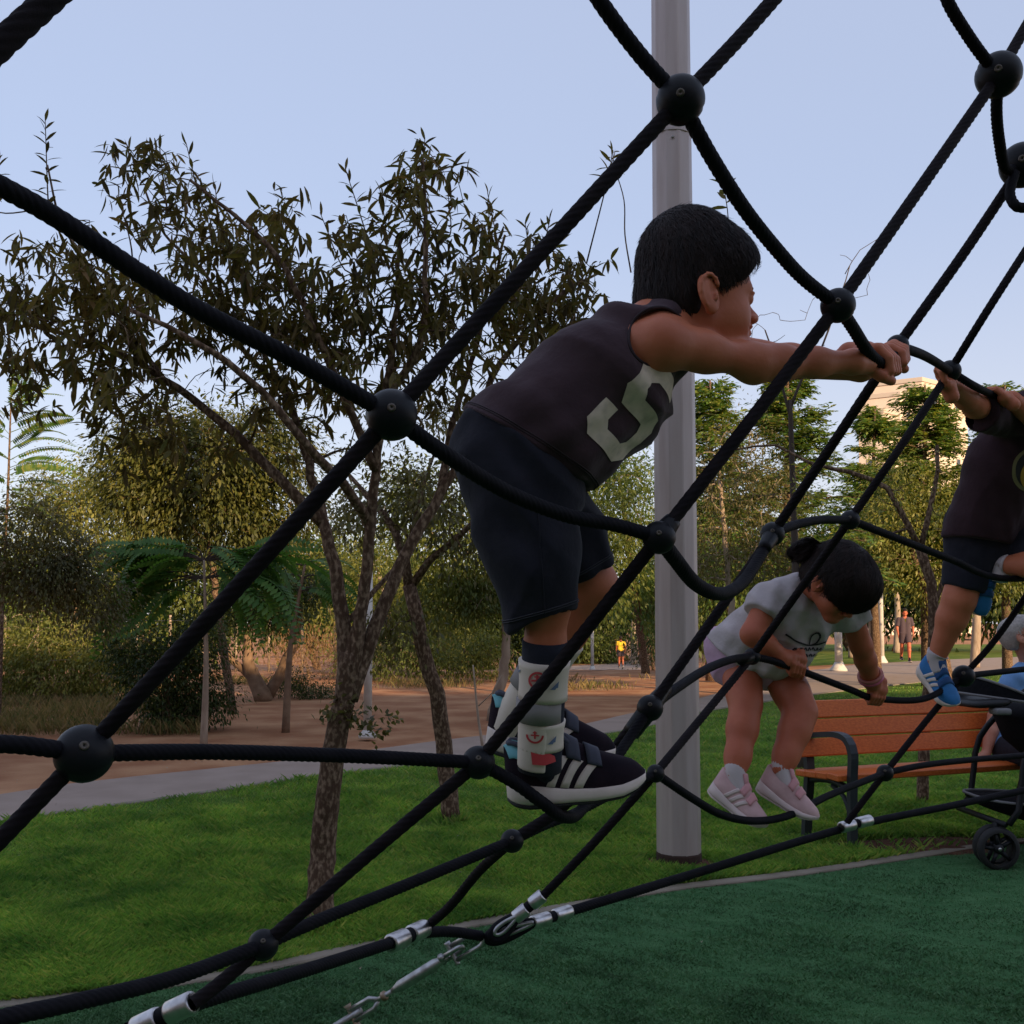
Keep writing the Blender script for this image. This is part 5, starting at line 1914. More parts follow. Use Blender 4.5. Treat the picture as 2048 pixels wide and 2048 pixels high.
def head_prims(o, R, s, skull=(-.010, .090)):
    """head in local metres (x forward, y left, z up) from a point between the ears"""
    def L(x, y, z):
        return o + R @ (np.array([x, y, z]) * s)

    def c(a, b, ra, rb, k):
        return ('c', L(*a), L(*b), ra * s, rb * s, k * s)

    def e(a, r, k, R2=None):
        return ('e', L(*a), np.array(r) * s, R if R2 is None else R @ R2, k * s)
    q = [e((skull[0], 0, .036), (skull[1], .071, .076), .02), e((.032, 0, -.016), (.050, .056, .056), .03),
         e((.045, 0, .035), (.045, .058, .05), .03),
         c((.0, .047, -.040), (.060, .014, -.068), .016, .015, .03), c((.0, -.047, -.040), (.060, -.014, -.068), .016, .015, .03),
         e((.066, 0, -.069), (.020, .021, .016), .02),
         e((.046, .034, -.030), (.030, .024, .026), .025), e((.046, -.034, -.030), (.030, .024, .026), .025),
         e((.078, 0, .014), (.012, .045, .010), .015)]
    for sg in (1, -1):
        q.append(('E', L(.094, sg * .029, .000), np.array((.017, .016, .011)) * s, R, .012 * s))
        q.append(e((.0765, sg * .029, .000), (.013, .0145, .0115), .003))
        q.append(e((.083, sg * .030, .0075), (.009, .014, .0035), .004))
    q += [c((.079, 0, .006), (.0995, 0, -.023), .007, .0095, .012), e((.094, .0095, -.0265), (.009, .007, .0065), .005), e((.094, -.0095, -.0265), (.009, .007, .0065), .005),
          e((.0845, 0, -.0395), (.0105, .020, .0055), .006), e((.0825, 0, -.0495), (.0105, .017, .0062), .005),
          ('E', L(.095, 0, -.0445), np.array((.008, .016, .0012)) * s, R, .003 * s)]
    for sg in (1, -1):
        r2 = rotm(0, rad(-12), 0) @ rotm(sg * rad(-22), 0, 0)
        q.append(e((-.006, sg * .080, -.004), (.0200, .0065, .031), .006, r2))
        q.append(('E', L(.001, sg * .0865, .000), np.array((.0105, .0060, .0175)) * s, R @ r2, .003 * s))
        q.append(e((-.004, sg * .078, -.027), (.0085, .006, .009), .006))
        rim = [(-.004 + .0165 * math.cos(t), sg * (.0845 - .004 * math.cos(t)), -.001 + .027 * math.sin(t)) for t in np.linspace(rad(20), rad(235), 9)]
        for k_ in range(8):
            q.append(c(rim[k_], rim[k_ + 1], .0030, .0030, .002))
        q.append(c((.006, sg * .083, -.006), (.004, sg * .085, -.014), .0028, .0025, .003))
        q.append(c((-.010, sg * .0835, -.012), (-.006, sg * .0835, .010), .0026, .0022, .004))
    return q


def face_parts(par, o, R, s, brow=True):
    for sg in (1, -1):
        c = o + R @ (np.array([.0775, sg * .029, -.001]) * s)
        V, F = sphere((0, 0, 0), .0104 * s, 14, 10)
        MB().add(V + c, F).build("eye", M['eye'], par)
        c2 = c + R @ (np.array([.0062, sg * .0005, -.0015]) * s)
        V, F = sphere((0, 0, 0), .0056 * s, 10, 8)
        MB().add(V + c2, F).build("iris", M['iris'], par)
        if brow:
            C = [o + R @ (np.array(v) * s) for v in ((.0925, sg * .014, .014), (.0905, sg * .028, .0185), (.078, sg * .044, .0155))]
            C = catmull(C, .006 * s)
            MB().add(*tube(C, np.linspace(.0032, .0016, len(C)) * s, 6)).build("eyebrow", M['brow'], par)


def fist(c, t, n, s, thumb=-1, u=None, rr=.0100):
    """fingers closed round a rope at c running along t; n points from the wrist to the rope"""
    t = nrm(t)
    n = nrm(n - t * (n @ t))
    if u is None:
        u = np.cross(t, n)
        if u[2] < 0:
            u = -u
    q = []
    fr = .0076 * s
    ring = rr + fr * .75
    w0 = c - n * (.030 * s)
    q.append(('c', w0 + t * .020 * s + u * .008, w0 - t * .020 * s + u * .008, .0150 * s, .0150 * s, .006))
    q.append(('c', c - n * .058 * s, w0 + u * .006, .0185 * s, .020 * s, .012))
    lens = [1.0, 1.08, 1.02, .88] if thumb > 0 else [.88, 1.02, 1.08, 1.0]
    for i in range(4):
        o = c + t * ((1.5 - i) * .0168 * s)
        a = lens[i]
        pts = [o - n * (.026 * s) + u * (.016 * s), o - n * .004 * s + u * (ring + .006 * s * a), o + n * (ring * .85) + u * (ring * .75) * a, o + n * (ring * 1.0) - u * ring * .45, o + n * (ring * .25) - u * (ring * 1.02), o - n * (ring * .55) - u * (ring * .95)]
        rad_ = [fr * 1.08, fr * 1.18, fr * 1.0, fr * .98, fr * .92, fr * .84]
        for k in range(5):
            q.append(('c', pts[k], pts[k + 1], rad_[k], rad_[k + 1], .0022))
    th = t * thumb
    p = [w0 + th * .022 * s - u * .004, w0 + th * .034 * s + n * .012 * s - u * .012 * s, c + th * .032 * s - u * (ring + .004 * s) + n * .004 * s, c + th * .014 * s - u * (ring + .008 * s) + n * .014 * s]
    for k in range(3):
        q.append(('c', p[k], p[k + 1], (.0125, .0108, .0094)[k] * s, (.0108, .0094, .0078)[k] * s, .003))
    return q


def wr(f, amp, *waves):
    """cloth folds: small ripples added to a surface"""
    def g(p):
        d = f(p)
        for (v, ph, a) in waves:
            d = d + amp * a * np.sin(p @ np.asarray(v, float) + ph + 1.3 * np.sin(p @ np.asarray(v, float)[[2, 0, 1]] * .6))
        return d
    return g


def hair_strands(f, V, whorl, n, L, w, rng, m, par, down=np.array([0, 0, -1.0]), lift=.0015, flare=.004, curl=0.0, name="strands"):
    """thin tapered locks lying on the hair surface, combed away from the whorl"""
    idx = rng.integers(0, len(V), n)
    P0 = V[idx].copy()
    S = 6
    pts = [P0]
    Ls = L * rng.uniform(.6, 1.2, n)
    e = .001
    rnd = rng.normal(size=P0.shape) * .34
    flv = (rng.uniform(.2, 1.0, n) + 1.3 * (rng.uniform(0, 1, n) < .04))
    cur = P0
    for k in range(S):
        g = np.stack([f(cur + np.eye(3)[i] * e) - f(cur - np.eye(3)[i] * e) for i in range(3)], 1)
        g /= np.linalg.norm(g, axis=1)[:, None] + 1e-9
        fl = cur - whorl
        fl = fl / (np.linalg.norm(fl, axis=1)[:, None] + 1e-6) + down * .55 + rnd
        if curl:
            fl += rng.normal(size=fl.shape) * curl
        fl -= g * (fl * g).sum(1)[:, None]
        fl /= np.linalg.norm(fl, axis=1)[:, None] + 1e-6
        cur = cur + fl * (Ls / S)[:, None]
        dd = f(cur)
        tgt = lift + flare * flv * (k / S) ** 2
        mv = np.clip(dd - tgt, -.01, .0)       # pull out if inside; let free ends hang off the edge
        cur = cur - g * mv[:, None]
        pts.append(cur)
    pts = np.stack(pts, 1)
    T = np.gradient(pts, axis=1)
    T /= np.linalg.norm(T, axis=2)[:, :, None] + 1e-9
    cen = V.mean(0)
    Nn = pts - cen
    side = np.cross(T, Nn)
    side /= np.linalg.norm(side, axis=2)[:, :, None] + 1e-9
    ww = w * np.array([.7, 1, 1, .9, .75, .5, .12])[None, :, None]
    A = pts - side * ww
    B = pts + side * ww
    Cn = pts + (Nn / (np.linalg.norm(Nn, axis=2)[:, :, None])) * ww * .6
    VV = np.stack([A, Cn, B], 2).reshape(n, -1, 3)
    k = S + 1
    base = (np.arange(n) * k * 3)[:, None, None]
    loc = []
    for i in range(S):
        a = i * 3
        loc += [(a, a + 1, a + 4, a + 3), (a + 1, a + 2, a + 5, a + 4)]
    F = (base + np.array(loc)[None]).reshape(-1, 4)
    o = mk(name, VV.reshape(-1, 3), F, m, par)
    return o


def hair(par, o, R, s, cutline, m, seed, ex=0.0, rx=.101, strands=2600, L=.05, w=.0016, extra=None, ear_r=.034, curl=0.0, nape=-.055, keep=.0):
    """cap of hair in head-local metres; cutline: (x, z, angle) of the face edge"""
    def fl(p):
        q = ((p - o) @ R) / s
        d = ell(q, (-.012 + (.101 - rx), 0, .042), (rx + ex, .0815 + ex, .0895 + ex))
        d = smin(d, ell(q, (-.050 + (.101 - rx), 0, -.006), (.062 + ex, .071 + ex, .062)), .03)
        d = smin(d, ell(q, (.046, 0, .062), (.058 + ex, .071 + ex, .049 + ex)), .03)
        if extra:
            d = extra(q, d)
        cx, cz, an = cutline
        pl_ = (q[:, 0] - cx) * math.cos(an) - (q[:, 2] - cz) * math.sin(an)
        # front-low side of the line is face; side whiskers reach lower
        pl_ = pl_ - .012 * np.exp(-((np.abs(q[:, 1]) - .066) / .02) ** 2)
        d = smax(d, pl_, .008)
        d = smax(d, nape - q[:, 2] - .25 * (q[:, 0] + .05), .012)
        qe = q.copy()
        qe[:, 1] = np.abs(qe[:, 1])
        d = smax(d, -ell(qe, (.004, .090, -.014), (ear_r * .92, .034, ear_r * 1.05)), .006)
        # lock grooves
        an2 = np.arctan2(q[:, 1], q[:, 0] + .03)
        d = d + .0004 * np.sin(an2 * 34 + 3 * np.sin(q[:, 2] * 60)) * np.clip((.115 - q[:, 2]) / .05, 0, 1)
        return d * s
    lo, hi = o - .17 * s, o + .19 * s
    V, F = mesh_sdf(fl, lo, hi, .0032 if s > .8 else .0032)
    hb = mk("hair", V, F, m, par)
    rng = np.random.default_rng(seed)
    up = R @ np.array([0, 0, 1.0])
    wh = o + R @ (np.array([-.035, 0.012, .14]) * s)
    if keep:
        qv = ((V - o) @ R) / s
        pv = (qv[:, 0] - cutline[0]) * math.cos(cutline[2]) - (qv[:, 2] - cutline[1]) * math.sin(cutline[2])
        ev = ell(np.stack([qv[:, 0], np.abs(qv[:, 1]), qv[:, 2]], 1), (.004, .090, -.014), (ear_r, .034, ear_r * 1.05))
        V = V[(pv < -keep) & (ev > keep * .9) & (qv[:, 2] > nape + .02)]
    hair_strands(fl, V, wh, strands, L * s, w * s, rng, m, hb, down=-up, name="locks", curl=curl)
    return hb, fl


# ---------------------------------------------------------------- shoes
def shoe(par, heel, fwd, up, L, upper_m, sole_m, stripe_m=None, strap_m=None, tab_m=None, side=-1, out_m=None, panel=None, low=False, wide=1.0):
    fwd = nrm(fwd)
    left = nrm(np.cross(up, fwd))
    up = np.cross(fwd, left)
    R = np.stack([fwd, left, up], 1)
    ip = np.interp
    xs_hw = ([0, .02, .06, .15, .3, .45, .6, .72, .84, .93, .98, 1.0], np.array([.0, .07, .112, .145, .146, .134, .150, .168, .160, .125, .085, .0]))
    zb = lambda x: ip(x, [0, .06, .15, .6, .8, .92, 1], [.045, .012, 0, 0, .022, .062, .125])
    zs = lambda x: ip(x, [0, .1, .25, .42, .6, .8, .92, 1], [.20, .175, .150, .115, .105, .115, .142, .165])
    zu = lambda x: ip(x, [0, .06, .14, .25, .36, .44, .55, .68, .82, .93, 1], [.44, .47, .44, .42, .49, .47, .40, .335, .285, .245, .165])
    if low:
        zu0 = zu
        zu = lambda x: zu0(x) * .93
    hw = lambda x: wide * ip(x, xs_hw[0], xs_hw[1])

    def W(x, y, z):
        return heel + R @ (np.array([x, y, z]) * L)

    def surf(x, a, off=0.0):
        """upper surface: a=0 right sole edge, a=1 left sole edge"""
        t = math.pi * a
        c_, s_ = math.cos(t), math.sin(t)
        h = hw(x) * .94
        y = -h * abs(c_) ** .75 * np.sign(c_) * (1 - .26 * abs(s_) ** 2 * (zu(x) > .33)) - (0)
        z = zs(x) - .01 + (zu(x) - zs(x) + .01) * abs(s_) ** .85
        p = W(x, y, z)
        if off:
            d = nrm(np.array([0, y / (h + .02), (z - zs(x)) / (zu(x) - zs(x) + .05)]))
            p = p + R @ d * off
        return p
    X = np.array([0, .006, .02, .05, .09, .14, .2, .27, .34, .40, .46, .53, .6, .67, .74, .80, .86, .91, .95, .98, .994, 1.0])
    rings, rs_, ro = [], [], []
    n = 16
    for x in X:
        h = max(hw(x), .002)
        ring = [surf(x, j / n) for j in range(n + 1)]
        ring += [W(x, h * .8, zs(x) - .03), W(x, -h * .8, zs(x) - .03)]
        rings.append(np.array(ring))
        b, t = zb(x), zs(x)
        b2 = b + (t - b) * .16
        hh = h * 1.05 + .004
        rs_.append(np.array([W(x, -h * .86, b2), W(x, -hh * .97, b2 + (t - b2) * .12), W(x, -hh * 1.02, b2 + (t - b2) * .45), W(x, -hh * .97, b2 + (t - b2) * .88), W(x, -hh * .9, t + .006), W(x, -h * .5, t), W(x, h * .5, t), W(x, hh * .9, t + .006), W(x, hh * .97, b2 + (t - b2) * .88), W(x, hh * 1.02, b2 + (t - b2) * .45), W(x, hh * .97, b2 + (t - b2) * .12), W(x, h * .86, b2)]))
        ro.append(np.array([W(x, -h * .80, b), W(x, -h * .97, b + .003), W(x, -h * .99, b2 + .002), W(x, h * .99, b2 + .002), W(x, h * .97, b + .003), W(x, h * .80, b)]))
    sh_ = loft(rings, "shoe", upper_m, par)
    loft(rs_, "sole", sole_m, sh_)
    loft(ro, "outsole", out_m or M['outsole'], sh_)
    # collar round the ankle
    C = []
    for j in range(25):
        t = 2 * math.pi * j / 24
        x = .20 + .165 * math.cos(t)
        C.append(W(x, .088 * math.sin(t), zu(max(.02, x)) - .005))
    MB().add(*tube(np.array(C), .016 * L * 1.2, 7, cap=False)).build("collar", strap_m or upper_m, sh_)
    # tongue
    MB().add(*rbox(W(.395, 0, .49), nrm(fwd * .62 - up * .72) * 1.0, left, nrm(up * .62 + fwd * .72), .105 * L, .078 * L, .020 * L, .014 * L)).build("tongue", strap_m or upper_m, sh_)

    def band(x0, x1, a0, a1, off, na=14, slant=0.0, nx=3):
        V, F = [], []
        for i in range(nx + 1):
            for j in range(na + 1):
                a = a0 + (a1 - a0) * j / na
                V.append(surf(x0 + (x1 - x0) * i / nx + slant * (a - a0) / (abs(a1 - a0) + 1e-9), a, off))
        m_ = na + 1
        for i in range(nx):
            for j in range(na):
                F.append((i * m_ + j, (i + 1) * m_ + j, (i + 1) * m_ + j + 1, i * m_ + j + 1))
        # give it thickness
        V2 = [surf(x0 + (x1 - x0) * (q // m_) / nx + slant * ((a1 - a0) * (q % m_) / na) / (abs(a1 - a0) + 1e-9), a0 + (a1 - a0) * (q % m_) / na, off * .1) for q in range(len(V))]
        k = len(V)
        edge = [i * m_ for i in range(nx)]
        G2 = list(F)
        for i in range(nx):
            G2.append((i * m_, i * m_ + k, (i + 1) * m_ + k, (i + 1) * m_))
            G2.append((i * m_ + na, (i + 1) * m_ + na, (i + 1) * m_ + na + k, i * m_ + na + k))
        for j in range(na):
            G2.append((j, j + 1, j + 1 + k, j + k))
            G2.append((nx * m_ + j, nx * m_ + j + k, nx * m_ + j + 1 + k, nx * m_ + j + 1))
        return V + V2, G2
    if strap_m is not None:
        for x0 in (.425, .57):
            MB().add(*band(x0, x0 + .10, .19, .81, .0045, 16)).build("strap", strap_m, sh_)
    if stripe_m is not None:
        for sd in ((0, 1) if side == 0 else ((0,) if side < 0 else (1,))):
            for k in range(3):
                a0, a1 = (.012, .205) if sd == 0 else (.988, .795)
                MB().add(*band(.265 + k * .098, .325 + k * .098, a0, a1, .0014, 6, slant=.12)).build("stripe", stripe_m, sh_)
    if tab_m is not None:
        for a0, a1 in ((.20, .43), (.80, .57)):
            MB().add(*band(.03, .125, a0, a1, .0016, 6, slant=-.03)).build("heel_tab", tab_m, sh_)
    return sh_


# ================================================================ the boy in front
def limbs_c(pts, k=.02):
    """[(point, radius), ...] -> chained capsules"""
    return [('c', pts[i][0], pts[i + 1][0], pts[i][1], pts[i + 1][1], k) for i in range(len(pts) - 1)]


boy = thing("person", "dark-haired boy in a sleeveless plum top, navy shorts and white ankle braces", "person", P(1120, 1625, 1.58))
hR = rotm(rad(10), rad(-5), rad(0))
hs = .94
ear = P(1416, 588, 1.492)
ho = ear - hR @ (np.array([-.006, -.078, -.004]) * hs)
q = head_prims(ho, hR, hs, (.002, .076))
nb_ = P(1322, 655, 1.57)
q += [('c', nb_, ho + hR @ np.array([-.020, 0, -.030]), .043, .040, .03)]
# trunk
pel, bel, che = P(1025, 930, 1.57), P(1110, 845, 1.565), P(1225, 742, 1.565)
for dy in (-.042, .042):
    v = np.array([0, dy, 0])
    q += [('c', pel + v, bel + v, .078, .078, .03), ('c', bel + v, che + v, .074, .072, .03), ('c', che + v, nb_ + v * .8, .070, .040, .03)]
shR, shL = P(1322, 687, 1.462), P(1335, 672, 1.675)
elR, wrR = P(1512, 727, 1.53), P(1706, 724, 1.605)
elL, wrL = P(1520, 716, 1.70), P(1722, 738, 1.72)
q += [('c', nb_, shR, .036, .034, .03), ('c', nb_, shL, .036, .034, .03)]
q += limbs_c([(shR, .0325), (shR * .55 + elR * .45 + np.array([0, 0, .000]), .0248), (elR * .92 + shR * .08, .0212), (elR, .0216), (elR * .76 + wrR * .24, .0232), (elR * .4 + wrR * .6, .0192), (wrR, .0168)], .026)
q += limbs_c([(shL, .040), (elL, .027), (elL * .7 + wrL * .3, .028), (wrL, .020)], .012)
q += [('e', elR + np.array([-.004, 0, -.010]), np.array((.0205, .019, .0195)), None, .010)]
gR = P(1768, 727, 1.668)
tR = P(1786, 712, 1.75) - P(1738, 706, 1.60)
q += fist(gR, tR, gR - wrR + np.array([0, 0, -.008]), 1.02, thumb=-1, u=nrm(np.array([-.1, -.25, 1.0])))
gL = P(1790, 716, 1.775)
q += fist(gL, P(1795, 692, 1.86) - P(1766, 728, 1.66), gL - wrL, .98, thumb=1, u=nrm(np.array([0, 0, 1.0])))
q += [('c', wrR, gR - nrm(gR - wrR) * .058, .0205, .0185, .01), ('c', wrL, gL - nrm(gL - wrL) * .058, .020, .0185, .01)]
# legs
hipR, knR, anR = P(1040, 945, 1.515), P(1094, 1205, 1.50), P(1080, 1520, 1.535)
hipL, knL, anL = P(1055, 945, 1.625), P(1182, 1172, 1.65), P(1022, 1450, 1.715)
q += limbs_c([(hipR, .078), (hipR * .5 + knR * .5, .052), (knR, .0335), (knR * .72 + anR * .28, .0290), (anR, .022)], .015)
q += limbs_c([(hipL, .078), (hipL * .5 + knL * .5, .058), (knL, .0385), (knL * .7 + anL * .3, .034), (anL, .024)], .02)
q += [('e', knL + np.array([.010, -.004, .004]), np.array((.027, .029, .030)), None, .015)]
fb = prims_f(q)
lo, hi = prims_box(q)
sdf_obj("body", fb, lo, hi, .0034, M['skin_a'], boy)
face_parts(boy, ho, hR, hs)
hair(boy, ho, hR, hs, (.058, .026, rad(50)), M['hair_dark'], 3, ex=-.004, rx=.090, strands=9000, L=.036, w=.0008, keep=.010, extra=lambda q, d: smin(smin(d, ell(q, (.000, 0, .088), (.080, .070, .074)), .03), ell(q, (.048, 0, .060), (.056, .068, .050)), .03))

# sleeveless top
hem_p = P(1040, 898, 1.56)
hem_n = nrm(-.526 * RGT - .85 * UPV)
nk0, nk1 = P(1352, 628, 1.57), P(1440, 540, 1.57)


def f_top(p):
    d = np.full(len(p), 10.0)
    a, b, c_, e_ = P(1005, 922, 1.565), P(1122, 842, 1.565), P(1228, 752, 1.565), P(1312, 682, 1.57)
    for dy in (-.042, .042):
        v = np.array([0, dy, 0])
        d = smin(d, cap(p, a + v, b + v, .094, .090), .04)
        d = smin(d, cap(p, b + v, c_ + v, .090, .084), .04)
        d = smin(d, cap(p, c_ + v, e_ + v * 1.0, .084, .050), .04)
    d = smin(d, cap(p, P(1318, 655, 1.480), P(1324, 650, 1.655), .026, .026), .03)
    # belly hangs forward a little
    d = smin(d, ell(p, P(1195, 845, 1.565), (.11, .085, .066), rotm(0, rad(-38), 0)), .05)
    # folds
    ax = nrm(P(1225, 742, 1.56) - P(1040, 898, 1.56))
    s_ = (p - hem_p) @ ax
    g = p @ hem_n
    xx = p @ RGT
    f1_ = np.abs(np.sin((g * 26 + s_ * 9) + 1.1 * np.sin(s_ * 13 + p[:, 1] * 9)))
    f2_ = np.abs(np.sin((s_ * 17 - g * 21) + 1.4 * np.sin(g * 11 + p[:, 1] * 12) + .8))
    d = d + .0105 * (f1_ - .6) * np.exp(-((s_ - .10) / .13) ** 2) + .0090 * (f2_ - .6) * np.exp(-((s_ - .25) / .11) ** 2)
    d = d + .0036 * np.sin(s_ * 60 + 40 * p[:, 1] - 30 * g) * np.exp(-((s_ - .02) / .06) ** 2) + .0030 * np.sin((xx * .6 + p[:, 2]) * 95 + 25 * p[:, 1]) * np.exp(-((s_ - .27) / .08) ** 2) + .0022 * np.sin(xx * 55 - p[:, 2] * 30 + 60 * p[:, 1] + 2 * np.sin(p[:, 2] * 30))
    d = smax(d, (p - hem_p) @ hem_n - .004 * np.sin(p @ nrm(np.array([.85, 1.2, -.5])) * 40), .006)
    # arm holes and neck
    d = smax(d, -cap(p, P(1314, 676, 1.30), P(1318, 674, 1.490), .041, .039), .006)
    d = smax(d, -cap(p, P(1322, 664, 1.64), P(1326, 664, 1.82), .041, .043), .006)
    d = smax(d, -cap(p, nk0, nk1, .050, .070), .006)
    return d


def hem_line(f, c, nv, r_out, m, par, name="hem_stitch", n=120, r=.0010, tol=.004, lift=.0008):
    """thin stitched line where the plane through c meets the cloth, marching in towards c"""
    nv = nrm(nv)
    a = nrm(np.cross(nv, [0, 1.0, .2]))
    b = np.cross(nv, a)
    t = np.linspace(0, 2 * math.pi, n)
    d = a[None] * np.cos(t)[:, None] + b[None] * np.sin(t)[:, None]
    Q = c + d * r_out
    for _ in range(80):
        Q = Q - d * np.clip(f(Q) * .8, -.01, .01)[:, None]
    ok = (np.abs(f(Q)) < tol) & (((Q - c) * d).sum(1) > .005)
    Q = Q + d * lift
    mb = MB()
    run = []
    for i in range(n):
        if ok[i] and (not run or np.linalg.norm(Q[i] - run[-1]) < .03):
            run.append(Q[i])
        else:
            if len(run) > 3:
                mb.add(*tube(np.array(run), r, 5))
            run = [Q[i]] if ok[i] else []
    if len(run) > 3:
        mb.add(*tube(np.array(run), r, 5))
    if mb.n:
        mb.build(name, m, par)


M['seam_plum'] = mat("plum_thread", (.028, .016, .020), .9)
M['seam_navy'] = mat("navy_thread", (.030, .031, .042), .9)
top_o = sdf_obj("sleeveless_top", f_top, P(880, 1010, 1.56) - np.array([.02, .22, .05]), P(1420, 560, 1.56) + np.array([.03, .24, .03]), .0042, M['tank'], boy)
for off in (.012, .015):
    hem_line(f_top, hem_p - hem_n * off, hem_n, .2, M['seam_plum'], top_o)
# binding round the arm hole
ca = P(1315.5, 675.3, 1.37)
ad_ = nrm(P(1318, 674, 1.490) - P(1314, 676, 1.30))
tt_ = np.linspace(0, 2 * math.pi, 90)
Q = np.stack([ca + RGT * .0425 * math.cos(t) + UPV * .0425 * math.sin(t) for t in tt_])
Q = project(f_top, Q, ad_, lift=.0006)
okq = (np.abs(f_top(Q)) < .003) & (Q[:, 1] < P(1317, 675, 1.53)[1])
run, mb = [], MB()
for i in range(len(Q)):
    if okq[i] and (not run or np.linalg.norm(Q[i] - run[-1]) < .015):
        run.append(Q[i])
    else:
        if len(run) > 4:
            mb.add(*tube(np.array(run), .0024, 6))
        run = [Q[i]] if okq[i] else []
if len(run) > 4:
    mb.add(*tube(np.array(run), .0024, 6))
if mb.n:
    mb.build("arm_binding", M['seam_plum'], top_o)
# big cracked block number on the chest: laid on from his front-right side
hemd = nrm(P(1310, 832, 1.56) - P(1104, 669, 1.56))      # across, back to front
axd = nrm(P(1225, 742, 1.56) - P(1040, 898, 1.56))       # along, hip to shoulder
pd = nrm(np.array([0, 1.0, 0]) * .80 - hemd * .60)       # print is pressed on along this
ud = nrm(hemd - pd * (hemd @ pd))
org = P(1268, 812, 1.46)
to3 = lambda x, y: org + axd * y + ud * x - pd * .12
glyph = [[(-.040, .012), (-.040, .052), (-.022, .070), (.050, .070), (.050, .046), (-.002, .046), (-.014, .036), (-.014, .026), (-.002, .014), (.050, .014), (.066, -.002), (.066, -.058), (.048, -.074), (-.022, -.074), (-.040, -.058), (-.040, -.020), (-.014, -.020), (-.014, -.040), (-.004, -.050), (.030, -.050), (.040, -.040), (.040, -.020), (.030, -.010), (-.020, -.010)]]
PG_S = 1.05
for g in glyph:
    V, F = patch_on(f_top, np.array(g) * PG_S, to3, pd, .008, .0012)
    mk("number_print", V, F, M['print'], top_o)

# shorts
hemR_p, hemR_n = P(1090, 1238, 1.5), nrm(P(1090, 1238, 1.5) - P(1062, 1040, 1.5) + np.array([.02, 0, 0]))
hemL_p, hemL_n = P(1182, 1145, 1.64), nrm(P(1182, 1145, 1.64) - P(1110, 1010, 1.63))


def f_shorts(p):
    w_ = np.full(len(p), 10.0)
    for dy in (-.045, .045):
        v = np.array([0, dy, 0])
        w_ = smin(w_, cap(p, P(1018, 905, 1.565) + v, P(1044, 985, 1.565) + v, .085, .086), .03)
    a = smin(cap(p, P(1048, 975, 1.515), P(1064, 1110, 1.505), .081, .067), cap(p, P(1064, 1110, 1.505), P(1086, 1262, 1.50), .068, .0525), .03)
    a = smax(a, (p - hemR_p) @ hemR_n, .005)
    a = smax(a, -cap(p, P(1088, 1215, 1.5), P(1094, 1290, 1.5), .040, .045), .003)
    b = smin(cap(p, P(1060, 970, 1.62), P(1130, 1080, 1.635), .085, .063), cap(p, P(1130, 1080, 1.635), P(1196, 1180, 1.645), .063, .048), .03)
    b = smax(b, (p - hemL_p) @ hemL_n, .005)
    b = smax(b, -cap(p, P(1176, 1135, 1.642), P(1200, 1190, 1.647), .041, .044), .003)
    d = smin(smin(a, b, .012), w_, .03)
    f1_ = np.abs(np.sin(p[:, 0] * 24 - p[:, 2] * 7 + 1.2 * np.sin(p[:, 2] * 11 + p[:, 1] * 14)))
    f2_ = np.abs(np.sin(p[:, 2] * 30 + p[:, 0] * 16 + 1.2 * np.sin(p[:, 0] * 16)))
    d = d + .0085 * (f1_ - .6) * sstep(1.50, 1.30, p[:, 2]) + .0070 * (f2_ - .6) * sstep(1.32, 1.45, p[:, 2])
    d = d + .0026 * np.sin(p[:, 2] * 70 + p[:, 0] * 40 + 40 * p[:, 1] + 2 * np.sin(p[:, 0] * 40)) + .0030 * np.sin(p[:, 0] * 90 - p[:, 2] * 22 + p[:, 1] * 30) * sstep(1.35, 1.2, p[:, 2])
    d = smax(d, -((p - P(1000, 860, 1.56)) @ hem_n), .01)
    return d


sho = sdf_obj("shorts", f_shorts, P(860, 1275, 1.56) - np.array([.02, .2, .02]), P(1240, 830, 1.56) + np.array([.03, .22, .03]), .0042, M['navy'], boy)
for off in (.012, .015):
    hem_line(f_shorts, hemR_p - hemR_n * off, hemR_n, .12, M['seam_navy'], sho)
    hem_line(f_shorts, hemL_p - hemL_n * off, hemL_n, .11, M['seam_navy'], sho)
# side seam
for (pa, pb_) in (((1075, 1000, 1.40), (1092, 1228, 1.40)),):
    C = np.array([P(*pa) + (P(*pb_) - P(*pa)) * t for t in np.linspace(0, 1, 24)])
    C = project(f_shorts, C, np.array([0, 1.0, 0]), lift=.0004)
    MB().add(*tube(C, .0012, 5)).build("seam", M['navy'], sho)


def leg_tube(name, a, b, ra, rb, m, par, n=24, k=10, flare=None, bulge=0.0):
    C = np.array([a + (b - a) * t for t in np.linspace(0, 1, k)])
    r_ = np.linspace(ra, rb, k) + bulge * np.sin(np.linspace(0, math.pi, k))
    if flare:
        r_[0] += flare
        r_[-1] += flare
    return MB().add(*tube(C, r_, n)).build(name, m, par)


def ankle_sock(par, kn, an, t0, foot, r0, r1, m):
    C = catmull([on_leg(kn, an, t0), on_leg(kn, an, .97), an * .35 + foot * .65, foot], .006)
    r_ = np.interp(np.linspace(0, 1, len(C)), [0, .06, .5, 1], [r0 + .0012, r0, r1, r1 * .9])
    return MB().add(*tube(C, r_, 20)).build("sock", m, par)


def worn_shoe(par, an, fwd, up, L, *a, **k):
    """shoe placed so that the ankle goes into its collar"""
    f_ = nrm(fwd)
    l_ = nrm(np.cross(up, f_))
    u_ = np.cross(f_, l_)
    return shoe(par, an - f_ * (.205 * L) - u_ * (.47 * L), fwd, up, L, *a, **k)


def on_leg(a, b, t):
    return a + (b - a) * t


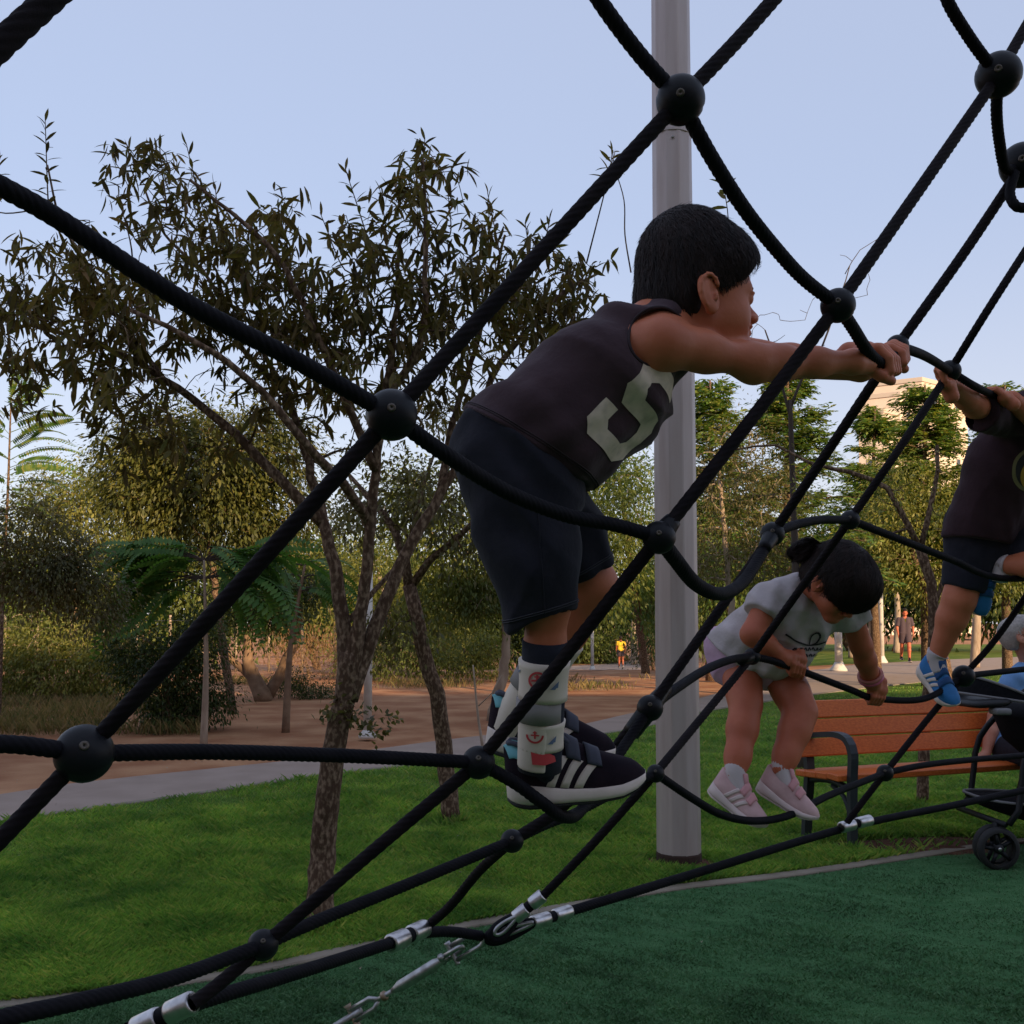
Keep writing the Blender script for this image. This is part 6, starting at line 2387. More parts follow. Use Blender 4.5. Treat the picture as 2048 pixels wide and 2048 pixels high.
def brace_set(par, kn, an, rk, ra, upto, seed, near):
    ax = nrm(an - kn)
    Ltot = np.linalg.norm(an - kn)

    def rr_(t):
        return rk + (ra - rk) * t
    s0, s1 = upto
    leg_tube("sock", on_leg(kn, an, s0), on_leg(kn, an, 1.06), rr_(s0) + .0012, ra + .006, M['navy_sock'], par, flare=.0006)

    def shell(p):
        tt = ((p - kn) @ ax) / Ltot
        d = cap(p, on_leg(kn, an, s0 + .14), on_leg(kn, an, 1.02), rr_(s0 + .14) + .0052, ra + .0075)
        d = smax(d, (s0 + .12 - tt) * Ltot, .003)
        d = smax(d, (tt - 1.04) * Ltot, .003)
        fr_ = (p - kn) @ nrm(np.array([1.0, -.15, 0]))
        fr0 = ((kn + ax * 0)) @ nrm(np.array([1.0, -.15, 0]))
        cx = (kn + ((p - kn) @ ax)[:, None] * ax - kn) @ nrm(np.array([1.0, -.15, 0]))
        d = smax(d, fr_ - cx - .012, .003)
        return d
    lo_ = np.minimum(kn, an) - .08
    hi_ = np.maximum(kn, an) + .08
    sb = sdf_obj("ankle_brace", shell, lo_, hi_, .003, M['brace'], par)
    bands = [(s0 + .125, s0 + .365), (s0 + .50, s0 + .675)]
    out = []
    for t0, t1 in bands:
        a, b = on_leg(kn, an, t0), on_leg(kn, an, t1)
        Cb = np.array([a + (b - a) * t for t in np.linspace(0, 1, 8)])
        r_ = np.linspace(rr_(t0) + .0068, rr_(t1) + .0068, 8) + np.array([.0005, 0, -.0006, -.001, -.001, -.0006, 0, .0006])
        st_ = MB().add(*tube(Cb, r_, 28)).build("brace_strap", M['brace'], sb)
        out.append((a, b, r_.mean()))
    a, b = on_leg(kn, an, s0 + .37), on_leg(kn, an, s0 + .5)
    MB().add(*tube(np.array([a - np.array([.004, .002, 0]), b - np.array([.004, .002, 0])]), [rr_(s0 + .37) + .0058] * 2, 24)).build("brace_pad", M['brace_grey'], sb)
    # printed signs: flat marks on the straps
    for qn, (a, b, r_) in enumerate(out if near else out[:1]):
        def fs(p, a=a, b=b, r_=r_):
            return cap(p, a - ax * .02, b + ax * .02, r_ + .0006, r_ + .0006)
        ctr = (a + b) / 2 + np.array([-.010, 0, 0])
        rtv = nrm(np.cross(ax, np.array([0, 1.0, 0])))
        rtv = rtv if rtv[0] > 0 else -rtv
        upv = -ax
        t3 = lambda x, y, ctr=ctr: ctr + rtv * x + upv * y - np.array([0, .08, 0])
        ring_o = [(0.0128 * math.cos(t), 0.0128 * math.sin(t)) for t in np.linspace(0, 2 * math.pi, 29)[:-1]]
        def quads(poly):
            return patch_on(fs, poly, t3, np.array([0, 1.0, 0]), .004, .0007)
        mb = MB()
        K = 28 if qn == 0 else 20
        t_a = (0, 2 * math.pi) if qn == 0 else (math.pi * 1.0, math.pi * 2.0)
        for j in range(K):
            u0, u1 = t_a[0] + (t_a[1] - t_a[0]) * j / K, t_a[0] + (t_a[1] - t_a[0]) * (j + 1) / K
            rI, rO = (.0098, .0128)
            V, F = patch_on(fs, [(rI * math.cos(u0), rI * math.sin(u0)), (rO * math.cos(u0), rO * math.sin(u0)), (rO * math.cos(u1), rO * math.sin(u1)), (rI * math.cos(u1), rI * math.sin(u1))], t3, np.array([0, 1.0, 0]), .01, .0008)
            mb.add(V, F)
        # small aircraft-like mark: body, wings, tail
        sg = 1 if qn == 0 else .7
        for poly in ([(-.0085, -.002), (-.0085, .001), (.009, .001), (.009, -.002)], [(-.0016, -.008), (-.0022, .0085), (.0012, .0085), (.0022, -.008)], [(-.0045, .004), (-.0045, .0065), (.004, .0065), (.004, .004)]):
            V, F = patch_on(fs, np.array(poly) * sg, t3, np.array([0, 1.0, 0]), .004, .0009)
            mb.add(V, F)
        mb.build("printed_sign", M['red'], sb)
        mb = MB()
        for poly in ([(.020, -.012), (.031, .0), (.030, -.010)], [(.018, -.013), (.030, -.006), (.026, -.013)], [(-.031, .012), (-.024, .014), (-.029, .004)]):
            V, F = patch_on(fs, np.array(poly), t3, np.array([0, 1.0, 0]), .006, .0008)
            mb.add(V, F)
        mb.build("printed_mark", M['blue_print'], sb)
    return sb


brace_set(boy, knR, anR, .0345, .0265, (.235, 1), 1, True)
brace_set(boy, knL, anL, .037, .0265, (.235, 1), 2, False)
fwR = nrm(P(1296, 1588, 1.585) - P(1016, 1617, 1.565))
ankle_sock(boy, knR, anR, .9, P(1096, 1556, 1.553), .0275, .020, M['navy_sock'])
ankle_sock(boy, knL, anL, .9, P(1040, 1478, 1.73), .0275, .020, M['navy_sock'])
sR = shoe(boy, P(1016, 1614, 1.560), fwR, nrm(np.array([.08, -.10, 1.0])), .216, M['shoe_dark'], M['sole_white'], M['sole_white'], M['shoe_strap'], M['teal'], side=0)
fwL = nrm(P(1240, 1540, 1.74) - P(968, 1508, 1.71))
shoe(boy, P(968, 1506, 1.71), fwL, nrm(np.array([.0, -.05, 1.0])), .222, M['shoe_dark'], M['sole_white'], M['sole_white'], M['shoe_strap'], M['teal'], side=0)
# red printed patch at the brace heel
def f_an(p):
    return cap(p, anR - np.array([0, 0, -.05]), anR - np.array([0, 0, .05]), .037, .037)
V, F = patch_on(f_an, np.array([(-.012, -.010), (-.014, .008), (.004, .010), (.020, .002), (.022, -.006), (.006, -.011)]), lambda x, y: anR + np.array([x, -.09, y + .008]), np.array([0, 1.0, 0]), .006, .001)
mk("printed_mark", V, F, M['red'], boy)

# ================================================================ the girl
DG = 2.74
girl = thing("person", "little girl in pale grey tee and pink shoes bending over a rope", "person", P(1500, 1645, 2.5))
gR_ = rotm(rad(-52), rad(48), rad(-6))
gs = .83
go = P(1670, 1172, 2.60)
q = head_prims(go, gR_, gs)
nk = P(1628, 1168, 2.70)
q += [('c', nk, go + gR_ @ np.array([-.03, 0, -.03]), .040, .042, .03)]
pe, ch = P(1500, 1300, 2.80), P(1590, 1222, 2.735)
for dx in (-.032, .032):
    v = np.array([dx, .012 * np.sign(dx), 0])
    q += [('c', pe + v, ch + v, .066, .064, .03), ('c', ch + v, nk + v * .5, .064, .036, .03)]
sR_, sL_ = P(1540, 1200, 2.665), P(1694, 1208, 2.72)
eR_, wR_ = P(1505, 1268, 2.625), P(1566, 1318, 2.645)
eL_, wL_ = P(1722, 1290, 2.77), P(1744, 1362, 2.84)
q += [('c', nk, sR_, .032, .035, .02), ('c', nk, sL_, .032, .034, .02)]
q += limbs_c([(sR_, .035), (eR_, .030), (eR_ * .6 + wR_ * .4, .029), (wR_, .0225)], .012)
q += limbs_c([(sL_, .034), (eL_, .029), (eL_ * .6 + wL_ * .4, .0285), (wL_, .0235)], .012)
g1_, g2_ = P(1594, 1339, 2.663), P(1752, 1397, 2.87)
rt1 = P(1700, 1379, 2.80) - P(1545, 1322, 2.60)
rt2 = P(1850, 1397, 3.0) - P(1700, 1379, 2.80)
q += fist(g1_, rt1, g1_ - wR_ + np.array([0, .01, -.03]), .86, thumb=-1, u=nrm(np.array([-.1, -1.0, .35])), rr=.0096)
q += fist(g2_, rt2, g2_ - wL_, .86, thumb=-1, u=nrm(np.array([-.1, -1.0, .1])), rr=.0096)
q += [('c', wR_, g1_ - nrm(g1_ - wR_ + np.array([0, .01, -.03])) * .045, .025, .018, .012), ('c', wL_, g2_ - nrm(g2_ - wL_) * .045, .026, .018, .012)]
hR_, kR_, aR_ = P(1478, 1325, 2.79), P(1492, 1412, 2.70), P(1470, 1548, 2.60)
hL_, kL_, aL_ = P(1556, 1330, 2.80), P(1602, 1425, 2.71), P(1562, 1540, 2.64)
q += limbs_c([(hR_, .055), (hR_ * .4 + kR_ * .6, .041), (kR_, .0335), (kR_ * .65 + aR_ * .35, .0335), (kR_ * .25 + aR_ * .75, .0265), (aR_, .0225)], .04)
q += limbs_c([(hL_, .057), (hL_ * .4 + kL_ * .6, .042), (kL_, .0340), (kL_ * .65 + aL_ * .35, .0335), (kL_ * .25 + aL_ * .75, .0265), (aL_, .0225)], .04)
fg = prims_f(q)
lo, hi = prims_box(q)
sdf_obj("body", fg, lo, hi, .0038, M['skin_b'], girl)
face_parts(girl, go, gR_, gs)


def g_extra(qq, d):
    bun = gR_.T @ np.array([-.056, .02, .092]) / gs
    bu2 = gR_.T @ np.array([-.078, .03, .088]) / gs
    d = smin(d, ell(qq, bun, (.036, .036, .034)), .012)
    d = smin(d, ell(qq, bu2, (.028, .028, .026)), .016)
    d = smin(d, ell(qq, (.050, 0, .03), (.062, .078, .055)), .03)
    d = d + .004 * np.sin(qq[:, 0] * 120 + 4 * np.sin(qq[:, 1] * 90)) * np.exp(-(np.linalg.norm(qq - bun, axis=1) / .05) ** 2)
    return d


hair(girl, go, gR_, gs, (.082, -.022, rad(66)), M['hair_dark'], 5, ex=.008, strands=6000, L=.075, w=.0011, keep=.012, extra=g_extra, curl=.25, nape=-.045, ear_r=.030)


def f_gtee(p):
    d = np.full(len(p), 10.0)
    a, b, c_ = P(1478, 1312, 2.81), P(1588, 1226, 2.735), P(1622, 1180, 2.71)
    for dx in (-.034, .034):
        v = np.array([dx, .012 * np.sign(dx), 0])
        d = smin(d, cap(p, a + v, b + v, .082, .083), .03)
        d = smin(d, cap(p, b + v, c_ + v * .6, .083, .050), .03)
    d = smin(d, cap(p, P(1600, 1186, 2.69), P(1535, 1203, 2.665), .046, .050), .025)
    d = smin(d, cap(p, P(1640, 1186, 2.72), P(1694, 1214, 2.72), .046, .046), .025)
    d = smin(d, smax(cap(p, P(1538, 1200, 2.665), P(1512, 1250, 2.635), .047, .050), (p - P(1519, 1226, 2.64)) @ nrm(P(1512, 1250, 2.635) - P(1545, 1195, 2.67)), .004), .012)
    d = smin(d, smax(cap(p, P(1694, 1206, 2.72), P(1716, 1270, 2.755), .045, .048), (p - P(1710, 1244, 2.74)) @ nrm(P(1716, 1270, 2.755) - P(1694, 1206, 2.72)), .004), .012)
    # front hangs down in a loose fold
    d = smin(d, ell(p, P(1572, 1312, 2.73), (.085, .055, .052), rotm(0, rad(-24), 0)), .05)
    d = d + .005 * (np.abs(np.sin(p[:, 0] * 22 + p[:, 2] * 26 + 1.3 * np.sin(p[:, 0] * 18 - p[:, 2] * 12))) - .6)
    d = d + .0022 * np.sin(p[:, 0] * 60 + p[:, 2] * 75 + p[:, 1] * 30) + .0016 * np.sin(p[:, 0] * 130 - p[:, 2] * 60)
    hp = P(1500, 1338, 2.78)
    d = smax(d, (p - hp) @ nrm(np.array([-.55, .25, -.75])), .006)
    d = smax(d, -cap(p, P(1640, 1170, 2.66), P(1680, 1150, 2.58), .046, .06), .006)
    return d


gt = sdf_obj("tee_shirt", f_gtee, P(1400, 1400, 2.75) - np.array([.02, .22, .02]), P(1760, 1110, 2.75) + np.array([.03, .22, .03]), .0045, M['tee_grey'], girl)
# printed scrawl on the front: a looped ribbon over a row of little marks
prd = nrm(np.array([-.15, 1.0, 0]))
mb = MB()
t3g = lambda x, y: P(1618, 1284, 2.68) - prd * .25 + RGT * x + UPV * y


def ink(poly):
    V, F = patch_on(f_gtee, poly, t3g, prd, .006, .0032)
    mb.add(V, F)


def stroke(pts, w_):
    pts = catmull(np.array([(x, y, 0) for x, y in pts]), .006)[:, :2]
    for i in range(len(pts) - 1):
        t_ = pts[i + 1] - pts[i]
        nn = np.array([-t_[1], t_[0]]) / (np.linalg.norm(t_) + 1e-9) * w_
        ink([pts[i] - nn, pts[i + 1] - nn, pts[i + 1] + nn, pts[i] + nn])


stroke([(-.075, .022), (-.045, .004), (-.01, -.008), (.02, -.006), (.045, .002)], .0022)
stroke([(-.002, -.006), (.002, .018), (.016, .026), (.026, .016), (.020, -.002), (.006, -.008)], .0024)
for k in range(7):
    x = -.048 + k * .0135
    stroke([(x, -.020 - .003 * (k % 2)), (x + .006, -.014), (x + .010, -.022)], .0022)
for k in range(5):
    x = -.030 + k * .014
    stroke([(x, -.036), (x + .005, -.031), (x + .010, -.038)], .0022)
mb.build("shirt_print", M['tee_print'], gt)
C = []
for t in np.linspace(0, 2 * math.pi, 30):
    pass


def f_gsh(p):
    d = np.full(len(p), 10.0)
    for dx in (-.036, .036):
        d = smin(d, cap(p, P(1490, 1296, 2.81) + np.array([dx, 0, 0]), P(1500, 1322, 2.80) + np.array([dx, 0, 0]), .078, .078), .02)
    a = smax(cap(p, hR_, P(1486, 1380, 2.74), .070, .064), (p - P(1483, 1345, 2.77)) @ nrm(kR_ - hR_ + np.array([0, 0, -.05])), .004)
    b = smax(cap(p, hL_, P(1580, 1385, 2.75), .072, .066), (p - P(1570, 1358, 2.77)) @ nrm(kL_ - hL_ + np.array([0, 0, -.05])), .004)
    d = smin(d, smin(a, b, .01), .015)
    d = d + .0018 * np.sin(p[:, 0] * 90 + p[:, 2] * 60)
    return smax(d, (p - P(1490, 1262, 2.8)) @ np.array([.2, 0, 1.0]), .01)


sdf_obj("shorts", f_gsh, P(1400, 1400, 2.8) - np.array([.02, .2, .02]), P(1640, 1240, 2.8) + np.array([.03, .2, .02]), .0045, M['lilac'], girl)
f1 = nrm(.72 * RGT - .52 * UPV - .48 * FWD)
f2 = nrm(.78 * RGT - .44 * UPV - .48 * FWD)
up_g = nrm(np.array([.45, -.12, 1.0]))
for k_, a_, f_ in ((kR_, aR_, f1), (kL_, aL_, f2)):
    ankle_sock(girl, k_, a_, .86, a_ + f_ * .035 - up_g * .030, .0290, .0235, M['sock_white'])
worn_shoe(girl, aR_, f1, up_g, .172, M['pink_shoe'], M['pink_sole'], M['pink_sole'], M['pink_strap'], None, side=-1, out_m=M['pink_sole'], wide=1.2)
worn_shoe(girl, aL_, f2, up_g, .172, M['pink_shoe'], M['pink_sole'], None, M['pink_strap'], None, out_m=M['pink_sole'], wide=1.2)
# bangle
ax = nrm(wL_ - eL_)
s1 = nrm(np.cross(ax, [0, 1, 0]))
s2 = np.cross(ax, s1)
for k, (t, m_) in enumerate(((.90, 'bangle'), (.83, 'lip'))):
    c = eL_ + (wL_ - eL_) * t
    MB().add(*tube(np.array([c + (s1 * math.cos(a) + s2 * math.sin(a)) * .0305 for a in np.linspace(0, 2 * math.pi, 26)]), .0052, 7, cap=False)).build("bracelet", M[m_], girl)

# ================================================================ the second boy, cut by the right edge
b2 = thing("person", "boy in dark maroon tee and bright blue shoes climbing at the right edge", "person", P(1880, 1410, 3.06))
oR = rotm(rad(-140), rad(10), 0)
bs_ = 1.0
bo = P(2140, 716, 2.86)
q = head_prims(bo, oR, bs_)
nk = P(2108, 800, 2.92)
q += [('c', nk, bo + oR @ np.array([-.02, 0, -.04]), .045, .044, .03)]
pe, ch = P(1985, 1060, 3.06), P(2050, 900, 2.96)
for dx in (-.04, .04):
    v = np.array([dx, dx * .6, 0])
    q += [('c', pe + v, ch + v, .078, .080, .03), ('c', ch + v, nk + v * .5, .080, .045, .03)]
s1_, e1_, w1_ = P(2018, 838, 2.90), P(1950, 812, 2.68), P(1905, 772, 2.53)
s2_, e2_, w2_ = P(2110, 850, 2.92), P(2075, 840, 2.76), P(2022, 800, 2.72)
q += [('c', nk, s1_, .038, .042, .03), ('c', nk, s2_, .038, .042, .03)]
q += limbs_c([(s1_, .042), (e1_, .031), (e1_ * .6 + w1_ * .4, .029), (w1_, .022)], .012)
q += limbs_c([(s2_, .042), (e2_, .031), (w2_, .023)], .012)
c1 = P(1884, 752, 2.462)
q += fist(c1, P(1945, 770, 2.5) - P(1850, 712, 2.1), c1 - w1_, .95, thumb=1, u=nrm(np.array([-.3, -1.0, .3])))
c2 = P(1988, 791, 2.695)
q += fist(c2, P(2060, 822, 2.9) - P(1945, 770, 2.5), c2 - w2_ + np.array([0, -.02, 0]), .95, thumb=1, u=nrm(np.array([.1, -1.0, .55])))
q += [('c', w1_, c1 - nrm(c1 - w1_) * .05, .022, .018, .01), ('c', w2_, c2 - nrm(c2 - w2_ + np.array([0, -.02, 0])) * .05, .022, .018, .01)]
h1, k1, a1 = P(1955, 1070, 3.05), P(1918, 1200, 3.04), P(1872, 1318, 3.08)
h2, k2, a2 = P(2040, 1075, 3.06), P(2105, 1130, 2.88), P(2000, 1130, 3.0)
q += limbs_c([(h1, .075), (k1, .045), (k1 * .7 + a1 * .3, .042), (a1, .025)], .02)
q += limbs_c([(h2, .075), (k2, .044), (k2 * .6 + a2 * .4, .036), (a2, .026)], .02)
f2b = prims_f(q)
lo, hi = prims_box(q)
sdf_obj("body", f2b, lo, hi, .0042, M['skin_a'], b2)
face_parts(b2, bo, oR, bs_)
hair(b2, bo, oR, bs_, (.060, .022, rad(45)), M['hair_dark'], 6, strands=1500)


def f_b2tee(p):
    d = np.full(len(p), 10.0)
    a, b, c_ = P(1978, 1070, 3.06), P(2035, 930, 2.98), P(2075, 840, 2.94)
    for dx in (-.045, .045):
        v = np.array([dx, dx * .5, 0])
        d = smin(d, cap(p, a + v, b + v, .099, .102), .04)
        d = smin(d, cap(p, b + v, c_ + v, .102, .080), .04)
    sl = cap(p, P(2040, 842, 2.93), P(1960, 825, 2.70), .058, .050)
    sl = smax(sl, (p - P(1958, 822, 2.70)) @ nrm(P(1960, 825, 2.70) - P(2040, 842, 2.93)), .005)
    d = smin(d, sl, .03)
    sl = cap(p, P(2100, 850, 2.93), P(2080, 845, 2.78), .058, .050)
    d = smin(d, sl, .03)
    d = d + .007 * (np.abs(np.sin(p[:, 0] * 24 + p[:, 2] * 5 + 1.3 * np.sin(p[:, 2] * 13))) - .6) * sstep(1.8, 1.6, p[:, 2])
    d = d + .0035 * np.sin(p[:, 0] * 62 + 14 * p[:, 2] + p[:, 1] * 20) * sstep(1.75, 1.5, p[:, 2]) + .0014 * np.sin(p[:, 0] * 120 + p[:, 2] * 70)
    d = smax(d, (p - P(1975, 1090, 3.05)) @ nrm(np.array([-.18, 0, -1.0])), .006)
    d = smax(d, -cap(p, P(2100, 800, 2.90), P(2112, 740, 2.86), .050, .07), .005)
    return d


bt_ = sdf_obj("tee_shirt", f_b2tee, P(1870, 1110, 3.0) - np.array([.02, .4, .02]), P(2220, 780, 3.0) + np.array([.03, .25, .03]), .005, M['maroon'], b2)
t3b = lambda x, y: P(2050, 943, 2.90) - np.array([0, .4, 0]) + RGT * x + UPV * y
circ = lambda r_, x0=0, y0=0: [(x0 + r_ * math.cos(t), y0 + r_ * math.sin(t)) for t in np.linspace(0, 2 * math.pi, 33)[:-1]]
for nm, poly, mm, lf in (("badge", circ(.060), 'badge_o', .0012), ("badge", circ(.051), 'tee_print', .0018), ("badge", circ(.042, .006, -.014), 'badge_y', .0024)):
    V, F = patch_on(f_b2tee, poly, t3b, np.array([0, 1.0, 0]), .015, lf)
    mk(nm, V, F, M[mm], bt_)


def f_b2sh(p):
    d = np.full(len(p), 10.0)
    for dx in (-.045, .045):
        d = smin(d, cap(p, P(1985, 1040, 3.06) + np.array([dx, 0, 0]), P(1985, 1080, 3.06) + np.array([dx, 0, 0]), .09, .09), .03)
    a = smax(cap(p, P(1955, 1070, 3.05), P(1916, 1215, 3.04), .088, .053), (p - P(1920, 1178, 3.04)) @ nrm(k1 - h1), .005)
    b = smax(cap(p, P(2040, 1075, 3.06), P(2100, 1130, 2.9), .088, .06), (p - P(2085, 1120, 2.93)) @ nrm(k2 - h2), .005)
    return smin(d, smin(a, b, .01), .03) + .002 * np.sin(p[:, 0] * 80 + p[:, 2] * 40)


sdf_obj("shorts", f_b2sh, P(1850, 1230, 3.05) - np.array([.02, .3, .02]), P(2180, 1000, 3.05) + np.array([.03, .2, .03]), .005, M['navy'], b2)
fb1, ub1 = nrm(.30 * RGT - .66 * UPV - .68 * FWD), nrm(np.array([.1, -.72, .75]))
fb2, ub2 = nrm(-.12 * RGT - .95 * UPV - .15 * FWD), nrm(np.array([.1, -1.0, .1]))
ankle_sock(b2, k1, a1, .90, a1 + fb1 * .035 - ub1 * .02, .0315, .025, M['sock_white'])
ankle_sock(b2, k2, a2, .84, a2 + fb2 * .05, .0315, .026, M['sock_white'])
worn_shoe(b2, a1, fb1, ub1, .172, M['blue_shoe'], M['sole_white'], M['sole_white'], M['blue_dark'], None, side=0, out_m=M['sole_white'], wide=1.2)
worn_shoe(b2, P(1985, 1140, 3.0), fb2, ub2, .165, M['blue_shoe'], M['sole_white'], None, M['blue_dark'], None, out_m=M['sole_white'], wide=1.2)

# ================================================================ the grey-haired man on the bench
hipc = bp(1.52, .27, .50)
man = thing("person", "grey-haired man with glasses in a light blue tee sitting on the bench behind the stroller", "person", np.array([hipc[0], hipc[1], 0]))
dm = hipc[1]
mR = rotm(rad(-25), rad(-28), rad(8))
ms = 1.12
mo = P(2040, 1272, dm - .02)
q = head_prims(mo, mR, ms)
sh_c = P(2068, 1352, dm + .03)
q += [('c', sh_c + np.array([0, 0, .03]), mo + mR @ np.array([-.02, 0, -.05]), .052, .052, .03)]
for dx in (-.07, .07):
    v = u * dx
    q += [('c', hipc + v, (hipc + sh_c) / 2 + v, .11, .115, .04), ('c', (hipc + sh_c) / 2 + v, sh_c + v, .115, .085, .04)]
s1_, s2_ = sh_c - u * .19 + np.array([0, -.02, -.01]), sh_c + u * .19
e1_, w1_ = P(1990, 1432, dm - .05), P(1972, 1508, dm - .12)
q += [('c', sh_c, s1_, .06, .055, .03), ('c', sh_c, s2_, .06, .055, .03)]
q += limbs_c([(s1_, .055), (e1_, .042), (e1_ * .6 + w1_ * .4, .042), (w1_, .028)], .015)
hnd = P(1945, 1522, dm - .16)
q += [('c', w1_, hnd, .028, .020, .01)]
for k in range(4):
    o_ = hnd + nrm(w1_ - hnd) * .01 + np.array([0, (-.03 + k * .02), 0])
    q.append(('c', o_, o_ + (hnd - w1_) * .55 + np.array([0, 0, -.012]), .010, .008, .003))
q.append(('c', w1_ + (hnd - w1_) * .5, hnd + np.array([.03, -.05, -.01]), .012, .009, .004))
e2_ = sh_c + u * .28 + np.array([0, -.12, -.28])
w2_ = e2_ + np.array([-.12, -.24, .02])
q += limbs_c([(s2_, .055), (e2_, .042), (w2_, .028)], .015)
for k in range(4):
    q.append(('c', w2_ + u * (k - 1.5) * .02, w2_ + u * (k - 1.5) * .02 + np.array([-.02, -.09, -.03]), .011, .008, .004))
feet = []
for sg in (-1, 1):
    h_ = hipc + u * .09 * sg
    kn_ = h_ + np.array([0, -.42, .02]) + u * .05 * sg
    an_ = np.array([kn_[0], kn_[1] - .04, .09])
    q += limbs_c([(h_, .10), (kn_, .062), (an_, .045)], .02)
    q.append(('c', an_, an_ + np.array([0, -.08, -.04]), .045, .035, .01))
    feet.append((h_, kn_, an_))
fm = prims_f(q)
lo, hi = prims_box(q)
sdf_obj("body", fm, lo, hi, .008, M['skin_c'], man)
face_parts(man, mo, mR, ms)
hair(man, mo, mR, ms, (.035, .035, rad(40)), M['hair_grey'], 8, ex=-.010, strands=1400, L=.03, w=.0018)


def f_mt(p):
    d = np.full(len(p), 10.0)
    for dx in (-.08, .08):
        v = u * dx
        d = smin(d, cap(p, hipc + v + np.array([0, 0, .0]), sh_c + v, .128, .095), .04)
    for s_, e_ in ((s1_, e1_), (s2_, e2_)):
        c_ = s_ + (e_ - s_) * .55
        d = smin(d, smax(cap(p, s_, s_ + (e_ - s_) * .7, .066, .062), (p - c_) @ nrm(e_ - s_), .005), .03)
    d = d + .003 * np.sin(p[:, 0] * 50 + p[:, 2] * 40)
    d = smax(d, (p - (hipc + np.array([0, 0, -.02]))) @ np.array([0, 0, -1.0]), .01)
    return smax(d, -cap(p, sh_c + np.array([0, -.02, .06]), mo, .06, .08), .006)


sdf_obj("tee_shirt", f_mt, hipc - .5, hipc + np.array([.5, .4, .9]), .009, M['tee_blue'], man)


def f_mj(p):
    d = np.full(len(p), 10.0)
    for (h_, kn_, an_) in feet:
        d = smin(d, cap(p, h_, kn_, .118, .078), .02)
        d = smin(d, smax(cap(p, kn_, an_, .078, .066), .10 - p[:, 2], .004), .02)
    return d


sdf_obj("trousers", f_mj, hipc - np.array([.4, .75, .55]), hipc + np.array([.4, .3, .2]), .010, M['navy'], man)
for (h_, kn_, an_) in feet:
    shoe(man, an_ + np.array([0, .07, -.09]), np.array([0, -1.0, 0]), Z, .27, M['shoe_dark'], M['sole_white'], None, M['shoe_strap'], None)
for sg in (1, -1):
    C = np.array([mo + mR @ (np.array([.099, sg * .030 + .021 * math.cos(t), .0 + .017 * math.sin(t)]) * ms) for t in np.linspace(0, 2 * math.pi, 22)])
    MB().add(*tube(C, .0018, 6, cap=False)).build("spectacle_rim", M['glass_rim'], man)
    MB().add(*tube(np.array([mo + mR @ (np.array([.099, sg * .05, .004]) * ms), mo + mR @ (np.array([.0, sg * .079, .012]) * ms)]), .0016, 6)).build("spectacle_arm", M['glass_rim'], man)


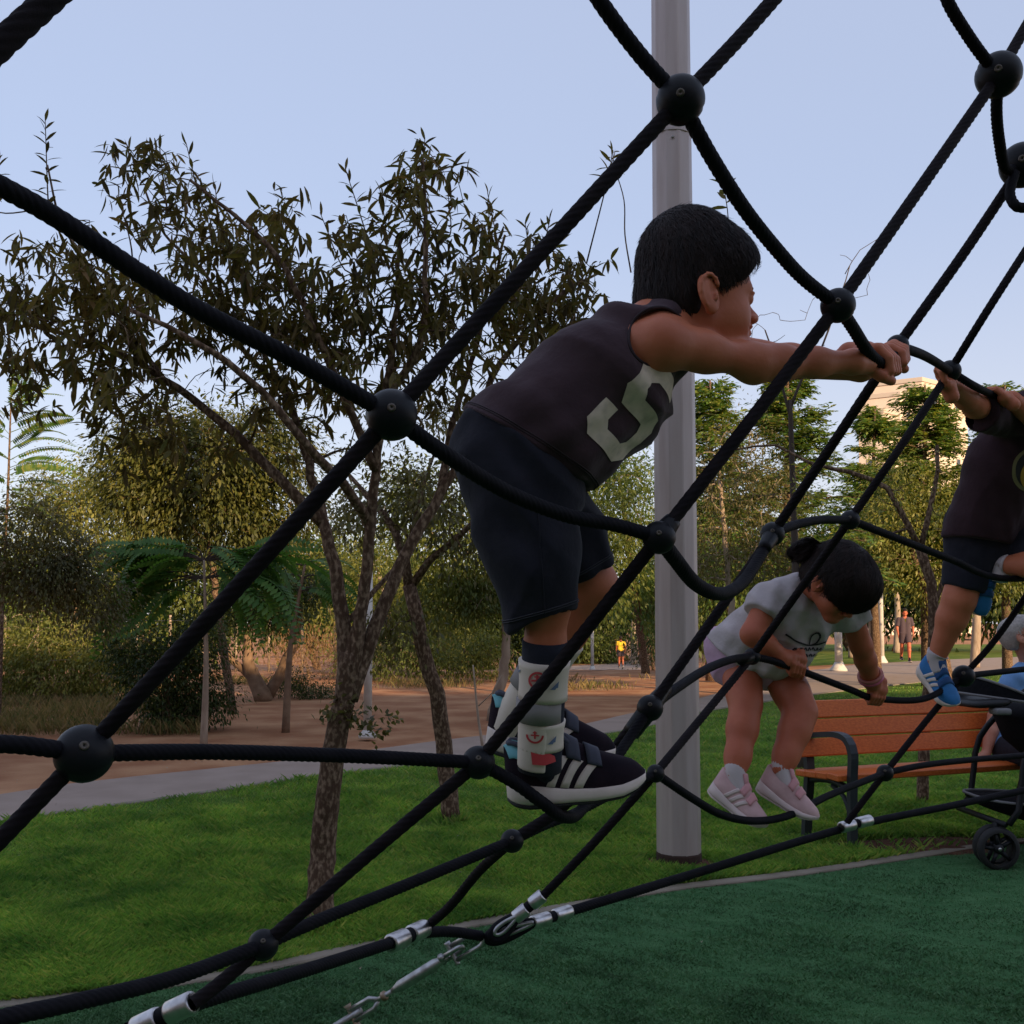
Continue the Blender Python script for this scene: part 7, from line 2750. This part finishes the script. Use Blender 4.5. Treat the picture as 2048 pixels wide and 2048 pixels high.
# ================================================================ two far figures
def far_person(label, base, yaw, Hh, shirt, low, hairm, stride, slv, seed, dress=False):
    t = thing("person", label, "person", base)
    R = rotm(yaw)
    s = Hh / 1.7

    def W(x, y, z):
        return base + R @ (np.array([x, y, z]) * s)
    o = W(.02, 0, 1.585)
    q = head_prims(o, R, 1.15 * s)
    q += [('c', W(0, 0, 1.40), W(.01, 0, 1.55), .055 * s, .05 * s, .03 * s)]
    for dy in (-.07, .07):
        q += [('c', W(0, dy, .95), W(0, dy, 1.36), .10 * s, .085 * s, .05 * s)]
    H_ = []
    for sg in (1, -1):
        sh = W(.0, sg * .185, 1.38)
        el_ = W(-.04 * sg * stride, sg * .25, 1.10)
        wr__ = W(.10 - .10 * sg * stride, sg * .24, .90)
        q += limbs_c([(sh, .052 * s), (el_, .04 * s), (wr__, .028 * s)], .02 * s)
        for k in range(4):
            q.append(('c', wr__, wr__ + R @ np.array([(.012 * (k - 1.5) + .01) * s, 0, -.11 * s]), .014 * s, .008 * s, .004))
        q.append(('c', wr__, wr__ + R @ np.array([.035 * s, 0, -.06 * s]), .013 * s, .009 * s, .004))
        hp = W(0, sg * .085, .93)
        kn = W(.16 * sg * stride + .05 * abs(stride), sg * .09, .50)
        an = W(.24 * sg * stride - (.22 * abs(stride) if sg * stride < 0 else 0), sg * .09, .09 + (.06 if sg * stride < 0 else 0))
        q += limbs_c([(hp, .095 * s), (kn, .058 * s), (kn * .7 + an * .3, .056 * s), (an, .036 * s)], .03 * s)
        H_.append((hp, kn, an, sh, el_))
        q.append(('c', an, an + R @ np.array([.08 * s, 0, -.05 * s]), .036 * s, .03 * s, .02 * s))
    f = prims_f(q)
    lo, hi = prims_box(q)
    sdf_obj("body", f, lo, hi, .013 * s + .003, M['skin_b'], t, relax=1)
    hair(t, o, R, 1.15 * s, (.06, .02, rad(48)), hairm, seed, strands=150, w=.003)

    def f_s(p):
        d = np.full(len(p), 10.0)
        for dy in (-.075, .075):
            d = smin(d, cap(p, W(0, dy, .93), W(0, dy, 1.36), .118 * s, .095 * s), .05 * s)
        for (hp, kn, an, sh, el_) in H_:
            d = smin(d, smax(cap(p, sh, el_, .066 * s, .062 * s), (p - (sh + (el_ - sh) * slv)) @ nrm(el_ - sh), .005), .03 * s)
        d = smax(d, (W(0, 0, .90)[2] - p[:, 2]), .01)
        return smax(d, p[:, 2] - W(0, 0, 1.45)[2], .01)

    def f_l(p):
        d = np.full(len(p), 10.0)
        for (hp, kn, an, sh, el_) in H_:
            d = smin(d, smax(cap(p, hp, kn, .118 * s, .088 * s), (p - (hp + (kn - hp) * .72)) @ nrm(kn - hp), .006), .03 * s)
        return d
    sdf_obj("tee_shirt", f_s, base - .5 * s, base + np.array([.5, .5, 1.75]) * s, .016, shirt, t)
    sdf_obj("shorts", f_l, base - .5 * s, base + np.array([.5, .5, 1.3]) * s, .016, low, t)
    for i, (hp, kn, an, sh, el_) in enumerate(H_):
        shoe(t, an + R @ np.array([-.06, 0, -.085]) * s, R @ np.array([1.0, 0, 0]), Z, .27 * s, M['shoe_dark'], M['sole_white'])
    return t


yb = np.array([(1241 - 1024) / FPX * 50, 50.0, 0])
yb[2] = float(H(yb[0], yb[1]))
far_person("distant runner in a bright yellow shirt on the far path", yb, rad(95), 1.52, M['tee_yellow'], M['tee_black'], M['hair_dark'], .25, .6, 21)
far_person("distant walker in dark clothes crossing the far lawn between the girl and the second boy", PG(1808, 34.5), rad(-100), 1.78, M['tee_black'], M['tee_black'], M['hair_dark'], .55, .8, 22)
